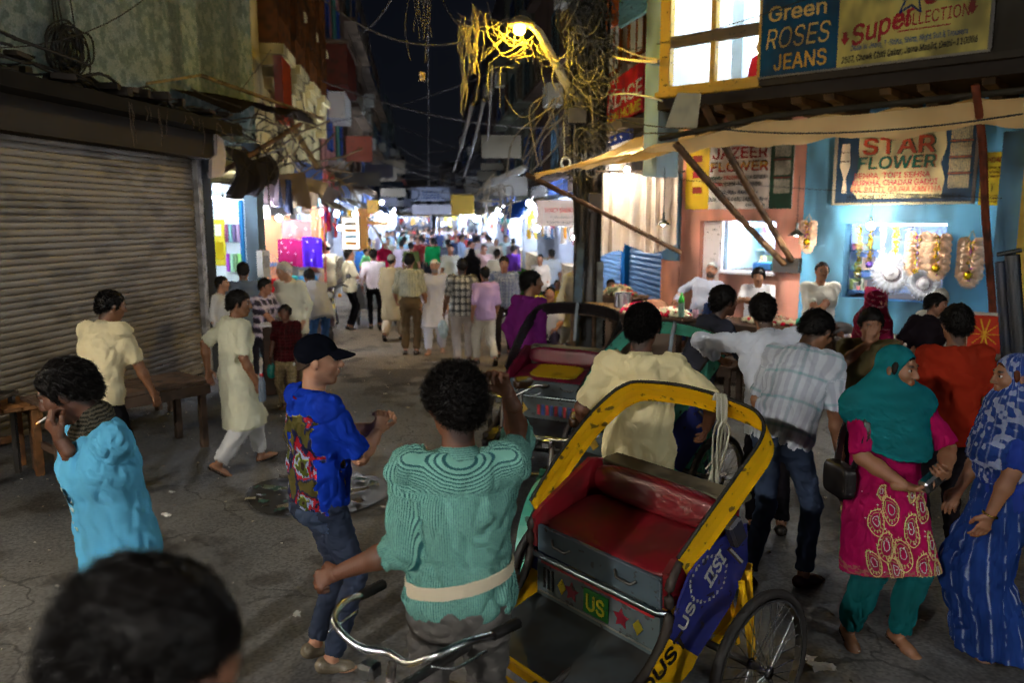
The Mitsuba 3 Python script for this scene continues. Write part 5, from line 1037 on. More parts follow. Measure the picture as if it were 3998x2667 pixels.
    m = MB(); a = np.linspace(-.2, 2.3, 16); P, f = ribbon(B(np.stack([0 * a, -1.4 - .39 * np.cos(a), .355 + .39 * np.sin(a)], 1)), rotz(bike) @ [1, 0, 0], .06, .006); m.add(P, f, hood); put(bk, 'mudguard', m, 'paint')
    m = MB(); m.box(B([[0, -1.31, .95]])[0], (.06, .06, .05), c(190, 190, 190), bike, bev=.01); put(bk, 'bell_bracket', m, 'steel')
    return k, F, B
YEL, TEALP, BLK = c(226, 176, 24), c(80, 170, 146), c(34, 32, 34)
y_, FY, BY = rickshaw((.415, 3.52), -.892, -.52, YEL, None, c(118, 24, 34), 'cycle rickshaw with yellow folded hood and red seat, nearest to the viewer')
t_, FT, BT = rickshaw((.86, 6.04), -.86, -.36, TEALP, None, c(150, 34, 46), 'cycle rickshaw with teal folded hood behind the cream shirted puller', lettering=False, side=c(50, 60, 130))
b_, FB, BB = rickshaw((.35, 7.36), -.5, -.25, BLK, None, c(116, 26, 52), 'cycle rickshaw with black hood and maroon seat, farthest of the three', lettering=False, spokes='joined', side=c(80, 26, 40))
m = MB(); P, f = puff(.5, .3, .012, .4); m.add(FB(P @ rotx(.24).T + [0, .17, .845]), f, c(190, 150, 30)); put(b_, 'yellow_seat_cover', m, 'vinyl', True)
r = np.random.default_rng(21)
for q in range(9):   # strings tied to the yellow hood
    p0 = FY([[.17 + r.normal(0, .02), .60, 1.46]])[0]; m = MB(); m.tube(curve([p0 + [0, 0, -.03], p0 + [.005, -.05, .01], p0 + [.01, -.055, -.1], p0 + r.normal(0, .02, 3) + [.01, -.05, -.2], p0 + r.normal(0, .03, 3) + [0, -.03, -.34 - .3 * r.random()]], 16), .006, c(176, 176, 160) * r.uniform(.6, 1.1), 5); put(y_, 'knotted_string', m, 'cloth', True)
for kk, F_ in ((b_, FB), (t_, FT)):
    m = MB(); m.tube(F_([[.02, .60, 1.47], [.02, .56, 1.36], [.03, .5, 1.1]]), .018, c(140, 150, 160), 6); put(kk, 'hanging_strap', m, 'cloth', True)

# ---- wooden bench tables before the shutter
def bench(lab, p, ux, uy, h, legs, col, plank=4, name='wooden_bench'):
    t = thing(name, lab, 'bench'); p, ux, uy = (np.array([*a_, 0.0]) for a_ in (p, ux, uy)); L, Wd = np.linalg.norm(ux), np.linalg.norm(uy); R = np.stack([ux / L, uy / Wd, np.cross(ux / L, uy / Wd)], 1)
    for q in range(plank):
        a = p + ux / 2 + uy * (q + .5) / plank; m = MB(); m.box([a[0], a[1], h - .02 + .003 * (q % 2)], (L, Wd / plank - .008, .035), col * (.85 + .3 * rng.random()), R=R, bev=.004); put(t, 'plank', m, 'wood')
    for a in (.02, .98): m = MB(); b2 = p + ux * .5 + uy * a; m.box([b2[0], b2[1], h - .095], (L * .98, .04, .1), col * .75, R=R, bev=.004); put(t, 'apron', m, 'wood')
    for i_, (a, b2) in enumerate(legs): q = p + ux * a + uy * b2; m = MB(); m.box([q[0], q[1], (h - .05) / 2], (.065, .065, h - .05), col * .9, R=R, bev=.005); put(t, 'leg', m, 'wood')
    m = MB(); q0, q1 = p + ux * .04 + uy * .1, p + ux * .04 + uy * .9; m.beam([*q0[:2], h * .4], [*q1[:2], h * .4], .04, .06, col * .8); put(t, 'stretcher', m, 'wood')
    return t
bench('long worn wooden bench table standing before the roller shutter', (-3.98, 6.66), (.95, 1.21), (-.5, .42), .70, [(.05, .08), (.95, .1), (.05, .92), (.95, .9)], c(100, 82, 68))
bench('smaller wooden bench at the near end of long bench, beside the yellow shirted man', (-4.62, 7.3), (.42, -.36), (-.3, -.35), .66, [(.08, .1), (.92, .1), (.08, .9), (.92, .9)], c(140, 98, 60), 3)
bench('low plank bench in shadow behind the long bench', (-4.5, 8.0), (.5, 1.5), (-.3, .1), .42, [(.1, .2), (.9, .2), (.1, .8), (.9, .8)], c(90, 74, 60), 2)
t = thing('side_table', 'dark table at left edge piled with white plastic bags', 'table')
m = MB(); m.box([-4.9, 6.7, .74], (.9, .7, .03), c(90, 84, 76), .1, bev=.005); put(t, 'table_top', m, 'wood')
for sx, sy in ((-.4, -.3), (.4, -.3), (-.4, .3), (.4, .3)): m = MB(); m.box([-4.9 + sx, 6.7 + sy, .36], (.04, .04, .72), c(50, 50, 52)); put(t, 'leg', m, 'iron')
def lump(ctr, rad_, seed, col, amp=.25, fr=9, sub=4, flat=.0):
    v, f = ico(sub); d = v * (1 + amp * (meshkit.fbm(v * fr / 6 + seed * 7.3, 3, seed) - .5)[:, None] * 2) * rad_ + np.asarray(ctr, float)
    m = MB(); cc = np.asarray(col)[None] * (.85 + .3 * meshkit.noise(v * fr + seed))[:, None]; m.add(d, f, cc); return m
for q, (p_, rr_) in enumerate((((-4.72, 6.62, .92), (.2, .2, .18)), ((-4.86, 6.85, 1.0), (.24, .2, .22)))):
    k = put(None, 'plastic_bag', lump(p_, rr_, q + 1, c(196, 196, 200), .4, 14), 'plastic', True); tag(k, ('crumpled white plastic bag at front of the left edge table', 'taller white plastic bag behind the other on left edge table')[q], 'bag')
m = MB(); m.box([-4.62, 6.45, .775], (.4, .02, .035), c(196, 200, 60), .2); m.box([-4.42, 6.44, .69], (.05, .02, .2), c(180, 196, 80), .2, ); put(None, 'plastic_ribbon', m, 'plastic'); tag('plastic_ribbon', 'yellow green plastic strip trailing off the left edge table', 'strip')

# ---- stall tables with flowers before the flower shops
def stall_table(lab, s0, s1, d0, d1, z, col, seed):
    t = thing('stall_table', lab, 'table'); n_ = 5
    for q in range(n_): m = MB(); WW.box(m, s0, s1, z - .035, z + .002 * (q % 2), d0 + (d1 - d0) * q / n_ + .003, d0 + (d1 - d0) * (q + 1) / n_ - .003, col * (.8 + .4 * rng.random())); put(t, 'plank', m, 'wood')
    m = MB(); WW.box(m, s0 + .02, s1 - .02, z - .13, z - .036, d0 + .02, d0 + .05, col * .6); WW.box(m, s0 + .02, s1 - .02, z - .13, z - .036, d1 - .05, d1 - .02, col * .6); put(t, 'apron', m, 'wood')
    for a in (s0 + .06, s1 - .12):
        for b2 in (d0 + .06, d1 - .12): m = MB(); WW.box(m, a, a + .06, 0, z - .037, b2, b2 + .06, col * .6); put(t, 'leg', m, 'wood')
    return t
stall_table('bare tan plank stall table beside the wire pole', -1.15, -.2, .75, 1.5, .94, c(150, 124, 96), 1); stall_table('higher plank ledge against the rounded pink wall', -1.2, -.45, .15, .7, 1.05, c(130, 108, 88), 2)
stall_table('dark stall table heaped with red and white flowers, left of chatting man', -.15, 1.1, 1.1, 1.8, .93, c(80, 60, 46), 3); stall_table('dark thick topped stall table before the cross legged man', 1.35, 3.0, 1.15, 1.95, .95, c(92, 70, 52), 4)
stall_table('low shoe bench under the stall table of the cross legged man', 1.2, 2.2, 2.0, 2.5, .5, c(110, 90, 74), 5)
def flower_heap(lab, s, d, z, rs, n_, seed, pal):
    t = thing('flower_heap', lab, 'flowers', 'flower heaps on the stall tables'); r = np.random.default_rng(seed)
    mm = {}
    for q in range(n_):
        a, rr_ = r.uniform(0, 6.28), math.sqrt(r.random()); p = WW.P(s + rs[0] * rr_ * math.cos(a), z + rs[2] * (1 - rr_ ** 2) + .01, d + rs[1] * rr_ * math.sin(a)); i_ = r.integers(len(pal))
        mm.setdefault(i_, MB()).ball(p, np.array([.03, .03, .024]) * r.uniform(.6, 1.4), pal[i_] * r.uniform(.8, 1.1), 1)
    for i_, m in mm.items(): put(t, 'blossoms', m, 'paper', kind='stuff')
CRM, RDF, PKF = c(236, 226, 196), c(206, 24, 60), c(214, 40, 90)
flower_heap('heap of pink red and white petals on dark stall table', .2, 1.45, .94, (.3, .25, .12), 240, 1, [CRM, RDF, PKF, PKF]); flower_heap('heap of cream flowers with few red ones at right end of that table', .75, 1.5, .94, (.28, .24, .09), 220, 2, [CRM, CRM, CRM, RDF]); flower_heap('cream and red garland heap on the thick topped table', 2.2, 1.5, .96, (.36, .2, .07), 240, 3, [CRM, CRM, CRM, RDF])
flower_heap('red dotted cream garlands bundled on ledge by rounded pink wall', -.85, .45, 1.06, (.3, .2, .14), 220, 4, [CRM, CRM, RDF, c(120, 130, 90)])
k = put(None, 'green_cloth_bundle', lump(WW.P(2.72, 1.0, 1.45), (.16, .13, .07), 4, c(60, 170, 140), .4), 'cloth', True); tag(k, 'crumpled green and white cloth at right end of flower table', 'cloth')
t = thing('soda_bottle', 'clear plastic bottle with green neck standing between the seated men', 'bottle'); P_ = WW.P(.98, .95, 1.62)
m = MB(); v, f = meshtube([P_, P_ + [0, 0, .17], P_ + [0, 0, .2]], [.045, .045, .04], 12); m.add(v, f, c(120, 160, 140)); put(t, 'body', m, 'plastic', True)
m = MB(); v, f = meshtube([P_ + [0, 0, .2], P_ + [0, 0, .25], P_ + [0, 0, .3], P_ + [0, 0, .33]], [.042, .036, .015, .015], 12); m.add(v, f, c(60, 210, 60)); put(t, 'neck', m, 'plastic', True)
m = MB(); v, f = meshtube([WW.P(1.2, .95, 1.62), WW.P(1.2, 1.06, 1.62)], [.035, .045], 10); m.add(v, f, c(216, 170, 190)); k = put(None, 'plastic_cup', m, 'plastic', True); tag(k, 'pale pink plastic cup beside green necked bottle', 'cup')
m = MB(); v, f = meshtube([WW.P(-.3, .95, 1.15), WW.P(-.3, 1.17, 1.15)], [.14, .13], 18); m.add(v, f, c(170, 172, 175)); k = put(None, 'tin_drum', m, 'steel', 30); tag(k, 'shiny round tin drum beside the reclining bearded man', 'tin')
k = put(None, 'bolster', lump(WW.P(.08, .92, .85), (.2, .16, .17), 6, c(170, 124, 96), .15), 'cloth', True); tag(k, 'tan bolster the bearded man leans on', 'cushion')
for q in range(3):
    k = put(None, 'shoe_pair', lump(WW.P(1.45 + .25 * q, .54, 2.25), (.09, .05, .04), 8 + q, (c(226, 226, 220), c(60, 56, 50), c(190, 186, 170))[q], .2), 'vinyl', True); tag(k, ('white shoe on the low shoe bench, left end', 'dark shoe in the middle of the low shoe bench', 'dirty pale shoe at right end of shoe bench')[q], 'shoe')
t = thing('toy_box', 'carton printed with gold star burst on red, right of the flower stalls', 'box')
P_ = np.array([4.43, 7.40, 1.21]); R_ = rotz(-.5) @ rotx(-.25); m = MB(); m.box(P_, (.34, .2, .42), c(196, 184, 172), R=R_, bev=.012); put(t, 'carton', m, 'paper')
m = MB(); m.box(P_ + R_ @ [0, -.103, 0], (.27, .006, .35), c(190, 60, 44), R=R_)
for a in range(10): m.beam(P_ + R_ @ [0, -.108, 0], P_ + R_ @ [.12 * math.cos(a * .63), -.108, .15 * math.sin(a * .63)], .014, .006, c(226, 186, 60))
put(t, 'print', m, 'paper')

# ---- garlands and rosettes on the blue shop
def sehra(lab, s, z1, z0, w_, kind, d=.06):
    t = thing('sehra_garland', lab, 'garland', 'garlands hung on the blue shop'); PE = c(226, 190, 164)
    m = MB(); m.tube([WW.P(s - .05, z1 - .12, d + .02), WW.P(s, z1, d), WW.P(s + .05, z1 - .12, d + .02)], .008, c(190, 160, 130), 5); put(t, 'strap', m, 'cloth', True)
    m = MB(); n_ = 6; F3 = np.stack([WW.e, WW.n, [0, 0, 1]], 0); v, f = ico(2); rr2 = np.random.default_rng(int(s * 77))
    for q in range(n_):
        zc = z1 - .12 - (q + .5) * (z1 - .12 - z0 - .14) / n_; R_ = (z1 - z0) / n_ * .62
        for sx in (-1, 1):
            for e in range(9):
                a = e * .7; m.add(v * [R_ * .36, .012, R_ * .36] @ F3 + WW.P(s + sx * w_ * .55 + R_ * .75 * math.cos(a), zc + R_ * .75 * math.sin(a), d + .01 * (e % 2)), f, PE * rr2.uniform(.7, 1.1))
            m.add(v * [R_ * .5, .02, R_ * .5] @ F3 + WW.P(s + sx * w_ * .55, zc, d + .02), f, PE * (.75, 1.05)[q % 2])
    put(t, 'rosettes', m, 'paper', True, kind='stuff')
    m = MB(); r = np.random.default_rng(int(s * 100))
    for q in range(60): m.ball(WW.P(s + r.normal(0, .018), z1 - .12 - (z1 - z0 - .2) * r.random(), d + .045), .012 * r.uniform(.6, 1.3), (c(230, 190, 40), c(240, 214, 90), c(210, 160, 30), c(150, 60, 160))[min(3, r.integers(0, 12) // 3)], 1)
    if kind != 'plain': m.ball(WW.P(s, z0 + .17, d + .05), (.045, .045, .05), c(226, 180, 30), 2)
    put(t, 'gold_tinsel', m, 'steel', kind='stuff')
    for q in range(15):
        a = math.pi + (q + .5) * math.pi / 15; L_ = .15; p = WW.P(s, z0 + .14, d + .005); p1 = p + WW.e * L_ * w_ * 9 * math.cos(a) * .7 + np.array([0, 0, L_ * math.sin(a)]); m = MB(); m.tube([p, (p + p1) / 2, p1], [.012, .022, .002], PE * r.uniform(.8, 1), 5); put(t, 'petal', m, 'paper', True)
sehra('peach garland with gold tinsel hanging alone at left of the blue shop', 2.08, 2.36, 1.8, .12, 'gold'); sehra('peach garland with thin gold bars, left of the three hung at right', 3.55, 2.22, 1.5, .15, 'plain', .12); sehra('peach garland with bright gold pendant, middle of the three hung at right', 3.8, 2.2, 1.5, .14, 'gold', .15); sehra('peach garland with shaggy petals behind the bamboo pole, rightmost', 4.16, 2.15, 1.42, .15, 'gold', .1)
for q, (s, z, rr_, lab) in enumerate(((3.25, 1.58, .26, 'large white paper rosette with pointed rim below the bare bulb'), (3.66, 1.46, .2, 'half hidden white paper rosette right of the large one'))):
    t = thing('paper_rosette', lab, 'rosette', 'white paper rosettes'); p = WW.P(s, z, .09 + .03 * q)
    for a in np.arange(36) * math.pi / 18:
        u = WW.e * math.cos(a) + np.array([0, 0, math.sin(a)]); m = MB(); m.tube([p + u * rr_ * .45, p + u * rr_ * .8 + WW.n * .02, p + u * rr_ * 1.12], [.014, .028, .002], c(206, 208, 222) * (.8 + .2 * (int(round(a * 18 / math.pi)) % 2)), 5); put(t, 'paper_point', m, 'paper', True)
    m = MB(); F3 = np.stack([WW.e, WW.n, [0, 0, 1]], 0)
    for r2, dd, cc in ((.66, .0, c(216, 214, 224)), (.42, .025, c(120, 116, 130)), (.36, .035, c(222, 222, 230)), (.14, .05, c(190, 190, 200))): v, f = ico(3); m.add(v * [rr_ * r2, .02, rr_ * r2] @ F3 + p + WW.n * dd, f, cc)
    put(t, 'disc', m, 'paper', True)
for q, s in enumerate((2.8, 2.94, 3.1, 3.26, 3.42)):
    z0 = (1.55, 1.7, 1.66, 1.7, 1.8)[q]; t = thing('tinsel_string', ('thick green gold tinsel string left of bulb', 'thin violet and gold tinsel string under bulb', 'white beaded string right of bulb', 'yellow flower tinsel string ending in a medallion', 'pale silver string at right of the window')[q], 'garland', 'garlands hung on the blue shop'); r = np.random.default_rng(q); m = MB(); cc = (c(176, 170, 70), c(190, 160, 60), c(214, 214, 230), c(206, 200, 80), c(196, 200, 226))[q]
    for j in range(90): m.ball(WW.P(s + r.normal(0, .022), 2.2 - (2.2 - z0) * r.random(), .05 + .03 * r.random()), .014, cc * r.uniform(.6, 1.15), 1)
    m.ball(WW.P(s, z0 - .02, .07), (.05, .05, .05), (c(200, 196, 160), c(120, 90, 190), c(230, 230, 240), c(226, 226, 200), c(200, 200, 230))[q], 2); put(t, 'beads', m, 'steel' if q in (0, 1) else 'paper', kind='stuff')

# ---- parked motorbike
t = thing('motorbike', 'black motorbike parked at left beside the textile stall, facing viewer', 'motorbike'); B = frame((-3.52, 15.2), .25)   # -Y is forward
wheel(t, 'front_wheel', B([[0, -.62, .3]])[0], rotz(.25) @ [1, 0, 0], .3, .05, 'joined'); wheel(t, 'rear_wheel', B([[0, .66, .3]])[0], rotz(.25) @ [1, 0, 0], .3, .055, 'joined')
P, f = puff(.26, .5, .26, .7); m = MB(); m.add(B(P @ rotx(.15).T + [0, -.08, .84]), f, c(30, 26, 30)); put(t, 'fuel_tank', m, 'plastic', True); P, f = puff(.26, .62, .1, .5); m = MB(); m.add(B(P + [0, .42, .8]), f, c(24, 24, 24)); put(t, 'seat', m, 'vinyl', True)
m = MB(); P, f = bevbox(.3, .34, .34, .05); m.add(B(P + [0, .02, .48]), f, c(110, 110, 112)); put(t, 'engine', m, 'steel')
for sx in (-.09, .09): m = MB(); m.tube(B([[sx, -.36, 1.0], [sx, -.5, .62], [sx, -.62, .3]]), .025, c(190, 190, 190), 8); put(t, 'fork', m, 'steel', True)
m = MB(); m.tube(B(curve([[-.36, -.2, 1.02], [-.26, -.32, 1.06], [0, -.36, 1.02], [.26, -.32, 1.06], [.36, -.2, 1.02]], 20)), .014, c(60, 60, 60), 8); put(t, 'handlebar', m, 'steel', True)
v, f = ico(2); m = MB(); m.add(B(v * [.11, .08, .1] + [0, -.5, .9]), f, c(36, 20, 24)); put(t, 'headlight_cowl', m, 'plastic', True); m = MB(); m.add(B(v * [.085, .03, .08] + [0, -.56, .89]), f, c(210, 214, 220)); put(t, 'headlight', m, 'steel', True)
for sx in (-.2, .2): m = MB(); m.add(B(v * .035 + [sx, -.46, .88]), f, c(226, 150, 30)); put(t, 'indicator', m, 'plastic', True); m = MB(); m.tube(B([[sx * 1.2, -.28, 1.05], [sx * 1.8, -.3, 1.2]]), .007, c(40, 40, 40), 5); m.add(B(v * [.06, .015, .04] + [sx * 1.9, -.3, 1.22]), f, c(60, 60, 64)); put(t, 'mirror', m, 'plastic')
m = MB(); a = np.linspace(.2, 2.4, 14); P, f = ribbon(B(np.stack([0 * a, -.62 - .34 * np.cos(a), .3 + .34 * np.sin(a)], 1)), rotz(.25) @ [1, 0, 0], .13, .01); m.add(P, f, c(40, 16, 20)); put(t, 'mudguard', m, 'plastic'); m = MB(); m.tube(B([[.15, .1, .3], [.16, .8, .36]]), .04, c(170, 170, 170), 8); put(t, 'exhaust', m, 'steel', True)
m = MB(); PFm = Fac(B([[-.1, -.66, 0]])[0][:2], (rotz(.25) @ [1, 0, 0])[:2]); PFm.box(m, 0, .2, .66, .74, 0, .01, c(226, 200, 60)); put(t, 'number_plate', m, 'paint')

# ---- drain pit with rubbish, litter
m = MB(); a = np.arange(40) * 2 * math.pi / 40; pit = np.stack([-1.62 + .62 * np.cos(a) * (1 + .06 * np.sin(3 * a)), 6.45 + .55 * np.sin(a) * (1 + .05 * np.sin(5 * a)), 0 * a + .012], 1); m.add(np.vstack([pit, [[-1.62, 6.45, .006]]]), [[q, (q + 1) % 40, 40] for q in range(40)], c(50, 48, 44)); put(None, 'puddle', m, 'steel', True, kind='structure'); scene['puddle']['bsdf'] = {'type': 'ref', 'id': 'puddle_mat'}; labels['puddle']['label'] = 'dark wet sunken patch of street filled with rubbish'
scene['puddle_mat'] = two(coat({'type': 'diffuse', 'reflectance': VC}, 0.16, {'type': 'rgb', 'value': .10}))
r = np.random.default_rng(44)
def scrap(x, y, s, col, lab, grp):
    n_ = 5; U, Vv = np.meshgrid(np.linspace(-1, 1, n_), np.linspace(-1, 1, n_), indexing='ij'); a = r.uniform(0, 6.28); q = np.stack([x + s * (U * math.cos(a) - .6 * Vv * math.sin(a)) + .15 * s * r.normal(size=U.shape), y + s * (U * math.sin(a) + .6 * Vv * math.cos(a)) + .15 * s * r.normal(size=U.shape), .022 + .3 * s * r.random(U.shape)], -1).reshape(-1, 3)
    i, j = np.meshgrid(np.arange(n_ - 1), np.arange(n_ - 1), indexing='ij'); qi = (i * n_ + j).ravel(); m = MB(); m.add(q, np.stack([qi, qi + 1, qi + n_ + 1, qi + n_], 1), col); k = put(None, 'litter_scrap', m, 'plastic', False); tag(k, lab, 'litter', grp)
for q in range(46):
    a, rr_ = r.uniform(0, 6.28), math.sqrt(r.random()) * .6; scrap(-1.68 + rr_ * math.cos(a) * .95, 6.42 + rr_ * math.sin(a) * .8, r.uniform(.02, .06), [c(190, 190, 200), c(110, 116, 96), c(70, 62, 50), c(60, 90, 80), c(150, 140, 120)][r.integers(5)] * r.uniform(.5, 1), 'torn scrap of rubbish in the wet street patch', 'rubbish in the wet patch')
for p_, s, cc in (([-2.68, 5.89, 0.00], .04, c(200, 200, 196)), ([-2.56, 5.46, 0.00], .05, c(140, 150, 110)), ([-2.86, 6.42, 0.00], .03, c(190, 190, 186)), ([-0.96, 5.03, 0.00], .05, c(150, 150, 120)), ([-0.88, 5.16, 0.00], .05, c(170, 176, 160)), ([-0.83, 5.24, 0.00], .03, c(186, 170, 170)), ([-0.90, 5.07, 0.00], .04, c(110, 110, 90)), ([-1.25, 4.33, 0.00], .03, c(190, 196, 196)), ([-1.03, 6.08, 0.00], .025, c(190, 180, 170)),
        ([1.86, 6.89, 0.00], .07, c(210, 204, 200)), ([1.76, 6.96, 0.00], .05, c(190, 190, 190)), ([2.15, 6.44, 0.00], .06, c(190, 170, 150)), ([-1.66, 10.22, 0.00], .03, c(190, 184, 170)), ([-1.22, 12.54, 0.00], .04, c(200, 196, 180)), ([-3.05, 12.05, 0.00], .05, c(200, 190, 170)), ([-0.61, 3.71, 0.00], .03, c(150, 160, 60)), ([1.59, 3.77, 0.00], .06, c(170, 166, 160)), ([-1.71, 4.04, 0.00], .02, c(190, 180, 90)), ([-1.27, 9.45, 0.00], .03, c(170, 160, 140)), ([-2.88, 10.86, 0.00], .06, c(210, 170, 130)), ([-2.43, 4.84, 0.00], .02, c(180, 180, 60)), ([1.53, 3.87, 0.00], .05, c(200, 196, 190))):
    scrap(p_[0], p_[1], s, cc, 'small loose scrap of paper lying on the street', 'loose litter on the street')
mm = MB()
for q in range(900):
    x, y = r.uniform(-5, 5), r.uniform(2.2, 14); s = r.uniform(.004, .014); mm.box((x, y, .014), (s * 2, s, .004), [c(170, 160, 140), c(60, 54, 46), c(120, 110, 96), c(190, 186, 176)][r.integers(4)], r.uniform(0, 3))
put(None, 'street_crumbs', mm, 'paper', kind='stuff'); labels['street_crumbs'].update(label='crumbs and grit scattered over the street surface', category='litter')
# ================================================================ people: smooth bodies grown around posed joints
class Field:
    """signed distance on a grid; shapes melt together by k"""
    def __init__(self, lo, hi, h):
        self.h = h; self.lo = np.asarray(lo, float) - 2 * h; self.n = np.maximum(4, np.ceil((np.asarray(hi, float) + 2 * h - self.lo) / h).astype(int) + 1)
        self.ax = [self.lo[i] + h * np.arange(self.n[i]) for i in range(3)]
        self.f = np.full(self.n, 9.0, np.float32)
    def _win(self, lo, hi):
        s = []
        for i in range(3):
            a = int(np.clip(np.floor((lo[i] - self.lo[i]) / self.h), 0, self.n[i] - 1)); b = int(np.clip(np.ceil((hi[i] - self.lo[i]) / self.h) + 1, a + 1, self.n[i])); s.append(slice(a, b))
        return tuple(s), [self.ax[0][s[0]][:, None, None], self.ax[1][s[1]][None, :, None], self.ax[2][s[2]][None, None, :]]
    def _melt(self, w, d, k, sub=False):
        a = self.f[w]
        if sub:
            d = -d; h = np.clip(.5 + .5 * (a - d) / k, 0, 1); self.f[w] = d * (1 - h) + a * h + k * h * (1 - h)     # smooth max
        else:
            h = np.clip(.5 + .5 * (a - d) / k, 0, 1); self.f[w] = a * (1 - h) + d * h - k * h * (1 - h)
    def cap(self, a, b, ra, rb, k=.02, sub=False):
        a, b = np.asarray(a, float), np.asarray(b, float); r = max(ra, rb) + k + 2 * self.h
        w, (x, y, z) = self._win(np.minimum(a, b) - r, np.maximum(a, b) + r); u = b - a; L2 = u @ u + 1e-12
        t = np.clip(((x - a[0]) * u[0] + (y - a[1]) * u[1] + (z - a[2]) * u[2]) / L2, 0, 1)
        d = np.sqrt((x - a[0] - t * u[0]) ** 2 + (y - a[1] - t * u[1]) ** 2 + (z - a[2] - t * u[2]) ** 2) - (ra + (rb - ra) * t)
        self._melt(w, d.astype(np.float32), k, sub); return self
    def ell(self, ctr, rad_, R=None, k=.02, sub=False):
        ctr, rad_ = np.asarray(ctr, float), np.asarray(rad_, float); r = rad_.max() + k + 2 * self.h
        w, (x, y, z) = self._win(ctr - r, ctr + r); x, y, z = x - ctr[0], y - ctr[1], z - ctr[2]
        if R is not None: x, y, z = (R[0, i] * x + R[1, i] * y + R[2, i] * z for i in range(3))
        q = np.sqrt((x / rad_[0]) ** 2 + (y / rad_[1]) ** 2 + (z / rad_[2]) ** 2) + 1e-6; g = np.sqrt((x / rad_[0] ** 2) ** 2 + (y / rad_[1] ** 2) ** 2 + (z / rad_[2] ** 2) ** 2) + 1e-6
        self._melt(w, (q * (q - 1) / g).astype(np.float32), k, sub); return self
    def ecap(self, a, b, X, wa, da, wb, db, k=.03):
        """flattened capsule: half widths w along X, half depths d across"""
        a, b = np.asarray(a, float), np.asarray(b, float); u = b - a; L = np.linalg.norm(u) + 1e-9; u = u / L; X = unit(X - u * (X @ u)); D = np.cross(u, X)
        r = max(wa, da, wb, db) + k + 2 * self.h; w, (x, y, z) = self._win(np.minimum(a, b) - r, np.maximum(a, b) + r); x, y, z = x - a[0], y - a[1], z - a[2]
        t = x * u[0] + y * u[1] + z * u[2]; s = np.clip(t / L, 0, 1); p = x * X[0] + y * X[1] + z * X[2]; q = x * D[0] + y * D[1] + z * D[2]; ex = t - s * L
        W_, D_ = wa + (wb - wa) * s, da + (db - da) * s; mn = np.minimum(W_, D_)
        d = (np.sqrt((p / W_) ** 2 + (q / D_) ** 2 + (ex / mn) ** 2) - 1) * mn
        self._melt(w, d.astype(np.float32), k); return self
    def cut(self, p, n):
        """keep what lies behind the plane (p, n pointing off)"""
        p, n = np.asarray(p, float), unit(n); x, y, z = self.ax
        np.maximum(self.f, ((x[:, None, None] - p[0]) * n[0] + (y[None, :, None] - p[1]) * n[1] + (z[None, None, :] - p[2]) * n[2]).astype(np.float32), out=self.f); return self
    def near_cut(self, p, n, ctr, R):
        """a cut that only acts inside a ball"""
        ctr = np.asarray(ctr, float); w, (x, y, z) = self._win(ctr - R, ctr + R); n = unit(n)
        d = ((x - p[0]) * n[0] + (y - p[1]) * n[1] + (z - p[2]) * n[2]).astype(np.float32); ins = (x - ctr[0]) ** 2 + (y - ctr[1]) ** 2 + (z - ctr[2]) ** 2 < R * R
        self.f[w] = np.where(ins, np.maximum(self.f[w], d), self.f[w]); return self
    def union(self, other_f): np.minimum(self.f, other_f, out=self.f); return self
    def mesh(self):
        """surface nets"""
        f = self.f; n = f.shape; ins = f < 0
        c8 = [ins[i:n[0] - 1 + i, j:n[1] - 1 + j, k:n[2] - 1 + k] for i in (0, 1) for j in (0, 1) for k in (0, 1)]
        cnt = sum(x.astype(np.int8) for x in c8); act = (cnt > 0) & (cnt < 8); I = np.argwhere(act)
        if not len(I): return np.zeros((0, 3)), np.zeros((0, 4), int)
        idx = np.full(act.shape, -1, np.int64); idx[act] = np.arange(len(I))
        acc, num = np.zeros((len(I), 3)), np.zeros(len(I)); O = np.array([(i, j, k) for i in (0, 1) for j in (0, 1) for k in (0, 1)])
        val = np.stack([f[I[:, 0] + o[0], I[:, 1] + o[1], I[:, 2] + o[2]] for o in O], 1)
        for a in range(8):
            for b in range(a + 1, 8):
                if np.abs(O[a] - O[b]).sum() != 1: continue
                x = (val[:, a] < 0) != (val[:, b] < 0); t = np.where(x, val[:, a] / np.where(x, val[:, a] - val[:, b], 1), 0)
                acc += np.where(x[:, None], O[a] + (O[b] - O[a]) * t[:, None], 0); num += x
        V = self.lo + self.h * (I + acc / num[:, None]); F = []
        for ax_ in range(3):
            s0 = [slice(None)] * 3; s1 = [slice(None)] * 3; s0[ax_] = slice(0, -1); s1[ax_] = slice(1, None)
            e = ins[tuple(s0)] != ins[tuple(s1)]; E_ = np.argwhere(e); b, c2 = (ax_ + 1) % 3, (ax_ + 2) % 3
            ok = (E_[:, b] > 0) & (E_[:, c2] > 0) & (E_[:, b] < n[b] - 1) & (E_[:, c2] < n[c2] - 1); E_ = E_[ok]
            def cell(db, dc): q = E_.copy(); q[:, b] -= db; q[:, c2] -= dc; return idx[q[:, 0], q[:, 1], q[:, 2]]
            Q = np.stack([cell(1, 1), cell(0, 1), cell(0, 0), cell(1, 0)], 1); flip = ~ins[E_[:, 0], E_[:, 1], E_[:, 2]]; Q[flip] = Q[flip][:, ::-1]; F.append(Q)
        return V, np.vstack(F)
def relax(v, f, it=2, lam=.5):
    e = np.vstack([f[:, [0, 1]], f[:, [1, 2]], f[:, [2, 3]], f[:, [3, 0]]]); e = np.vstack([e, e[:, ::-1]])
    import scipy.sparse as sp
    A = sp.csr_matrix((np.ones(len(e)), (e[:, 0], e[:, 1])), shape=(len(v), len(v))); d = np.asarray(A.sum(1)); d[d == 0] = 1
    for i in range(it): v = v + lam * (A @ v / d - v)
    return v
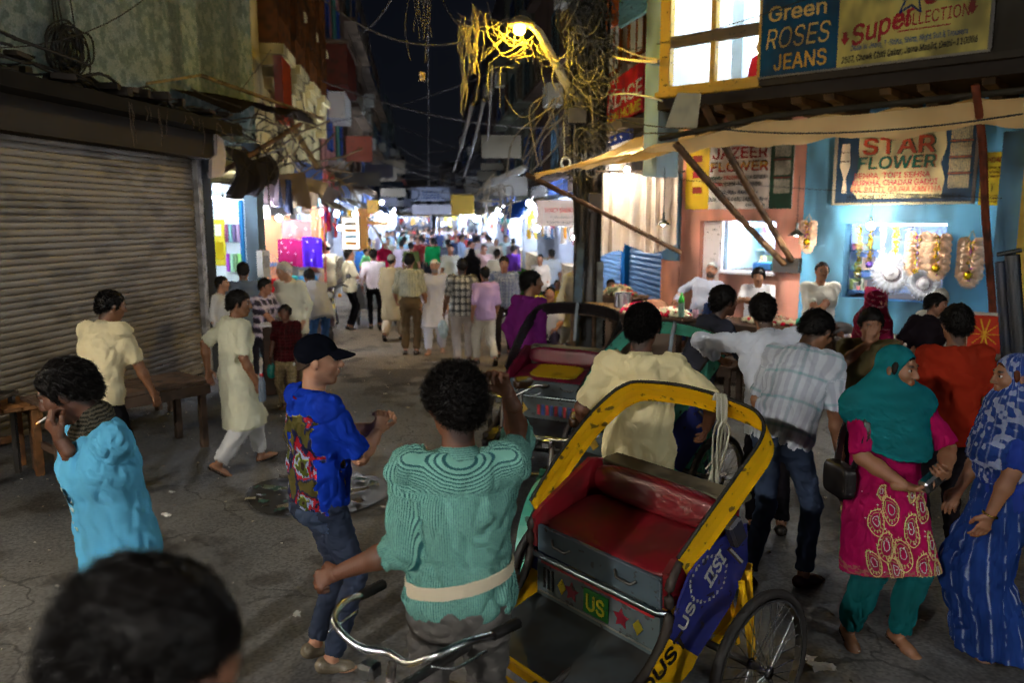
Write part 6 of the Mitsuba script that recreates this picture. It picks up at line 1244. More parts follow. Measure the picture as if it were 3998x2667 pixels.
def vnormals(v, f):
    n = np.zeros_like(v); g = np.cross(v[f[:, 2]] - v[f[:, 0]], v[f[:, 3]] - v[f[:, 1]])
    for k in range(4): np.add.at(n, f[:, k], g)
    return n / (np.linalg.norm(n, axis=1, keepdims=True) + 1e-12)
def bounds(P, r): P = np.asarray(P, float); return P.min(0) - r, P.max(0) + r
def ik(S, T, l1, l2, pole):
    S, T = np.asarray(S, float), np.asarray(T, float); d = T - S; L = np.linalg.norm(d); Lc = np.clip(L, abs(l1 - l2) + 1e-3, (l1 + l2) * .999); u = d / (L + 1e-9); T = S + u * Lc
    a = (l1 * l1 - l2 * l2 + Lc * Lc) / (2 * Lc); h = math.sqrt(max(l1 * l1 - a * a, 0)); p = np.asarray(pole, float); p = unit(p - u * (p @ u)); return S + u * a + p * h, T

SKIN = {'dark': c(108, 70, 52), 'brown': c(142, 98, 72), 'mid': c(164, 116, 88), 'light': c(188, 140, 110)}
HAIRC = c(20, 17, 16)
def hand_patch(Wr, d, n, h, curl, side, spread=.25, thumb=.5, s=1.0):
    """palm, four fingers and a thumb; d: wrist to knuckles, n: out of the palm, side: towards the thumb"""
    d, n = unit(d), unit(n - d * (n @ d)); t = np.cross(d, n) ; t = t if t @ side > 0 else -t; P = [Wr, Wr + d * .2 * s, Wr + t * .08 * s, Wr - t * .06 * s, Wr + n * .1 * s, Wr - n * .04 * s]
    F = Field(*bounds(P, .03), h); kk = .006; Kn = Wr + d * .085 * s
    F.cap(Wr - d * .05 * s, Wr + d * .01, .026 * s, .024 * s, .012); F.ecap(Wr + d * .018 * s, Kn - d * .008 * s, t, .027 * s, .016 * s, .036 * s, .013 * s, .012)
    cu = curl if np.ndim(curl) else [curl] * 4
    for q in range(4):
        o = (q - 1.5) * -.0195; L = (.92, 1.0, .95, .74)[q] * s; p = Kn + t * o * s - d * (.003, 0, .003, .012)[q]; dd = unit(d + t * o * spread * 18 * .3); a = 0
        for seg, (ln, r0, r1) in enumerate(((.042, .0092, .0085), (.026, .0085, .0078), (.021, .0078, .0066))):
            a += cu[q] * (.9, 1.25, .8)[seg]; e = p + (dd * math.cos(a) + n * math.sin(a)) * ln * L; F.cap(p, e, r0 * s, r1 * s, kk if seg else .009); p = e
    p = Wr + d * .02 * s + t * .022 * s; v1 = unit(d * .75 + t * .75 + n * .35); e = p + v1 * .042 * s; F.cap(p, e, .015 * s, .0115 * s, .012); v2 = unit(d * .9 + t * (.45 - .9 * thumb) + n * (.3 + .7 * thumb)); e2 = e + v2 * .03 * s; F.cap(e, e2, .0112 * s, .010 * s, kk); e3 = e2 + unit(v2 + n * .4 * thumb - t * .4 * thumb) * .024 * s; F.cap(e2, e3, .010 * s, .0078 * s, kk)
    return F.mesh()

def person(lab, xy, face, H=1.68, z0=0.0, res='near', skin='brown', hair='short', hairc=HAIRC, beard=None, lean=0, side=0, twist=0, head=(0, 0, 0), pelvis=None, rh=None, lh=None, rpole=None, lpole=None, rf=None, lf=None, rkn=None, lkn=None,
           shirt='shirt', sc=c(200, 190, 170), pat=None, sleeve='short', hem=None, tuck=False, collar=True, fit=1.0, pants='trousers', pc=c(40, 40, 46), pfit=1.0, shoes=c(40, 32, 28), build=1.0, cap=None, rcurl=.35, lcurl=.35, rn=None, ln=None, rd=None, ld=None, scarf=None, extra=None, seam=0, group=None, thumb=.5, fine=1.0):
    """builds one posed person: body, hair, clothes, shoes"""
    K = thing('person', lab, 'person', group); s = H / 1.70; dist = max(math.hypot(*xy), 2.7); hs = min(max(.0027 * dist, .0105), .028); hh = min(max(.00115 * dist, .0048), .018); hd = min(max(.00105 * dist, .0042), .013)
    fa = rad(face); Rw = np.array([[math.cos(fa), math.sin(fa), 0], [-math.sin(fa), math.cos(fa), 0], [0, 0, 1.0]]); org = np.array([xy[0], xy[1], z0])
    Wd = lambda p: (np.asarray(p, float) * s) @ Rw.T + org
    MEM = {}; hs *= fine
    seedn = sum(ord(q) * (i + 1) for i, q in enumerate(lab)) % 997
    # --- joints, nominal 1.70 m figure facing +y, x to its right
    pel = np.array(pelvis if pelvis is not None else (0, 0, .92), float)
    def Rb(f): return rotz(-rad(twist) * f) @ rotx(-rad(lean) * f) @ roty(rad(side) * f)
    R1, R2 = Rb(.55), Rb(1.0); waist = pel + R1 @ [0, 0, .14]; chest = waist + R2 @ [0, .0, .2]; neck = chest + R2 @ [0, -.015, .175]
    Sh = [neck + R2 @ [sx * .172 * (.6 + .4 * build), 0, -.045] for sx in (-1, 1)]; X2 = R2 @ [1, 0, 0]; X1 = R1 @ [1, 0, 0]; Y2 = R2 @ [0, 1, 0]
    hy, hp, hr = (list(head) + [0, 0])[:3]; Rh = R2 @ rotx(rad(lean) * .55) @ rotz(-rad(hy)) @ rotx(-rad(hp)) @ roty(rad(hr)); skull = neck + R2 @ [0, .012, .06] + Rh @ [0, .02, .105]
    hips = [pel + R1 @ [sx * .088, 0, -.03] for sx in (-1, 1)]
    arms = []
    for i, (tg, po) in enumerate(((lh, lpole), (rh, rpole))):
        sx = -1 if i == 0 else 1
        if tg is None: q = ((seedn * (3 + i)) % 11 - 5) / 5; tg = Sh[i] + np.array([sx * .07, .06 + .12 * q * (1 if i else -1), -.525 + .05 * abs(q)])
        arms.append(ik(Sh[i], tg, .285, .255, po if po is not None else (sx * .35, -1, -.2)))
    legs = []
    for i, (tg, po) in enumerate(((lf, lkn), (rf, rkn))):
        sx = -1 if i == 0 else 1
        if tg is None: tg = (sx * .095, -.01, .085)
        legs.append(ik(hips[i], tg, .43, .42, po if po is not None else (sx * .12, 1, 0)))
    b = build
    # --- body: head and neck, arms with hands, feet
    V, F, C = [], [], []; nv = 0
    sk = SKIN[skin]
    def add(v, f, col):
        nonlocal nv
        if len(v): V.append(v); F.append(f + nv); C.append(np.broadcast_to(col, (len(v), 3)).copy()); nv += len(v)
    Hd = lambda p: skull + np.asarray(p, float) @ Rh.T
    f_ = Field(*bounds([Hd([x, y, z]) for x in (-.1, .1) for y in (-.12, .135) for z in (-.16, .13)] + [neck + R2 @ [0, 0, -.05]], .02), hh)
    f_.ell(Hd([0, -.012, .03]), (.077, .098, .088), Rh, .02); f_.ell(Hd([0, .028, -.03]), (.060, .064, .082), Rh, .03); f_.ell(Hd([0, .064, -.096]), (.024, .02, .018), Rh, .025)
    for sx in (-1, 1):
        f_.cap(Hd([sx * .052, -.002, -.055]), Hd([sx * .018, .058, -.098]), .017, .016, .025); f_.ell(Hd([sx * .04, .066, -.018]), (.022, .02, .02), Rh, .025)
        if res != 'far':
            f_.ell(Hd([sx * .031, .1, .01]), (.017, .016, .011), Rh, .012, True); f_.ell(Hd([sx * .079, -.008, -.008]), (.010, .022, .032), Rh @ rotz(-sx * .35), .008); f_.ell(Hd([sx * .013, .099, -.029]), (.009, .011, .008), Rh, .008)
    if res != 'far':
        f_.cap(Hd([-.036, .083, .03]), Hd([.036, .083, .03]), .010, .010, .014); f_.cap(Hd([0, .092, .018]), Hd([0, .112, -.024]), .0085, .0125, .012); f_.cap(Hd([-.017, .091, -.054]), Hd([.017, .091, -.054]), .0075, .0075, .008); f_.cap(Hd([-.014, .09, -.067]), Hd([.014, .09, -.067]), .0085, .0085, .008)
    f_.cap(Hd([0, -.025, -.06]), neck + R2 @ [0, 0, -.04], .052, .060, .03)
    v, f = f_.mesh(); v = relax(v, f, 1); L = (v - skull) @ Rh; col = np.broadcast_to(sk, (len(v), 3)) * (.92 + .16 * meshkit.noise(v * 22 + seedn))[:, None]
    if res != 'far':
        m_ = lambda cx, cy, cz, rx, ry, rz, soft=.35: np.clip((1 - np.sqrt(((np.abs(L[:, 0]) - cx) / rx) ** 2 + ((L[:, 1] - cy) / ry) ** 2 + ((L[:, 2] - cz) / rz) ** 2)) / soft, 0, 1)[:, None]
        mx = lambda w_, cc: col * (1 - w_) + np.asarray(cc) * w_
        col = mx(m_(0, .1, -.06, .026, .03, .014) * .7, sk * [.95, .55, .5]); col = mx(m_(.033, .09, .034, .022, .03, .0075) * .9, HAIRC * 1.5 if hairc.mean() < .2 else hairc * .7)
        if beard in ('full', 'grey'): 
            bc = HAIRC * 1.2 if beard == 'full' else c(150, 150, 150); w_ = np.clip((-.045 - L[:, 2] + (L[:, 1] - .05) * .25) / .02, 0, 1)[:, None] * np.clip((L[:, 1] + .02) / .02, 0, 1)[:, None] * np.clip((L[:, 2] + .125) / .01, 0, 1)[:, None]; w_ = w_ * (1 - m_(0, .1, -.06, .024, .03, .010)); col = mx(w_ * .9, bc)
        if beard == 'stubble': w_ = np.clip((-.035 - L[:, 2]) / .03, 0, 1)[:, None] * np.clip((L[:, 1] + .02) / .02, 0, 1)[:, None] * np.clip((L[:, 2] + .125) / .01, 0, 1)[:, None]; col = mx(w_ * .4, HAIRC * 2)
        if beard in ('full', 'moustache', 'grey'): col = mx(m_(0, .1, -.043, .034, .03, .010) * .85, HAIRC * 1.2 if beard != 'grey' else c(150, 150, 150))
        if hair in ('short', 'curly', 'grey', 'cropped'): w_ = (np.clip((L[:, 2] - .015 - (L[:, 1] - .02) * 1.6) / .02, 0, 1) * np.clip((-L[:, 1] + .075) / .02, 0, 1))[:, None]; col = mx(w_ * (.75 if hair != 'cropped' else .5), hairc * 1.6)
    add(Wd(v), f, col)
    for i in (0, 1):
        El, Wr = arms[i]; sx = -1 if i == 0 else 1
        if sleeve == 'none' and False: pass
        f_ = Field(*bounds([Sh[i], El, Wr], .07), max(hh, .007)); f_.cap(Sh[i], El, .047 * b, .040 * b, .02); f_.cap(El, El + (Wr - El) * .35, .040 * b, .041 * b, .02); f_.cap(El + (Wr - El) * .35, Wr, .041 * b, .026 * (.5 + .5 * b), .02); v, f = f_.mesh(); add(Wd(v), f, sk * (.92 + .16 * meshkit.noise(v * 15 + seedn))[:, None])
        dflt = Wr - El; dd = (ld, rd)[i]; dd = np.asarray(dd, float) if dd is not None else dflt; nn = (ln, rn)[i]; nn = np.asarray(nn, float) if nn is not None else np.array([-sx, .15, 0.0]); nn = nn - unit(dd) * (nn @ unit(dd))
        if np.linalg.norm(nn) < .1: nn = np.array([0, 1.0, .3])
        v, f = hand_patch(Wr, dd, nn, hd, (lcurl, rcurl)[i], np.array([0, 1, .25]) if True else 0, thumb=thumb); add(Wd(v), f, sk * 1.03 * (.9 + .2 * meshkit.noise(v * 40 + seedn))[:, None])
    foot = []
    for i in (0, 1):
        Kn, An = legs[i]; sx = -1 if i == 0 else 1; fd = np.array([sx * .16, 1, 0.0]) if An[2] < .25 or pants == 'sit' else np.array([sx * .3, 1, 0]); shin = unit(An - Kn); fd = fd - shin * (fd @ shin) * .9; fd = unit(fd); foot.append((An, fd))
        if pants == 'none' or shoes is None or True:
            f_ = Field(*bounds([An + [0, 0, .06], An - [0, 0, .07], An + fd * .17, An - fd * .06], .05), max(hh, .007)); up = -shin; f_.cap(An + up * .25, An, .044, .036, .02); f_.cap(An - fd * .03 + shin * .045, An + fd * .1 + shin * .055, .034, .030, .02); f_.ecap(An + fd * .08 + shin * .06, An + fd * .16 + shin * .064, np.cross(fd, shin), .040, .022, .036, .016, .02); v, f = f_.mesh(); add(Wd(v), f, sk * .95)
    f_ = Field(*bounds([neck, pel, *hips, *[q for l in legs for q in l], *Sh], .16), .034)
    f_.ecap(pel, chest, X1, .12 * b, .085 * b, .125 * b, .085 * b, .04).cap(chest, neck, .06, .045, .05).cap(Sh[0], Sh[1], .035, .035, .04)
    for i in (0, 1): f_.cap(hips[i], legs[i][0], .066, .045, .03).cap(legs[i][0], legs[i][1], .045, .034, .03)
    v, f = f_.mesh(); add(Wd(v), f, sk)
    put(K, 'body', (np.vstack(V), np.vstack([np.vstack([q[:, [0, 1, 2]], q[:, [0, 2, 3]]]) for q in F]), np.vstack(C)), 'skin', True)
    def mesh_out(name, f_, col, mat='cloth', folds=.0, rel=1, uvfn=None, label=None, fr=(9, 9, 4.5), parent=None, seams=False, hemp=None):
        v, f = f_.mesh()
        if not len(v): return None
        v = relax(v, f, rel)
        v0 = v
        if folds:
            n = vnormals(v, f); fr = np.asarray(fr, float); q = meshkit.noise((v + seedn) * fr) + .5 * meshkit.noise((v - seedn) * fr * 2.3)
            cr = lambda k, o_: (1 - np.abs(2 * meshkit.noise((v + o_ + seedn) * fr * k + (1.1 * q)[:, None]) - 1)) ** 3
            d = .42 * (q - .75) - .85 * (cr(1.25, 3.1) - .25) - .75 * (cr(2.6, 7.7) - .25)
            if seams:      # stitched seams pull in: armholes and the back yoke
                for i in (0, 1): u = unit(arms[i][0] - Sh[i]); t = (v - Sh[i]) @ u; near = np.linalg.norm(v - Sh[i], axis=1) < .16; d = d - .55 * np.exp(-((t - .045) / .009) ** 2) * near
                L = (v - waist) @ R2; d = d - .45 * np.exp(-((L[:, 2] - .26) / .008) ** 2) * (L[:, 1] < 0) * (np.abs(L[:, 0]) < .17)
            if hemp is not None: d = d * np.clip(((v - hemp[0]) @ hemp[1]) / .07, .12, 1)
            v = v + n * (d * folds * 1.5)[:, None]
        cc = np.asarray(col(v) if callable(col) else np.broadcast_to(col, (len(v), 3)), float)
        f3 = np.vstack([f[:, [0, 1, 2]], f[:, [0, 2, 3]]]); uv = None
        MEM[name] = (v, f)
        if uvfn is not None: uv, mat = uvfn(v0), 'patterned_cloth'
        return put(parent or K, name, (Wd(v), f3, cc), mat, True, label, uv=uv)
    # --- eyes
    if res == 'near' or (res == 'mid' and abs((face + hy + 180) % 360 - 180) > 60):
        for sx in (-1, 1):
            m = MB(); vv, ff = ico(2); cc = np.where((vv @ unit([0, 1, 0]) > .82)[:, None], c(24, 16, 12), np.where((vv[:, 2] > .45)[:, None], sk * .6, c(150, 142, 136))); m.add(Wd(Hd(vv * .0125 + [sx * .031, .0795, .010])), ff, cc); put(K, 'eye', m, 'plastic', True)
    # --- hair
    def hairfield(t, plane_z, slope, extra=0):
        f_ = Field(*bounds([Hd([x, y, z]) for x in (-.1, .1) for y in (-.125, .11) for z in (-.12, .13)], .02 + t), hh * 1.15)
        f_.ell(Hd([0, -.014, .03]), (.077 + t, .098 + t, .088 + t), Rh, .02); f_.ell(Hd([0, -.035, -.03]), (.066 + t * .8, .068 + t * .8, .075), Rh, .03)
        n = unit([0, slope, -1.0]); f_.cut(Hd([0, .09, plane_z]), Rh @ n); f_.cut(Hd([0, .085 + t * .6, .05]), Rh @ unit([0, 1, -.75])); return f_
    if hair in ('short', 'curly', 'grey', 'cropped'):
        t = {'short': .011, 'curly': .024, 'grey': .010, 'cropped': .004}[hair]; amp = {'short': .007, 'curly': .016, 'grey': .004, 'cropped': .001}[hair]
        f_ = hairfield(t, .075, .80)
        for sx in (-1, 1): f_.ell(Hd([sx * .076, .022, .012]), (.010, .016, .036), Rh, .012)
        v, f = f_.mesh()
        if len(v):
            v = relax(v, f, 1); n = vnormals(v, f); fr = 75 if hair == 'curly' else 48; L = (v - skull) @ Rh
            q = meshkit.noise(L * fr + seedn) + .6 * meshkit.noise(L * fr * 2.1 + seedn) - .8 if hair == 'curly' else (meshkit.noise(L * [fr * 1.2, fr * .5, fr] + seedn) - .5) * 1.4
            v = v + n * (amp * q)[:, None]; put(K, 'hair', (Wd(v), np.vstack([f[:, [0, 1, 2]], f[:, [0, 2, 3]]]), hairc * (.7 + .6 * meshkit.noise(v * 60))[:, None]), 'hair', True)
        if res == 'near' and hair in ('short', 'curly') and len(v):
            rr = np.random.default_rng(seedn); N_ = 7000 if dist < 5 else 1600; q = rr.integers(0, len(v), N_); p = v[q] + rr.normal(0, .003, (N_, 3)); nn = n[q]; cur = hair == 'curly'
            flow = Rh @ (np.array([0, -.5, -.8]) if not cur else np.array([0, 0, 0.0])); tw = nn * (.8 if cur else .35) + rr.normal(0, .55 if cur else .14, (N_, 3)) + flow; tw /= np.linalg.norm(tw, axis=1, keepdims=True); L_ = rr.uniform(.010, .022, (N_, 1)) * (1 if cur else 1.3); wv = np.cross(tw, rr.normal(0, 1, (N_, 3))); wv /= np.linalg.norm(wv, axis=1, keepdims=True) + 1e-9; wd_ = .0011 * max(1, dist / 3)
            p0, p1 = p - nn * .002, p + tw * L_; pm = (p0 + p1) / 2 + nn * .003 + rr.normal(0, .003 if cur else .001, (N_, 3)); S4 = np.stack([p0 - wv * wd_, p0 + wv * wd_, pm + wv * wd_, p1, pm - wv * wd_], 1).reshape(-1, 3); k5 = np.arange(N_)[:, None] * 5
            m = MB(); m.add(Wd(S4), np.vstack([k5 + [0, 1, 2], k5 + [0, 2, 4], k5 + [4, 2, 3]]), hairc * np.repeat(rr.uniform(.6, 1.2, (N_, 1)), 5, 0)); put(K, 'hair_strands', m, 'hair', kind='stuff')
    elif hair == 'skullcap':
        f_ = hairfield(.006, .066, .42); mesh_out('cap', f_, cap if cap is not None else c(226, 224, 218), folds=.002)
        f_ = hairfield(.003, .055, .8); mesh_out('hair', f_, hairc, 'hair')
    elif hair == 'bald': pass
    elif hair == 'ballcap':
        f_ = hairfield(.002, .06, .6); mesh_out('hair', f_, c(70, 56, 46), 'hair')
        f_ = Field(*bounds([Hd([x, y, z]) for x in (-.11, .11) for y in (-.13, .2) for z in (-.06, .14)], .03), hh); f_.ell(Hd([0, -.012, .032]), (.088, .108, .100), Rh, .02); f_.cut(Hd([0, .09, .048]), Rh @ unit([0, .42, -1.0])); f_.ell(Hd([0, -.11, .0]), (.04, .05, .03), Rh, .012, True)
        kc = mesh_out('cap', f_, c(16, 18, 26), folds=.0015)
        n_ = 15; a = np.linspace(-1.15, 1.15, n_); m = MB(); q = []
        for rr in (0, .5, 1.0):
            for t_ in a: q.append(Hd([math.sin(t_) * (.082 + .008 * rr), .03 + math.cos(t_) * (.062 + .085 * rr), .05 - .018 * rr - .10 * (math.sin(t_) * .35) ** 2 - .01 * rr * rr]))
        q = np.array(q); up = Rh @ [0, 0, .007]; fc = [[r_ * n_ + k, r_ * n_ + k + 1, (r_ + 1) * n_ + k + 1, (r_ + 1) * n_ + k] for r_ in (0, 1) for k in range(n_ - 1)]; m.add(Wd(q), fc, c(16, 18, 26)); m.add(Wd(q + up), fc, c(20, 22, 30))
        rim = q[2 * n_:]; m.tube(Wd(rim + up * .5), .0042, c(16, 18, 26), 6); put(K, 'cap_brim', m, 'cloth', True)
        m = MB(); m.box(Wd(Hd([.028, -.112, -.012])), (.012, .006, .016), c(190, 190, 190)); put(K, 'cap_buckle', m, 'steel')
    # --- legs' clothes
    top = waist + (pel - waist) * .3
    def legfield(r0, r1, r2, kn=None, ank=None):
        P = [top, *hips, *[q for l in legs for q in l]]; f_ = Field(*bounds(P, r0 + .09), hs)
        f_.ecap(top, pel + R1 @ [0, -.005, -.03], X1, .135 * b, .10 * b, .155 * b, .115 * b, .04)
        for i in (0, 1):
            Kn, An = legs[i]; f_.cap(hips[i], Kn, r0 * b, r1 * (.5 + .5 * b), .035); f_.cap(Kn, An, r1 * (.5 + .5 * b), r2, .02)
            f_.near_cut(An + unit(Kn - An) * .012, An - Kn, An, .09)
        f_.ell(pel + R1 @ [0, -.06, -.05], (.13 * b, .085, .10), R1, .04); f_.near_cut(waist + (pel - waist) * .12, waist - pel, waist, .22); return f_
    if pants in ('trousers', 'jeans', 'sit'):
        pcf = pc
        if pants == 'jeans': pcf = lambda v: np.asarray(pc) * (.75 + .5 * meshkit.fbm(v * 7 + seedn, 3) + .35 * np.exp(-((v[:, 2] - .62) / .2) ** 2) * (meshkit.noise(v * 9) > .4))[:, None]
        kp = mesh_out('trousers', legfield(.088 * pfit, .064 * pfit, .056 * pfit), pcf, folds=.008, fr=(8, 8, 10))
    elif pants == 'shalwar': mesh_out('trousers', legfield(.125 * pfit, .105 * pfit, .075 * pfit), pc, folds=.014, fr=(9, 9, 3))
    elif pants == 'skirt':
        f_ = Field(*bounds([waist, legs[0][1], legs[1][1], *[q[0] for q in legs]], .3), hs); bt = (legs[0][1] + legs[1][1]) / 2; bt[2] -= .06; kn = (legs[0][0] + legs[1][0]) / 2; f_.ecap(waist, pel, X1, .145 * b, .11 * b, .18 * b, .14 * b, .05); f_.ecap(pel, kn, X1, .18 * b, .14 * b, .19 * pfit, .17 * pfit, .05); f_.ecap(kn, bt, X1, .19 * pfit, .17 * pfit, .22 * pfit, .20 * pfit, .05)
        for i in (0, 1): f_.cap(hips[i], legs[i][0], .1, .1, .06); f_.cap(legs[i][0], legs[i][1], .1, .09, .06)
        f_.cut(bt + [0, 0, .0], (0, 0, -1))
        uvf = None
        if extra == 'sari': uvf = lambda v: np.stack([50 * PATTERNS.index('sari') + np.arctan2(v[:, 0] - pel[0], -(v[:, 1] - pel[1])) * .22 + .10 * v[:, 2], v[:, 2]], 1)
        mesh_out('skirt', f_, pc, folds=.02, fr=(12, 12, 1.6), uvfn=uvf)
    # --- shoes
    if shoes is not None:
        for i, (An, fd) in enumerate(foot):
            shin = unit(An - legs[i][0]); f_ = Field(*bounds([An - fd * .06, An + fd * .18, An + shin * .08], .05), max(hh, .008)); f_.cap(An - fd * .035 + shin * .05, An + fd * .1 + shin * .058, .041, .038, .03); f_.ecap(An + fd * .08 + shin * .06, An + fd * .165 + shin * .064, np.cross(fd, shin), .046, .026, .040, .02, .02)
            if extra == 'sandals': f_.cut(An + shin * .066, -shin)
            if An[2] < .13: f_.cut([0, 0, .004], (0, 0, -1))
            mesh_out('shoe', f_, shoes, 'vinyl')
    # --- shirt, kurta, blouse
    if shirt:
        o = .012 + .012 * fit; hemz = hem if hem is not None else (.80 if not tuck else .99); kur = shirt == 'kurta'
        P = [pel, waist, neck, *Sh, *[q for a_ in arms for q in a_], pel + R1 @ [0, 0, hemz - .92]] + ([legs[0][0], legs[1][0]] if hemz < .8 else [])
        f_ = Field(*bounds(P, .2), hs); down = R1 @ [0, 0, -1.0]
        if lean > 25 or pelvis is not None: down = unit(R1 @ [0, 0, -1.0])
        hemp = None; hw = max(.160 * b + o, .092 + .088 * pfit * b + .014) if pants not in ('skirt',) else .160 * b + o
        f_.ecap(pel + R1 @ [0, -.005, .01], waist, X1, hw, .118 * b + o, .145 * b + o, .112 * b + o, .05); f_.ecap(waist, chest, X2, .145 * b + o, .112 * b + o, .165 * b + o, .122 * b + o, .05); f_.ecap(chest, neck + R2 @ [0, -.01, -.07], X2, .168 * b + o, .12 * b + o, .14 * b + o, .085 * b + o, .05); f_.cap(Sh[0], Sh[1], .058 * b + o * .6, .058 * b + o * .6, .04); f_.cap(neck + R2 @ [0, -.01, -.05], neck + R2 @ [0, -.004, .0], .078, .060, .03)
        if hemz < .84 and not tuck:
            L_ = .92 - hemz; fl = 1 + (.25 if kur else .1) * L_ / .4
            if pelvis is None or kur:
                kn = (legs[0][0] + legs[1][0]) / 2; tgt = pel + down * L_ if lean < 60 else pel + np.array([0, 0, -L_])
                if kur: tgt = pel + unit((kn - pel) * .6 + down * .4 * .45) * L_
                f_.ecap(pel, tgt, X1, hw, .12 * b + o, max((.165 * b + o) * fl, hw), (.128 * b + o) * fl, .05)
                if kur:
                    for i in (0, 1): f_.cap(hips[i], hips[i] + unit(legs[i][0] - hips[i]) * L_, .09 + o, .10 + o, .07)
                f_.cut(pel + unit(tgt - pel) * L_, tgt - pel); hemp = (pel + unit(tgt - pel) * L_, unit(pel - tgt))
        elif tuck: f_.near_cut(pel + R1 @ [0, 0, .07], -(R1 @ [0, 0, 1.0]), pel, .26)
        for i in (0, 1):
            El, Wr = arms[i]; se = {'short': (.78, 0), 'half': (.95, 0), 'rolled': (1.0, .25), 'long': (1.0, .94), 'cap': (.45, 0), 'none': (0, 0)}[sleeve if isinstance(sleeve, str) else sleeve[i]]
            if se[0]:
                e1 = Sh[i] + (El - Sh[i]) * se[0]; so = .013 * fit
                g = Field(*bounds(P, .2), hs) if False else f_
                f_.cap(Sh[i], e1, .056 * b + so, (.049 if se[1] == 0 else .045) * b + so, .035)
                if se[1]: e2 = El + (Wr - El) * se[1]; f_.cap(El, e2, .045 * b + so, (.034 + so if se[1] > .5 else .048 * b + so), .02); f_.near_cut(e2, Wr - El, e2, .085)
                else: f_.near_cut(e1, El - Sh[i], e1, .10)
        f_.near_cut(neck + R2 @ [0, .0, .012], R2 @ [0, .25, 1.0], neck, .12)
        uvf = None
        if pat:
            base = 50 * PATTERNS.index(pat)
            def uvf(v):
                L = (v - waist) @ R2; a_ = np.arctan2(L[:, 0], -(L[:, 1])) if abs(seam) < 90 else np.arctan2(L[:, 0], L[:, 1]); u = a_ * .15; w_ = L[:, 2].copy()
                up = L[:, 2] > .315; yk = (L[:, 2] > .27) & (np.abs(L[:, 0]) < .21)
                if pat == 'teal_stripe': u = np.where(yk & (L[:, 1] < .05), L[:, 2] * .8 - L[:, 1] * .9, u)
                for i in (0, 1):
                    El, Wr = arms[i]; t1 = np.clip(((v - Sh[i]) @ (El - Sh[i])) / ((El - Sh[i]) @ (El - Sh[i])), 0, 1); d1 = np.linalg.norm(v - Sh[i] - t1[:, None] * (El - Sh[i]), axis=1); t2 = np.clip(((v - El) @ (Wr - El)) / ((Wr - El) @ (Wr - El)), 0, 1); d2 = np.linalg.norm(v - El - t2[:, None] * (Wr - El), axis=1)
                    arm = ((d1 < .105) & (t1 > .30)) | ((d2 < .085) & (t2 > 0)); use2 = d2 < d1; ax_ = np.where(use2[:, None], unit(Wr - El), unit(El - Sh[i])); o_ = np.where(use2[:, None], El, Sh[i]); q = v - o_; al = (q * ax_).sum(1); q = q - ax_ * al[:, None]
                    e1 = np.cross(ax_, np.broadcast_to(Y2, v.shape)); e1 /= np.linalg.norm(e1, axis=1, keepdims=True) + 1e-9; e2 = np.cross(ax_, e1); u = np.where(arm, np.arctan2((q * e1).sum(1), (q * e2).sum(1)) * .065, u); w_ = np.where(arm, al + .3, w_)
                return np.stack([base + u, w_], 1)
        name = {'shirt': 'shirt', 'kurta': 'kurta', 'blouse': 'blouse'}[shirt]
        kshirt = mesh_out(name, f_, sc if callable(sc) else (lambda v: np.asarray(sc) * (.92 + .16 * meshkit.fbm(v * 4 + seedn, 2))[:, None]), folds=.009 * (.8 + .3 * fit) * (1 if res != 'far' else .6), uvfn=uvf, seams=shirt != 'kurta', hemp=hemp)
        if collar and res != 'far':
            a = np.linspace(-2.6, 2.6, 25); rr = .066
            q0 = np.array([neck + R2 @ [rr * math.sin(t_) * 1.05, -.006 - rr * math.cos(t_) * 1.0, .002 - .020 * (abs(t_) / 2.6) ** 2] for t_ in a]); q1 = np.array([neck + R2 @ [rr * .9 * math.sin(t_), -.008 - rr * .92 * math.cos(t_), .038 - .03 * (abs(t_) / 2.6) ** 2] for t_ in a]); q2 = np.array([neck + R2 @ [rr * 1.32 * math.sin(t_), -.004 - rr * 1.3 * math.cos(t_), .0 - .035 * (abs(t_) / 2.6) ** 3] for t_ in a])
            m = MB(); nq = len(a); fc = [[r_ * nq + k, r_ * nq + k + 1, (r_ + 1) * nq + k + 1, (r_ + 1) * nq + k] for r_ in (0, 1) for k in range(nq - 1)]; colc = (sc(np.vstack([q0, q1, q2])) if callable(sc) else np.asarray(sc) * 1.03); m.add(Wd(np.vstack([q0, q1, q2])), fc, colc)
            if pat: arr = m.arr(); uvq = np.stack([50 * PATTERNS.index(pat) + np.repeat([.0, .03, .075], nq), np.tile(a * .07, 3)], 1); put(K, 'collar', arr, 'patterned_cloth', True, uv=uvq)
            else: put(K, 'collar', m, 'cloth', True)
    J = dict(m=MEM, K=K, Wd=Wd, Hd=Hd, Rh=Rh, R1=R1, R2=R2, Rw=Rw, s=s, pel=pel, waist=waist, chest=chest, neck=neck, Sh=Sh, arms=arms, legs=legs, hips=hips, skull=skull, out=mesh_out, hs=hs, hh=hh, X1=X1, X2=X2)
    return J
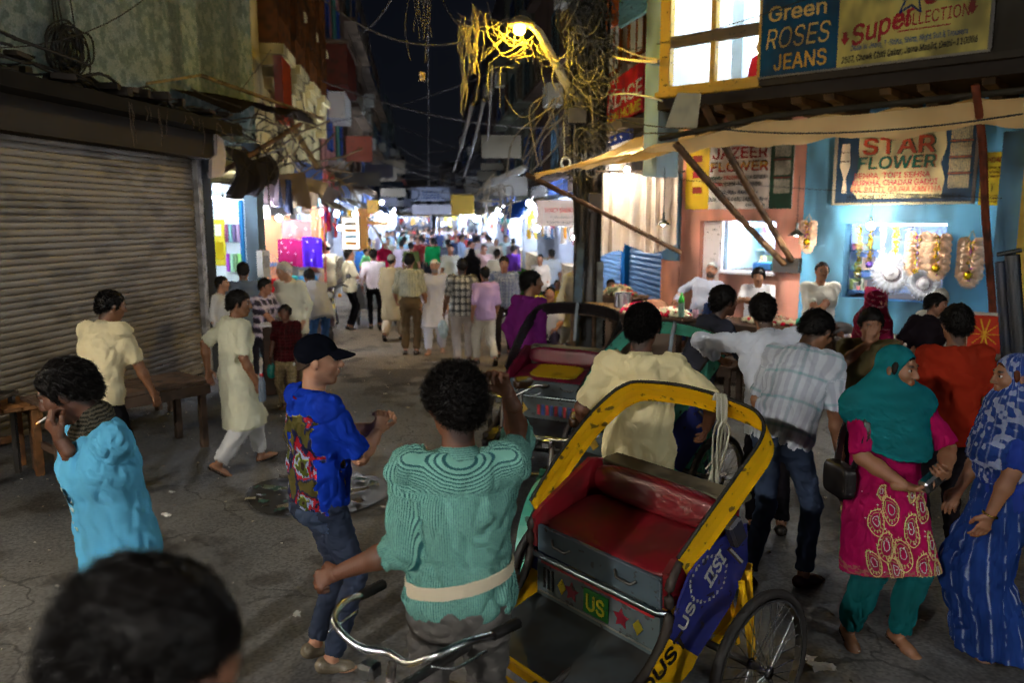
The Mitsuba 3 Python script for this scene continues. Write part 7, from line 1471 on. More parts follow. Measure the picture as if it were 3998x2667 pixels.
# ================================================================ who stands where
WH, CR, DK, BLKC = c(208, 208, 206), c(212, 200, 160), c(38, 38, 44), c(20, 20, 24)
def sash(J, z, rx, ry, w_, col, tilt=0., name='sash'):
    a = np.linspace(0, 2 * math.pi, 41); p = np.array([J['pel'] + J['R1'] @ [rx * math.sin(t), -.005 - ry * math.cos(t), z - .92 + tilt * math.sin(t)] for t in a]); q, f = ribbon(p, J['R1'] @ [0, 0, 1.0], w_, .006)
    q = q + .004 * (meshkit.noise(q * 40) - .5)[:, None]; put(J['K'], name, (J['Wd'](q), np.vstack([f[:, [0, 1, 2]], f[:, [0, 2, 3]]]), np.broadcast_to(col, (len(q), 3))), 'cloth', 40)
def hood_scarf(J, col, drape=True, veil=False, print_=None, chest=1.0, folds=.006, name='scarf', tail=None):
    Hd, Rh, R2, neck, chs, Sh = J['Hd'], J['Rh'], J['R2'], J['neck'], J['chest'], J['Sh']
    P = [Hd([0, .1, -.16]), Hd([0, 0, .13]), Hd([0, -.14, 0]), *Sh, chs + R2 @ [0, .2, -.18], chs + R2 @ [0, -.2, -.05]] + ([tail] if tail is not None else [])
    f_ = Field(*bounds(P, .16), J['hh'] * 1.4); f_.ell(Hd([0, -.016, .03]), (.085, .108, .098), Rh, .02); f_.ell(Hd([0, -.03, -.06]), (.082, .085, .1), Rh, .04)
    f_.ecap(neck + R2 @ [0, -.01, .05], neck + R2 @ [0, 0, -.03], J['X2'], .095, .09, .14, .11, .05)
    if veil: f_.ell(Hd([0, .03, -.07]), (.072, .084, .07), Rh, .03)
    else: f_.ell(Hd([0, .115, -.02]), (.068, .125, .10), Rh, .015, True)
    if drape:
        for sx in (-1, 1): f_.cap(neck + R2 @ [sx * .05, .03, -.02], Sh[(sx + 1) // 2] + R2 @ [0, 0, .0], .07, .085, .05)
        f_.ecap(neck + R2 @ [0, .0, -.04], chs + R2 @ [0, .02, -.10 * chest], J['X2'], .205, .17, .228, .20, .06); f_.cap(*[q + R2 @ [0, 0, -.01] for q in Sh], .095, .095, .05)
        f_.cut(chs + R2 @ [0, .05, -.09 * chest], R2 @ [.15, -.3, -1.0])
    if tail is not None: f_.ecap(neck + R2 @ [0, .04, -.05], tail, J['X2'], .15, .10, .20, .15, .05)
    uvf = None
    if print_: uvf = lambda v: np.stack([50 * PATTERNS.index(print_) + np.arctan2(v[:, 0], v[:, 1]) * .18, v[:, 2]], 1)
    return J['out'](name, f_, col if callable(col) else (lambda v: np.asarray(col) * (.85 + .3 * meshkit.noise(v * [9, 9, 30]))[:, None]), folds=folds, fr=(14, 14, 24), uvfn=uvf, hemp=(neck + R2 @ [0, 0, .03], R2 @ [0, 0, -1.0]))
def pocket(J, src, name, mask, off=.004, col=None):
    v, f = J['m'][src]; n = vnormals(v, f); k = mask(v)[f].all(1); g = f[k]; un, inv = np.unique(g, return_inverse=True); vv = v[un] + n[un] * off; q = inv.reshape(-1, 4)
    if len(q): put(J['K'], name, (J['Wd'](vv), np.vstack([q[:, [0, 1, 2]], q[:, [0, 2, 3]]]), np.broadcast_to(col, (len(vv), 3))), 'cloth', True)
def held(name, lab, cat, m, mat, smooth=False): k = put(None, name, m, mat, smooth); tag(k, lab, cat); return k

# -------- foreground
j = person('man in green striped shirt with cream sash, scratching his head, back to viewer', (-.19, 2.72), -8, 1.76, skin='dark', hair='curly', pat='teal_stripe', sc=c(64, 142, 140), sleeve='rolled', hem=.84, pc=c(92, 88, 86), pfit=1.15, rh=(.19, .12, 1.60), rpole=(.3, 1, -.25), lh=(-.42, .05, 1.0), lpole=(1, -.4, -.7), head=(-20, 6, 0), rcurl=.9, lcurl=.9, fit=1.15, fine=.8, rd=(-.45, -.1, .9), rn=(-.6, -.7, 0))
sash(j, 1.0, .188, .148, .045, c(206, 196, 172), .03)
def polo(v):
    col = np.broadcast_to(c(28, 58, 176), (len(v), 3)).copy(); n1, n2 = meshkit.fbm(v * [16, 16, 9], 3, 3), meshkit.fbm(v * [22, 22, 14] + 5, 2, 9); pr = (v[:, 1] < .07) & (v[:, 0] < .13 + .05 * n2) & (v[:, 0] > -.25) & (v[:, 2] < 1.34 + .1 * (n2 - .5)) & (v[:, 2] > .83)
    for t, cc in ((.30, c(86, 80, 44)), (.47, c(36, 40, 66)), (.54, c(150, 36, 44)), (.60, c(150, 160, 190)), (.66, c(80, 88, 40)), (.75, c(40, 30, 30))): col[pr & (n1 > t)] = cc
    return col * (.9 + .2 * meshkit.noise(v * 30))[:, None]
j = person('man in black cap and printed blue polo shirt, profile to the right, hands clasped', (-.97, 3.86), 52, 1.71, skin='light', hair='ballcap', beard='stubble', sc=polo, sleeve='half', hem=.90, pants='jeans', pc=c(50, 58, 76), rh=(.06, .30, 1.20), lh=(-.03, .33, 1.20), rpole=(.9, -.6, -.8), lpole=(-.9, -.3, -.8), head=(32, 0, 0), rcurl=.7, lcurl=.8, rn=(-1, .2, .1), ln=(1, .2, .1), rd=(-.3, .5, .8), ld=(.2, .6, .7), shoes=c(120, 110, 90), fine=.62)
for sx in (-1, 1): pocket(j, 'trousers', 'back_pocket', lambda v: (v[:, 1] < -.02) & (np.abs(v[:, 0] - sx * .085) < .06) & (v[:, 2] < .885) & (v[:, 2] > .75), .005, c(72, 84, 108))
sash(j, .955, .166, .128, .035, c(20, 18, 16), 0, 'belt')
q = MB(); q.tube([j['Wd'](j['neck'] + j['R2'] @ [.07 * 1.3 * math.sin(t), -.006 - .088 * math.cos(t), -.012 - .03 * (abs(t) / 2.6) ** 3]) for t in np.linspace(-2.4, 2.4, 20)], .004, c(150, 30, 40), 5); put(j['K'], 'collar_trim', q, 'cloth')
tee = c(96, 182, 220)
def teec(v):
    col = np.broadcast_to(tee, (len(v), 3)) * (.9 + .2 * meshkit.fbm(v * 5, 2))[:, None]
    for k in range(5): e = (((v[:, 0] - .02) / (.055 - .006 * k)) ** 2 + ((v[:, 2] - 1.18 + .042 * k) / .012) ** 2 < 1) & (v[:, 1] > .05); col[e] = c(196, 206, 200) * .8
    return col
j = person('man in torn light blue t shirt lighting a cigarette at the left', (-1.68, 3.22), -138, 1.74, skin='dark', hair='short', beard='stubble', sc=teec, sleeve='half', hem=.80, collar=False, pc=c(34, 34, 40), lean=9, head=(34, 22, 0), lh=(-.04, .19, 1.40), lpole=(-.5, -1, -.7), lcurl=.8, ln=(.3, -.8, .5), ld=(.4, .3, .8), rh=(.2, .02, .88), fit=1.0, fine=.8)
sc_ = Field(*bounds([j['neck'] + [0, .1, .06], j['neck'] - [0, .1, .1]], .14), .008)
sc_.ecap(j['neck'] + j['R2'] @ [0, -.01, .02], j['neck'] + j['R2'] @ [0, .0, -.03], j['X2'], .085, .08, .11, .10, .02); j['out']('neck_scarf', sc_, lambda v: np.where((np.sin(v[:, 2] * 420 + v[:, 1] * 90) > 0)[:, None], c(40, 38, 34), c(96, 90, 76)), folds=.006)
m = MB(); a_, b_ = j['Wd'](j['Hd']([.008, .10, -.058])), j['Wd'](j['Hd']([.012, .165, -.066])); m.tube([a_, b_], .004, c(226, 220, 210), 8); kc = held('cigarette', 'lit cigarette between lips of the man in light blue', 'cigarette', m, 'paper', True); m = MB(); m.ball(b_, .0036, (1, .5, .2), 1); emit(kc, 'ember', m, [3, .8, .06], .2)
person('passer by close to the lens, only blurred dark hair and cheek showing', (-.655, .96), 86, 1.83, skin='mid', hair='short', sc=c(50, 50, 58), head=(8, 24, 0), lean=12, z0=.038)

# -------- left side
j = person('man in pale yellow shirt leaning on the bench by the shutter, back to viewer', (-3.33, 6.3), 14, 1.72, skin='brown', sc=c(226, 214, 172), sleeve='half', hem=.80, pc=c(30, 30, 34), lean=16, fine=.85, head=(34, 8, 0), rh=(.30, .24, .86), lh=(-.2, .3, .86), fit=1.4)
j = person('man in long pale green kurta walking past the pit with a water bottle', (-2.52, 7.15), 48, 1.64, skin='brown', beard='moustache', shirt='kurta', sc=c(212, 210, 186), sleeve='half', hem=.42, pants='shalwar', pc=WH, pfit=.95, head=(38, 6, 0), rf=(.12, -.26, .13), lf=(-.08, .24, .085), rh=(.24, .08, .88), lh=(-.28, -.16, .95), shoes=c(44, 34, 28), extra='sandals', fit=1.3, lean=4)
W_, E_ = j['arms'][1][1], j['arms'][1][0]; P_ = j['Wd'](W_ + np.array([.02, .05, -.06])); t = thing('water_bottle', 'plastic water bottle with red cap in the kurta man\'s hand', 'bottle')
m = MB(); v, f = meshtube([P_ + [0, 0, z] for z in (-.13, -.12, -.04, .04, .08, .10)], [.03, .035, .033, .035, .022, .014], 12); m.add(v, f, c(110, 124, 140)); put(t, 'body', m, 'plastic', 40); m = MB(); m.tube([P_ + [0, 0, .10], P_ + [0, 0, .125]], .016, c(200, 30, 36), 10); put(t, 'cap', m, 'plastic')
def chk(a, b, fq=26): return lambda v: np.where(((np.sin(v[:, 0] * fq * 6.28) > .4) | (np.sin(v[:, 2] * fq * 5) > .4))[:, None], a, b) * (.8 + .4 * meshkit.noise(v * 20))[:, None]
j = person('small boy in open dark red checked shirt and patterned shorts', (-2.72, 9.5), 186, 1.26, skin='dark', sc=chk(c(70, 20, 24), c(40, 24, 24)), sleeve='half', hem=.80, pants='trousers', pc=chk(c(120, 104, 76), c(150, 134, 104)), pfit=1.2, lh=(-.24, .06, .86), fit=1.3, shoes=c(60, 44, 32), extra='sandals')
held('carry_bag', 'teal plastic bag hanging from the small boy\'s hand', 'bag', lump(j['Wd']([.26, .05, .64]), (.05, .04, .1), 3, c(40, 150, 140), .3), 'plastic', True)
person('boy in striped t shirt behind the tray table, looking right', (-3.3, 10.55), 118, 1.50, 0, 'mid', 'mid', sc=chk(c(200, 190, 200), c(60, 56, 70), 9), sleeve='half', rh=(.1, .38, 1.0), lh=(-.16, .36, 1.0), head=(-20, 10, 0))
person('old white haired man in white shirt bending toward the tray table', (-3.0, 10.9), 205, 1.72, 0, 'mid', 'light', 'grey', c(200, 196, 190), sc=c(226, 224, 206), sleeve='long', hem=.72, pc=c(150, 140, 110), lean=12, head=(20, 14, 0), rh=(.2, .22, .92), lh=(-.24, .1, .9), fit=1.4)
person('man in grey shirt with his back turned at the corner shop', (-3.74, 11.1), -16, 1.68, 0, 'mid', 'mid', sc=c(110, 122, 140), sleeve='half', pc=DK)
person('man in white shirt looking out of the corner shop', (-3.98, 10.9), 95, 1.5, 0, 'mid', 'light', sc=c(226, 224, 224), sleeve='long', pc=DK)
person('man in pale grey shirt bending over the stall beside the motorbike', (-2.95, 12.2), -35, 1.66, 0, 'mid', 'brown', sc=c(176, 176, 184), sleeve='half', hem=.78, pants='jeans', pc=c(50, 80, 120), lean=48, rh=(.15, .6, .95), lh=(-.15, .6, .95))
person('man in cap and cream shirt reading a booklet before the black panel', (-3.63, 15.7), -62, 1.66, .18, 'mid', 'mid', 'skullcap', cap=c(130, 120, 104), sc=c(214, 206, 186), sleeve='half', pants='jeans', pc=c(50, 70, 120), rh=(.08, .34, 1.16), lh=(-.08, .34, 1.16), head=(0, 14, 0))
m = MB(); m.box((-3.98, 15.86, 1.42), (.2, .16, .02), c(226, 214, 180), .6, R=rotz(.6) @ rotx(.5)); held('booklet', 'open pale booklet in hands of the man in cap', 'book', m, 'paper')
person('man in cream t shirt eating from a tray at the left snack cart', (-3.37, 16.5), 62, 1.66, 0, 'mid', 'mid', sc=c(216, 208, 186), sleeve='half', pc=BLKC, rh=(.1, .36, 1.1), lh=(-.1, .36, 1.08), collar=False)
t = thing('snack_cart', 'pale snack cart with red boxes beside the man in cream t shirt', 'cart')
m = MB(); m.box((-2.95, 17.3, .95), (.9, .7, .05), c(214, 210, 206), .1, bev=.01); put(t, 'cart_top', m, 'paint'); m = MB(); m.box((-2.95, 17.3, .62), (.8, .6, .5), c(150, 160, 170), .1, bev=.02); put(t, 'cabinet', m, 'paint')
for k, (x, cc) in enumerate(((-3.2, c(190, 60, 60)), (-2.95, c(226, 190, 190)), (-2.72, c(200, 180, 190)))): m = MB(); m.box((x, 17.3, 1.08), (.2, .3, .2), cc, .1, bev=.01); put(t, 'box', m, 'paper')
for sx in (-.4, .4): wheel(t, 'wheel', (-2.95 + sx, 17.3, .25), (1, .1, 0), .25, .02, 'joined')
t = thing('tray_table', 'white topped tray table between striped boy and old man', 'table'); m = MB(); m.box((-3.05, 10.4, .93), (.5, .42, .03), c(220, 220, 224), .2, bev=.005); put(t, 'top', m, 'paper'); m = MB(); m.box((-3.05, 10.4, .46), (.42, .36, .9), c(70, 50, 40), .2, bev=.01); put(t, 'cabinet', m, 'wood')
# -------- walkers in the middle of the street
person('man in white shirt and black trousers walking away, left of the walkers', (-2.86, 16.5), -8, 1.66, 0, 'mid', 'mid', sc=c(206, 204, 214), sleeve='long', hem=.86, pc=BLKC, rf=(.1, -.2, .13), lf=(-.09, .16, .085))
person('man in beige kurta and grey skullcap walking away', (-2.26, 15.0), 14, 1.62, 0, 'mid', 'mid', 'skullcap', cap=c(140, 136, 126), shirt='kurta', sc=c(176, 160, 130), sleeve='long', hem=.42, pants='shalwar', pc=c(190, 176, 150), rf=(.1, .2, .085), lf=(-.09, -.22, .13))
person('man in striped beige shirt and brown trousers walking away, nearest of the middle walkers', (-1.72, 13.4), 3, 1.70, 0, 'mid', 'mid', pat='beige_stripe', sc=c(190, 185, 160), sleeve='rolled', tuck=True, pc=c(100, 82, 60), pfit=1.2, rh=(.26, .1, .84), lh=(-.26, .12, .92), shoes=c(60, 44, 30))
person('old man with white skullcap and grey beard in white kurta, walking toward viewer', (-1.31, 13.55), 184, 1.60, 0, 'mid', 'light', 'skullcap', beard='grey', shirt='kurta', sc=c(214, 216, 226), sleeve='long', hem=.46, pants='shalwar', pc=c(214, 216, 226), head=(0, 8, 0), rf=(.1, .18, .085), lf=(-.09, -.15, .1), shoes=c(50, 40, 30), extra='sandals')
j = person('man in black and white plaid shirt carrying a plastic bag, walking away', (-.78, 12.5), -6, 1.66, 0, 'mid', 'dark', pat='plaid', sc=c(190, 190, 186), sleeve='half', hem=.80, pc=c(176, 168, 160), pfit=1.15, lh=(-.30, .06, .84), rf=(.1, .14, .085), lf=(-.09, -.16, .11), fit=1.4, build=1.1)
held('carry_bag', 'white and blue plastic bag in the plaid shirted man\'s hand', 'bag', lump(j['Wd']([-.31, .1, .56]), (.08, .06, .14), 5, c(190, 206, 212), .35), 'plastic', True)
person('boy in lavender shirt and white trousers walking away beside plaid shirt', (-.42, 12.4), -22, 1.54, 0, 'mid', 'mid', sc=c(186, 160, 200), sleeve='rolled', hem=.80, pants='shalwar', pc=c(206, 200, 190), pfit=.85, rf=(.1, -.22, .15), lf=(-.09, .2, .085))
person('young man in blue checked shirt walking toward viewer, eyes down', (-.13, 13.25), 180, 1.67, 0, 'mid', 'mid', pat='blue_check', sc=c(150, 160, 186), sleeve='long', hem=.84, pc=c(44, 38, 38), head=(0, 16, 0), rf=(.1, .14, .085), lf=(-.09, -.12, .09))
person('man in purple shirt in profile behind the black hooded rickshaw', (.19, 8.3), 48, 1.74, 0, 'near', 'brown', beard='moustache', sc=c(112, 40, 112), sleeve='long', hem=.78, pc=DK, head=(38, 0, 0), fit=1.4)
# -------- by the pole
person('man in white v neck shirt sitting and sipping tea left of the pole', (.62, 12.9), 192, 1.68, 0, 'mid', 'mid', 'cropped', pelvis=(0, 0, .42), rf=(.14, .42, .085), lf=(-.16, .4, .085), rh=(.03, .2, .96), rpole=(1, 0, -.6), lh=(-.15, .35, .55), sc=c(216, 212, 210), sleeve='half', pants='sit', pc=c(60, 54, 70), collar=False)
person('old man in cream kurta and white cap stooping half behind the pole', (.98, 14.2), 140, 1.62, 0, 'mid', 'mid', 'skullcap', beard='full', shirt='kurta', sc=c(214, 208, 186), sleeve='long', hem=.4, pants='shalwar', pc=c(206, 200, 180), lean=28, head=(0, 15, 0))
person('child in yellow dress sitting behind the tea seller', (.86, 15.2), 170, 1.12, 0, 'mid', 'dark', sc=c(190, 160, 50), sleeve='half', pc=c(120, 100, 50), collar=False)
person('man in white shirt standing in bright doorway under embroidery sign', (.62, 17.6), 200, 1.5, 0, 'mid', 'mid', sc=c(220, 216, 214), sleeve='long', pc=DK)
person('shopper with her back turned in the bright doorway under embroidery sign', (.95, 19.2), -10, 1.55, 0, 'mid', 'mid', sc=c(190, 206, 224), sleeve='half', pc=c(90, 110, 140))
person('man crouching behind the flower bundle right of the pole, dark hair showing', (1.74, 14.0), 180, 1.6, 0, 'mid', 'brown', pelvis=(0, 0, .52), rf=(.14, .35, .085), lf=(-.14, .35, .085), sc=c(120, 150, 190), sleeve='half', pants='sit', pc=DK)
t = thing('fruit_basket', 'basket of yellow fruit beside the man sipping tea', 'basket'); r = np.random.default_rng(9); m = MB()
for q in range(50): m.ball((.35 + r.normal(0, .14), 13.6 + r.normal(0, .1), .86 + .1 * r.random()), .05, c(226, 196, 40) * r.uniform(.7, 1.1), 1)
put(t, 'fruit', m, 'plastic', True, kind='stuff'); m = MB(); m.box((.35, 13.6, .4), (.8, .5, .8), c(90, 80, 70), bev=.02); put(t, 'crate', m, 'wood')
t = thing('potted_bush', 'leafy green bush between blue checked man and the bright doorway', 'bush'); m = MB()
for q in range(420): v = r.normal(0, 1, 3); p = np.array([.3, 15.5, .95]) + unit(v) * [.3, .3, .4] * r.random() ** .4; a = unit(r.normal(0, 1, 3)) * .06; b_ = unit(np.cross(a, r.normal(0, 1, 3))) * .03; m.add([p - a, p + b_, p + a, p - b_], [[0, 1, 2, 3]], c(50, 96, 40) * r.uniform(.5, 1.3))
put(t, 'leaves', m, 'paper', kind='stuff'); m = MB(); m.tube([[.3, 15.5, 0], [.3, 15.5, .5]], [.16, .2], c(120, 70, 50), 12); put(t, 'pot', m, 'plaster', True)

# -------- flower shops
person('bearded man in white skullcap reclining before the pink shop door', (2.86, 11.95), 205, 1.72, 0, 'near', 'mid', 'skullcap', beard='full', pelvis=(0, 0, .86), lean=-14, side=-10, rf=(.16, .52, .5), lf=(-.1, .45, .62), rh=(.40, .05, 1.02), rpole=(.6, -1, .3), lh=(-.12, .35, .92), sc=c(176, 186, 202), sleeve='long', hem=.86, pants='sit', pc=c(40, 52, 84), head=(0, 4, 0), shoes=None)
person('man in white shirt sitting with one knee up below the bright hatch', (3.5, 11.35), 192, 1.68, 0, 'near', 'brown', beard='moustache', pelvis=(0, 0, .86), lean=14, rf=(.08, .36, .85), lf=(-.26, .74, .86), rh=(.02, .42, 1.2), lh=(.08, .42, 1.2), rpole=(1, 0, -.3), lpole=(-1, 0, -.3), sc=c(206, 206, 212), sleeve='half', hem=.88, pants='sit', pc=c(120, 132, 156), head=(10, 10, 0), shoes=None)
person('moustached man in white polo sitting cross legged before the blue shop', (4.02, 10.4), 188, 1.75, 0, 'near', 'mid', 'cropped', beard='moustache', hairc=c(40, 36, 34), pelvis=(0, 0, .90), lean=6, rf=(-.12, .34, .84), lf=(.14, .40, .84), rkn=(1.2, .5, .15), lkn=(-1.2, .5, .15), rh=(-.02, .36, 1.0), lh=(.12, .38, 1.02), rpole=(1, -.2, -.4), lpole=(-1, -.2, -.4), sc=c(222, 220, 214), sleeve='half', hem=.9, pants='sit', pc=c(104, 100, 100), fit=1.2, build=1.1, shoes=None)
j = person('woman in maroon headscarf with covered mouth, right of the leaning man', (3.55, 7.75), 82, 1.58, 0, 'near', 'mid', 'none', shirt='kurta', sc=c(120, 30, 60), sleeve='half', hem=.5, pants='shalwar', pc=c(90, 24, 40), collar=False, rh=(.2, .3, 1.1))
hood_scarf(j, lambda v: np.where((np.sin(v[:, 2] * 130 + v[:, 0] * 60) > .9)[:, None], c(150, 120, 120), c(92, 18, 36)), veil=True, chest=1.6)
person('man in dark shirt glancing back over his shoulder beside the blue shop', (4.1, 7.85), 60, 1.56, 0, 'near', 'brown', 'short', beard='stubble', sc=c(36, 30, 36), sleeve='half', pc=DK, head=(70, 6, 0), lean=14, rh=(.28, .3, 1.2))
person('white haired old man in grey shirt sitting under the peach garlands', (4.72, 8.75), 205, 1.66, 0, 'near', 'mid', 'grey', c(200, 198, 196), pelvis=(0, 0, .78), rf=(.14, .45, .5), lf=(-.14, .45, .5), sc=c(190, 190, 180), sleeve='half', hem=.8, pants='sit', pc=c(110, 110, 110), head=(0, 16, 0))
person('man in orange red t shirt seen from behind at right', (2.93, 5.2), 4, 1.72, 0, 'near', 'brown', 'short', sc=c(150, 46, 28), sleeve='half', collar=False, hem=.80, pc=c(44, 40, 44), fit=1.2)
person('man in dark striped collar shirt leaning on the teal hood and talking', (1.50, 6.45), 82, 1.78, 0, 'near', 'dark', 'short', beard='stubble', sc=c(52, 54, 66), sleeve='half', hem=.84, pants='jeans', pc=c(44, 58, 96), lean=24, head=(-12, -10, 0), rh=(.12, .42, 1.12), lh=(-.05, .44, 1.12), lpole=(-1, -.2, -.4), rpole=(1, -.2, -.4), fit=1.1)
person('man in shiny white shirt leaning over the teal rickshaw, back to viewer', (1.88, 5.6), 8, 1.76, 0, 'near', 'brown', 'short', sc=c(206, 212, 226), sleeve='long', hem=.74, pc=c(24, 22, 26), lean=14, side=-7, lh=(-.36, .30, 1.22), lpole=(-1, -.3, .35), rh=(.3, .32, 1.1), fit=1.6)
person('man in white striped polo stooping forward to the right', (1.66, 4.75), 48, 1.80, 0, 'near', 'brown', 'short', pat='white_stripe', sc=c(200, 206, 216), sleeve='half', hem=.84, pants='jeans', pc=c(56, 66, 90), lean=30, head=(10, 20, 0), rh=(.22, .28, .78), lh=(-.24, .2, .84), rf=(.12, .12, .085), lf=(-.1, -.14, .1), fit=1.3, shoes=c(60, 24, 26))
person('man in olive shirt holding his face, hidden between stooping man and teal scarf', (2.72, 6.0), 196, 1.62, 0, 'near', 'brown', 'short', sc=c(92, 84, 56), sleeve='half', pc=DK, head=(0, 18, 0), rh=(.03, .17, 1.45), rpole=(1, .3, -.8), rcurl=.2, rd=(-.2, .1, 1), rn=(-.4, -1, 0))
person('rickshaw puller in cream shirt standing beside the teal rickshaw, back to viewer', (.74, 4.5), 14, 1.80, 0, 'near', 'dark', 'short', sc=c(222, 210, 166), sleeve='half', hem=.80, pc=c(60, 40, 56), lh=(-.32, .12, 1.0), rh=(.36, .16, 1.02), rpole=(1, -.6, 0), head=(14, 4, 0), fit=1.1, build=1.0, fine=.8)

# -------- the two women at right
MAG = c(156, 22, 80)
def paisley(v):
    col = np.broadcast_to(MAG, (len(v), 3)) * (.9 + .2 * meshkit.noise(v * 6))[:, None]; u, z = v[:, 0], v[:, 2]
    e = (z < .545) & (np.sin(u * 190) * np.sin(z * 260) > -.1); col[e & (z > .50)] = c(150, 90, 80)
    return col
j = person('woman in teal headscarf and magenta embroidered tunic, holding a packet', (1.98, 4.08), 172, 1.63, 0, 'near', 'brown', 'cropped', shirt='kurta', sc=paisley, sleeve='half', hem=.47, collar=False, pants='shalwar', pc=c(24, 88, 92), rh=(.06, .28, 1.02), lh=(-.14, .30, 1.08), rpole=(1, -.5, -.4), lpole=(-1, -.4, -.4), rcurl=.6, lcurl=.7, ld=(.6, .6, .1), rd=(-.8, .5, 0), rn=(-.2, .2, 1), ln=(.2, -.6, .5), head=(-30, 6, 0), build=1.04, fit=1.1, shoes=c(60, 44, 34), extra='sandals', rf=(.13, -.02, .085), lf=(-.12, .06, .085), pfit=.85, fine=.62)
hood_scarf(j, c(28, 104, 110), chest=1.0, folds=.006)
from scipy.spatial import cKDTree
kv, kf = j['m']['kurta']; kn = vnormals(kv, kf); fr_ = (kv[:, 1] > 0) & (kn[:, 1] > .1); kv, kn = kv[fr_], kn[fr_]; kt = cKDTree(kv[:, [0, 2]]); EM = MB()
def on_front(x, z): q = kt.query(np.stack([x, z], 1))[1]; return np.stack([x, kv[q, 1] + .005, z], 1)
r = np.random.default_rng(6)
for x, zz, s_, lean_ in [(-.13, .86, .055, 1), (-.04, .76, .06, -1), (.06, .86, .055, 1), (.14, .80, .05, -1), (-.16, .67, .05, 1), (.02, .64, .06, 1), (.11, .68, .055, -1), (-.08, .57, .055, -1), (.07, .56, .05, 1), (.17, .59, .045, 1), (-.17, .54, .04, -1), (-.06, .93, .03, 1), (.1, .95, .03, -1)]:
    t_ = np.linspace(0, 2 * math.pi, 26)
    for k_, cc in ((1.0, c(206, 180, 124)), (.68, c(170, 150, 100)), (.36, c(190, 190, 190))):
        R_ = s_ * k_ * (1 - .18 * np.sin(t_)); px, pz = x + R_ * np.cos(t_) * .72 + lean_ * .42 * s_ * k_ * np.maximum(np.sin(t_), 0) ** 2, zz + R_ * np.sin(t_) * 1.35
        EM.tube(j['Wd'](on_front(px, pz)), .0032 if k_ == 1 else .0024, cc, 4)
    for q in range(16):
        a = q * .393; p0, p1 = np.array([x + s_ * .78 * .75 * math.cos(a) + lean_ * .2 * s_ * max(math.sin(a), 0), x + s_ * .78 * math.cos(a) * 1.02 + lean_ * .3 * s_ * max(math.sin(a), 0)]), np.array([zz + s_ * 1.0 * math.sin(a), zz + s_ * 1.32 * math.sin(a)]); EM.tube(j['Wd'](on_front(p0, p1)), .003, c(200, 176, 120), 4)
for q in range(40): x, z = r.uniform(-.19, .19), r.uniform(.5, .98); EM.ball(j['Wd'](on_front(np.array([x]), np.array([z]))[0]), .0045, c(206, 200, 190), 1)
put(j['K'], 'gold_embroidery', EM, 'sign', kind='stuff')
m = MB(); m.box(j['Wd']([-.04, .34, 1.07]), (.14, .06, .07), c(170, 170, 172), R=rotz(.4) @ roty(-.5), bev=.012); held('packet', 'crumpled foil packet in hands of the woman in magenta', 'packet', m, 'steel')
t = thing('handbag', 'black shoulder bag at the hip of the woman in magenta', 'bag'); k = put(t, 'bag', (lambda pf: (j['Wd'](pf[0] + [.265, .0, .98]), np.vstack([pf[1][:, [0, 1, 2]], pf[1][:, [0, 2, 3]]]), np.broadcast_to(c(22, 20, 22), (len(pf[0]), 3))))(puff(.09, .24, .19, .45)), 'vinyl', True); m = MB(); pp = curve([j['Wd'](q) for q in ([.25, -.06, 1.04], [.22, -.06, 1.25], [.165, .0, 1.46], [.2, .12, 1.25], [.25, .08, 1.04])], 24); q, f = ribbon(pp, j['Rw'] @ [1.0, 0, 0], .035, .008); m.add(q, f, c(20, 18, 20)); put(t, 'strap', m, 'vinyl', 40)
j = person('woman in blue striped sari with printed veil over her head, at the right edge', (2.58, 3.98), -78, 1.60, 0, 'near', 'brown', 'cropped', hairc=c(80, 40, 24), shirt='blouse', sc=c(40, 60, 140), sleeve='half', hem=.9, collar=False, pants='skirt', extra='sari', pc=c(36, 66, 150), pfit=1.08, head=(-6, 4, 0), rh=(.16, .22, .82), lh=(-.2, .16, .84), build=1.05)
hood_scarf(j, c(40, 72, 160), print_='sari_print', folds=.005, name='veil', tail=j['waist'] + j['R2'] @ [.03, .02, .02])
m = MB(); m.tube([j['Wd'](j['arms'][0][1] + .038 * np.array([math.cos(a), .9 * math.sin(a), .3 * math.sin(a)])) for a in np.linspace(0, 6.28, 17)], .005, c(190, 150, 60), 6); put(j['K'], 'bangle', m, 'steel', True)

# -------- further people in the street
MIDS = [('olive shirt', -2.82, 22.4, 4, 1.62, c(84, 92, 50), DK), ('bright green t shirt', -2.62, 26.5, -4, 1.62, c(30, 150, 80), DK), ('pale blue shirt', -3.7, 27.5, 2, 1.66, c(150, 190, 206), DK), ('pinkish white shirt', -3.25, 23.6, -6, 1.64, c(206, 190, 200), c(80, 70, 70)),
        ('white shirt, facing viewer', -1.52, 19.8, 178, 1.64, c(206, 214, 206), c(110, 110, 116)), ('pink striped shirt, facing viewer', -.72, 20.6, 184, 1.62, c(206, 176, 176), DK), ('dark grey shirt', -2.0, 25, 10, 1.64, c(90, 96, 110), DK), ('purple shirt near the bright clothes shop', .05, 20.8, 40, 1.6, c(90, 50, 140), DK),
        ('white t shirt near the bright clothes shop', -.35, 18.6, 20, 1.58, c(206, 206, 200), DK), ('blue shirt at left shops', -4.35, 23, 60, 1.6, c(60, 110, 170), DK), ('pale green shirt at left shops', -4.0, 22, 100, 1.5, c(120, 190, 120), DK), ('yellow shirt at left shops', -4.75, 26.5, 80, 1.64, c(220, 170, 40), DK)]
for k, (d_, x, y, fa_, H_, cc, pp_) in enumerate(MIDS):
    person(f'distant walker in {d_}', (x, y), fa_, H_, 0, 'far' if y > 21 else 'mid', 'mid', sc=cc, sleeve=('half', 'long')[k % 2], pc=pp_, rf=(.1, .12 * (-1) ** k, .09), lf=(-.09, -.12 * (-1) ** k, .09))
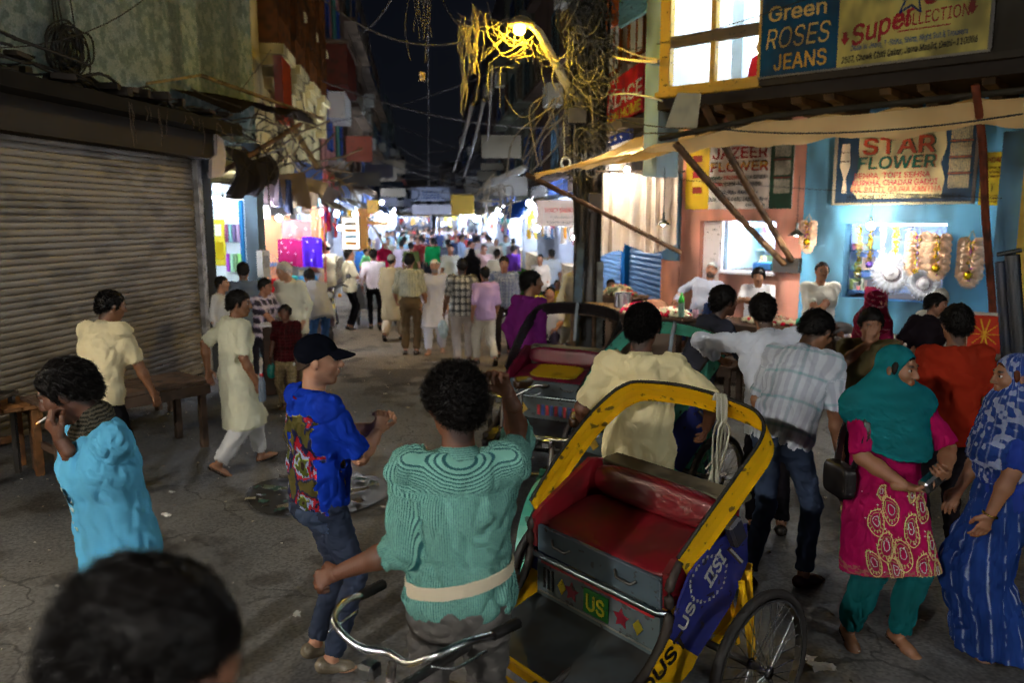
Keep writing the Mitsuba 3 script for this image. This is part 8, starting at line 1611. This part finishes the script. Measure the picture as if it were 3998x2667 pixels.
j = person('woman in crimson sari shawl among the distant walkers, left side', (-3.85, 24.2), 150, 1.55, 0, 'far', 'mid', 'none', shirt='kurta', sc=c(190, 24, 70), sleeve='half', hem=.5, pants='skirt', pc=c(180, 20, 60), collar=False); hood_scarf(j, c(120, 20, 44))
j = person('woman in black robe and veil among the distant walkers, right side', (-.95, 18.9), 30, 1.58, 0, 'far', 'mid', 'none', shirt='kurta', sc=BLKC, sleeve='long', hem=.3, pants='skirt', pc=BLKC, collar=False); hood_scarf(j, BLKC)
# far crowd: a dozen built, the rest copies
r = np.random.default_rng(77); PALC = [c(206, 206, 206), c(150, 170, 200), c(190, 180, 160), c(120, 110, 120), c(60, 70, 100), c(210, 190, 200), c(150, 60, 60), c(90, 130, 120), c(44, 44, 52), c(170, 190, 190)]
protos = []
for k in range(12):
    x, y = -3.2, 30.0; a = len(scene); j = person('dim figure in the packed crowd far down the street', (x, y), (0, 8, 180, -10, 172, 4, 186, 12, 0, 176, -6, 90)[k], 1.55 + .014 * k, 0, 'far', ('mid', 'brown')[k % 2], sc=PALC[k % 10], sleeve=('half', 'long')[k % 2], pc=(DK, c(90, 84, 80), BLKC)[k % 3], group='far crowd', rf=(.1, .14, .09), lf=(-.09, -.14, .09)); protos.append((j['K'], [q for q in scene if q.startswith(j['K'] + '__')], x, y))
def place(keys, x0, y0, x, y):
    for q in keys: scene[q]['to_world'] = T4().translate([x - x0, y - y0, 0])
spots, tries = [], 0
while len(spots) < 84 and tries < 6000:
    tries += 1; y = 24 + 44 * r.random() ** 1.15; xl, xr = -4.35 - .1122 * (y - 13.8) + .7, 2.7 - .1122 * (y - 12.85) - .8; x = r.uniform(xl, xr)
    if y < 27 and x < -1.5: continue
    if all((x - a) ** 2 + ((y - b_) * .8) ** 2 > .30 for a, b_ in spots): spots.append((x, y))
for k, (x, y) in enumerate(spots):
    K_, keys, x0, y0 = protos[k % 12]
    if k < 12: place(keys, x0, y0, x, y); continue
    nk = thing('person', labels[K_]['label'], 'person', 'far crowd')
    for q in keys: key = nk + q[len(K_):]; used.add(key); scene[key] = {**scene[q], 'to_world': T4().translate([x - x0, y - y0, 0])}
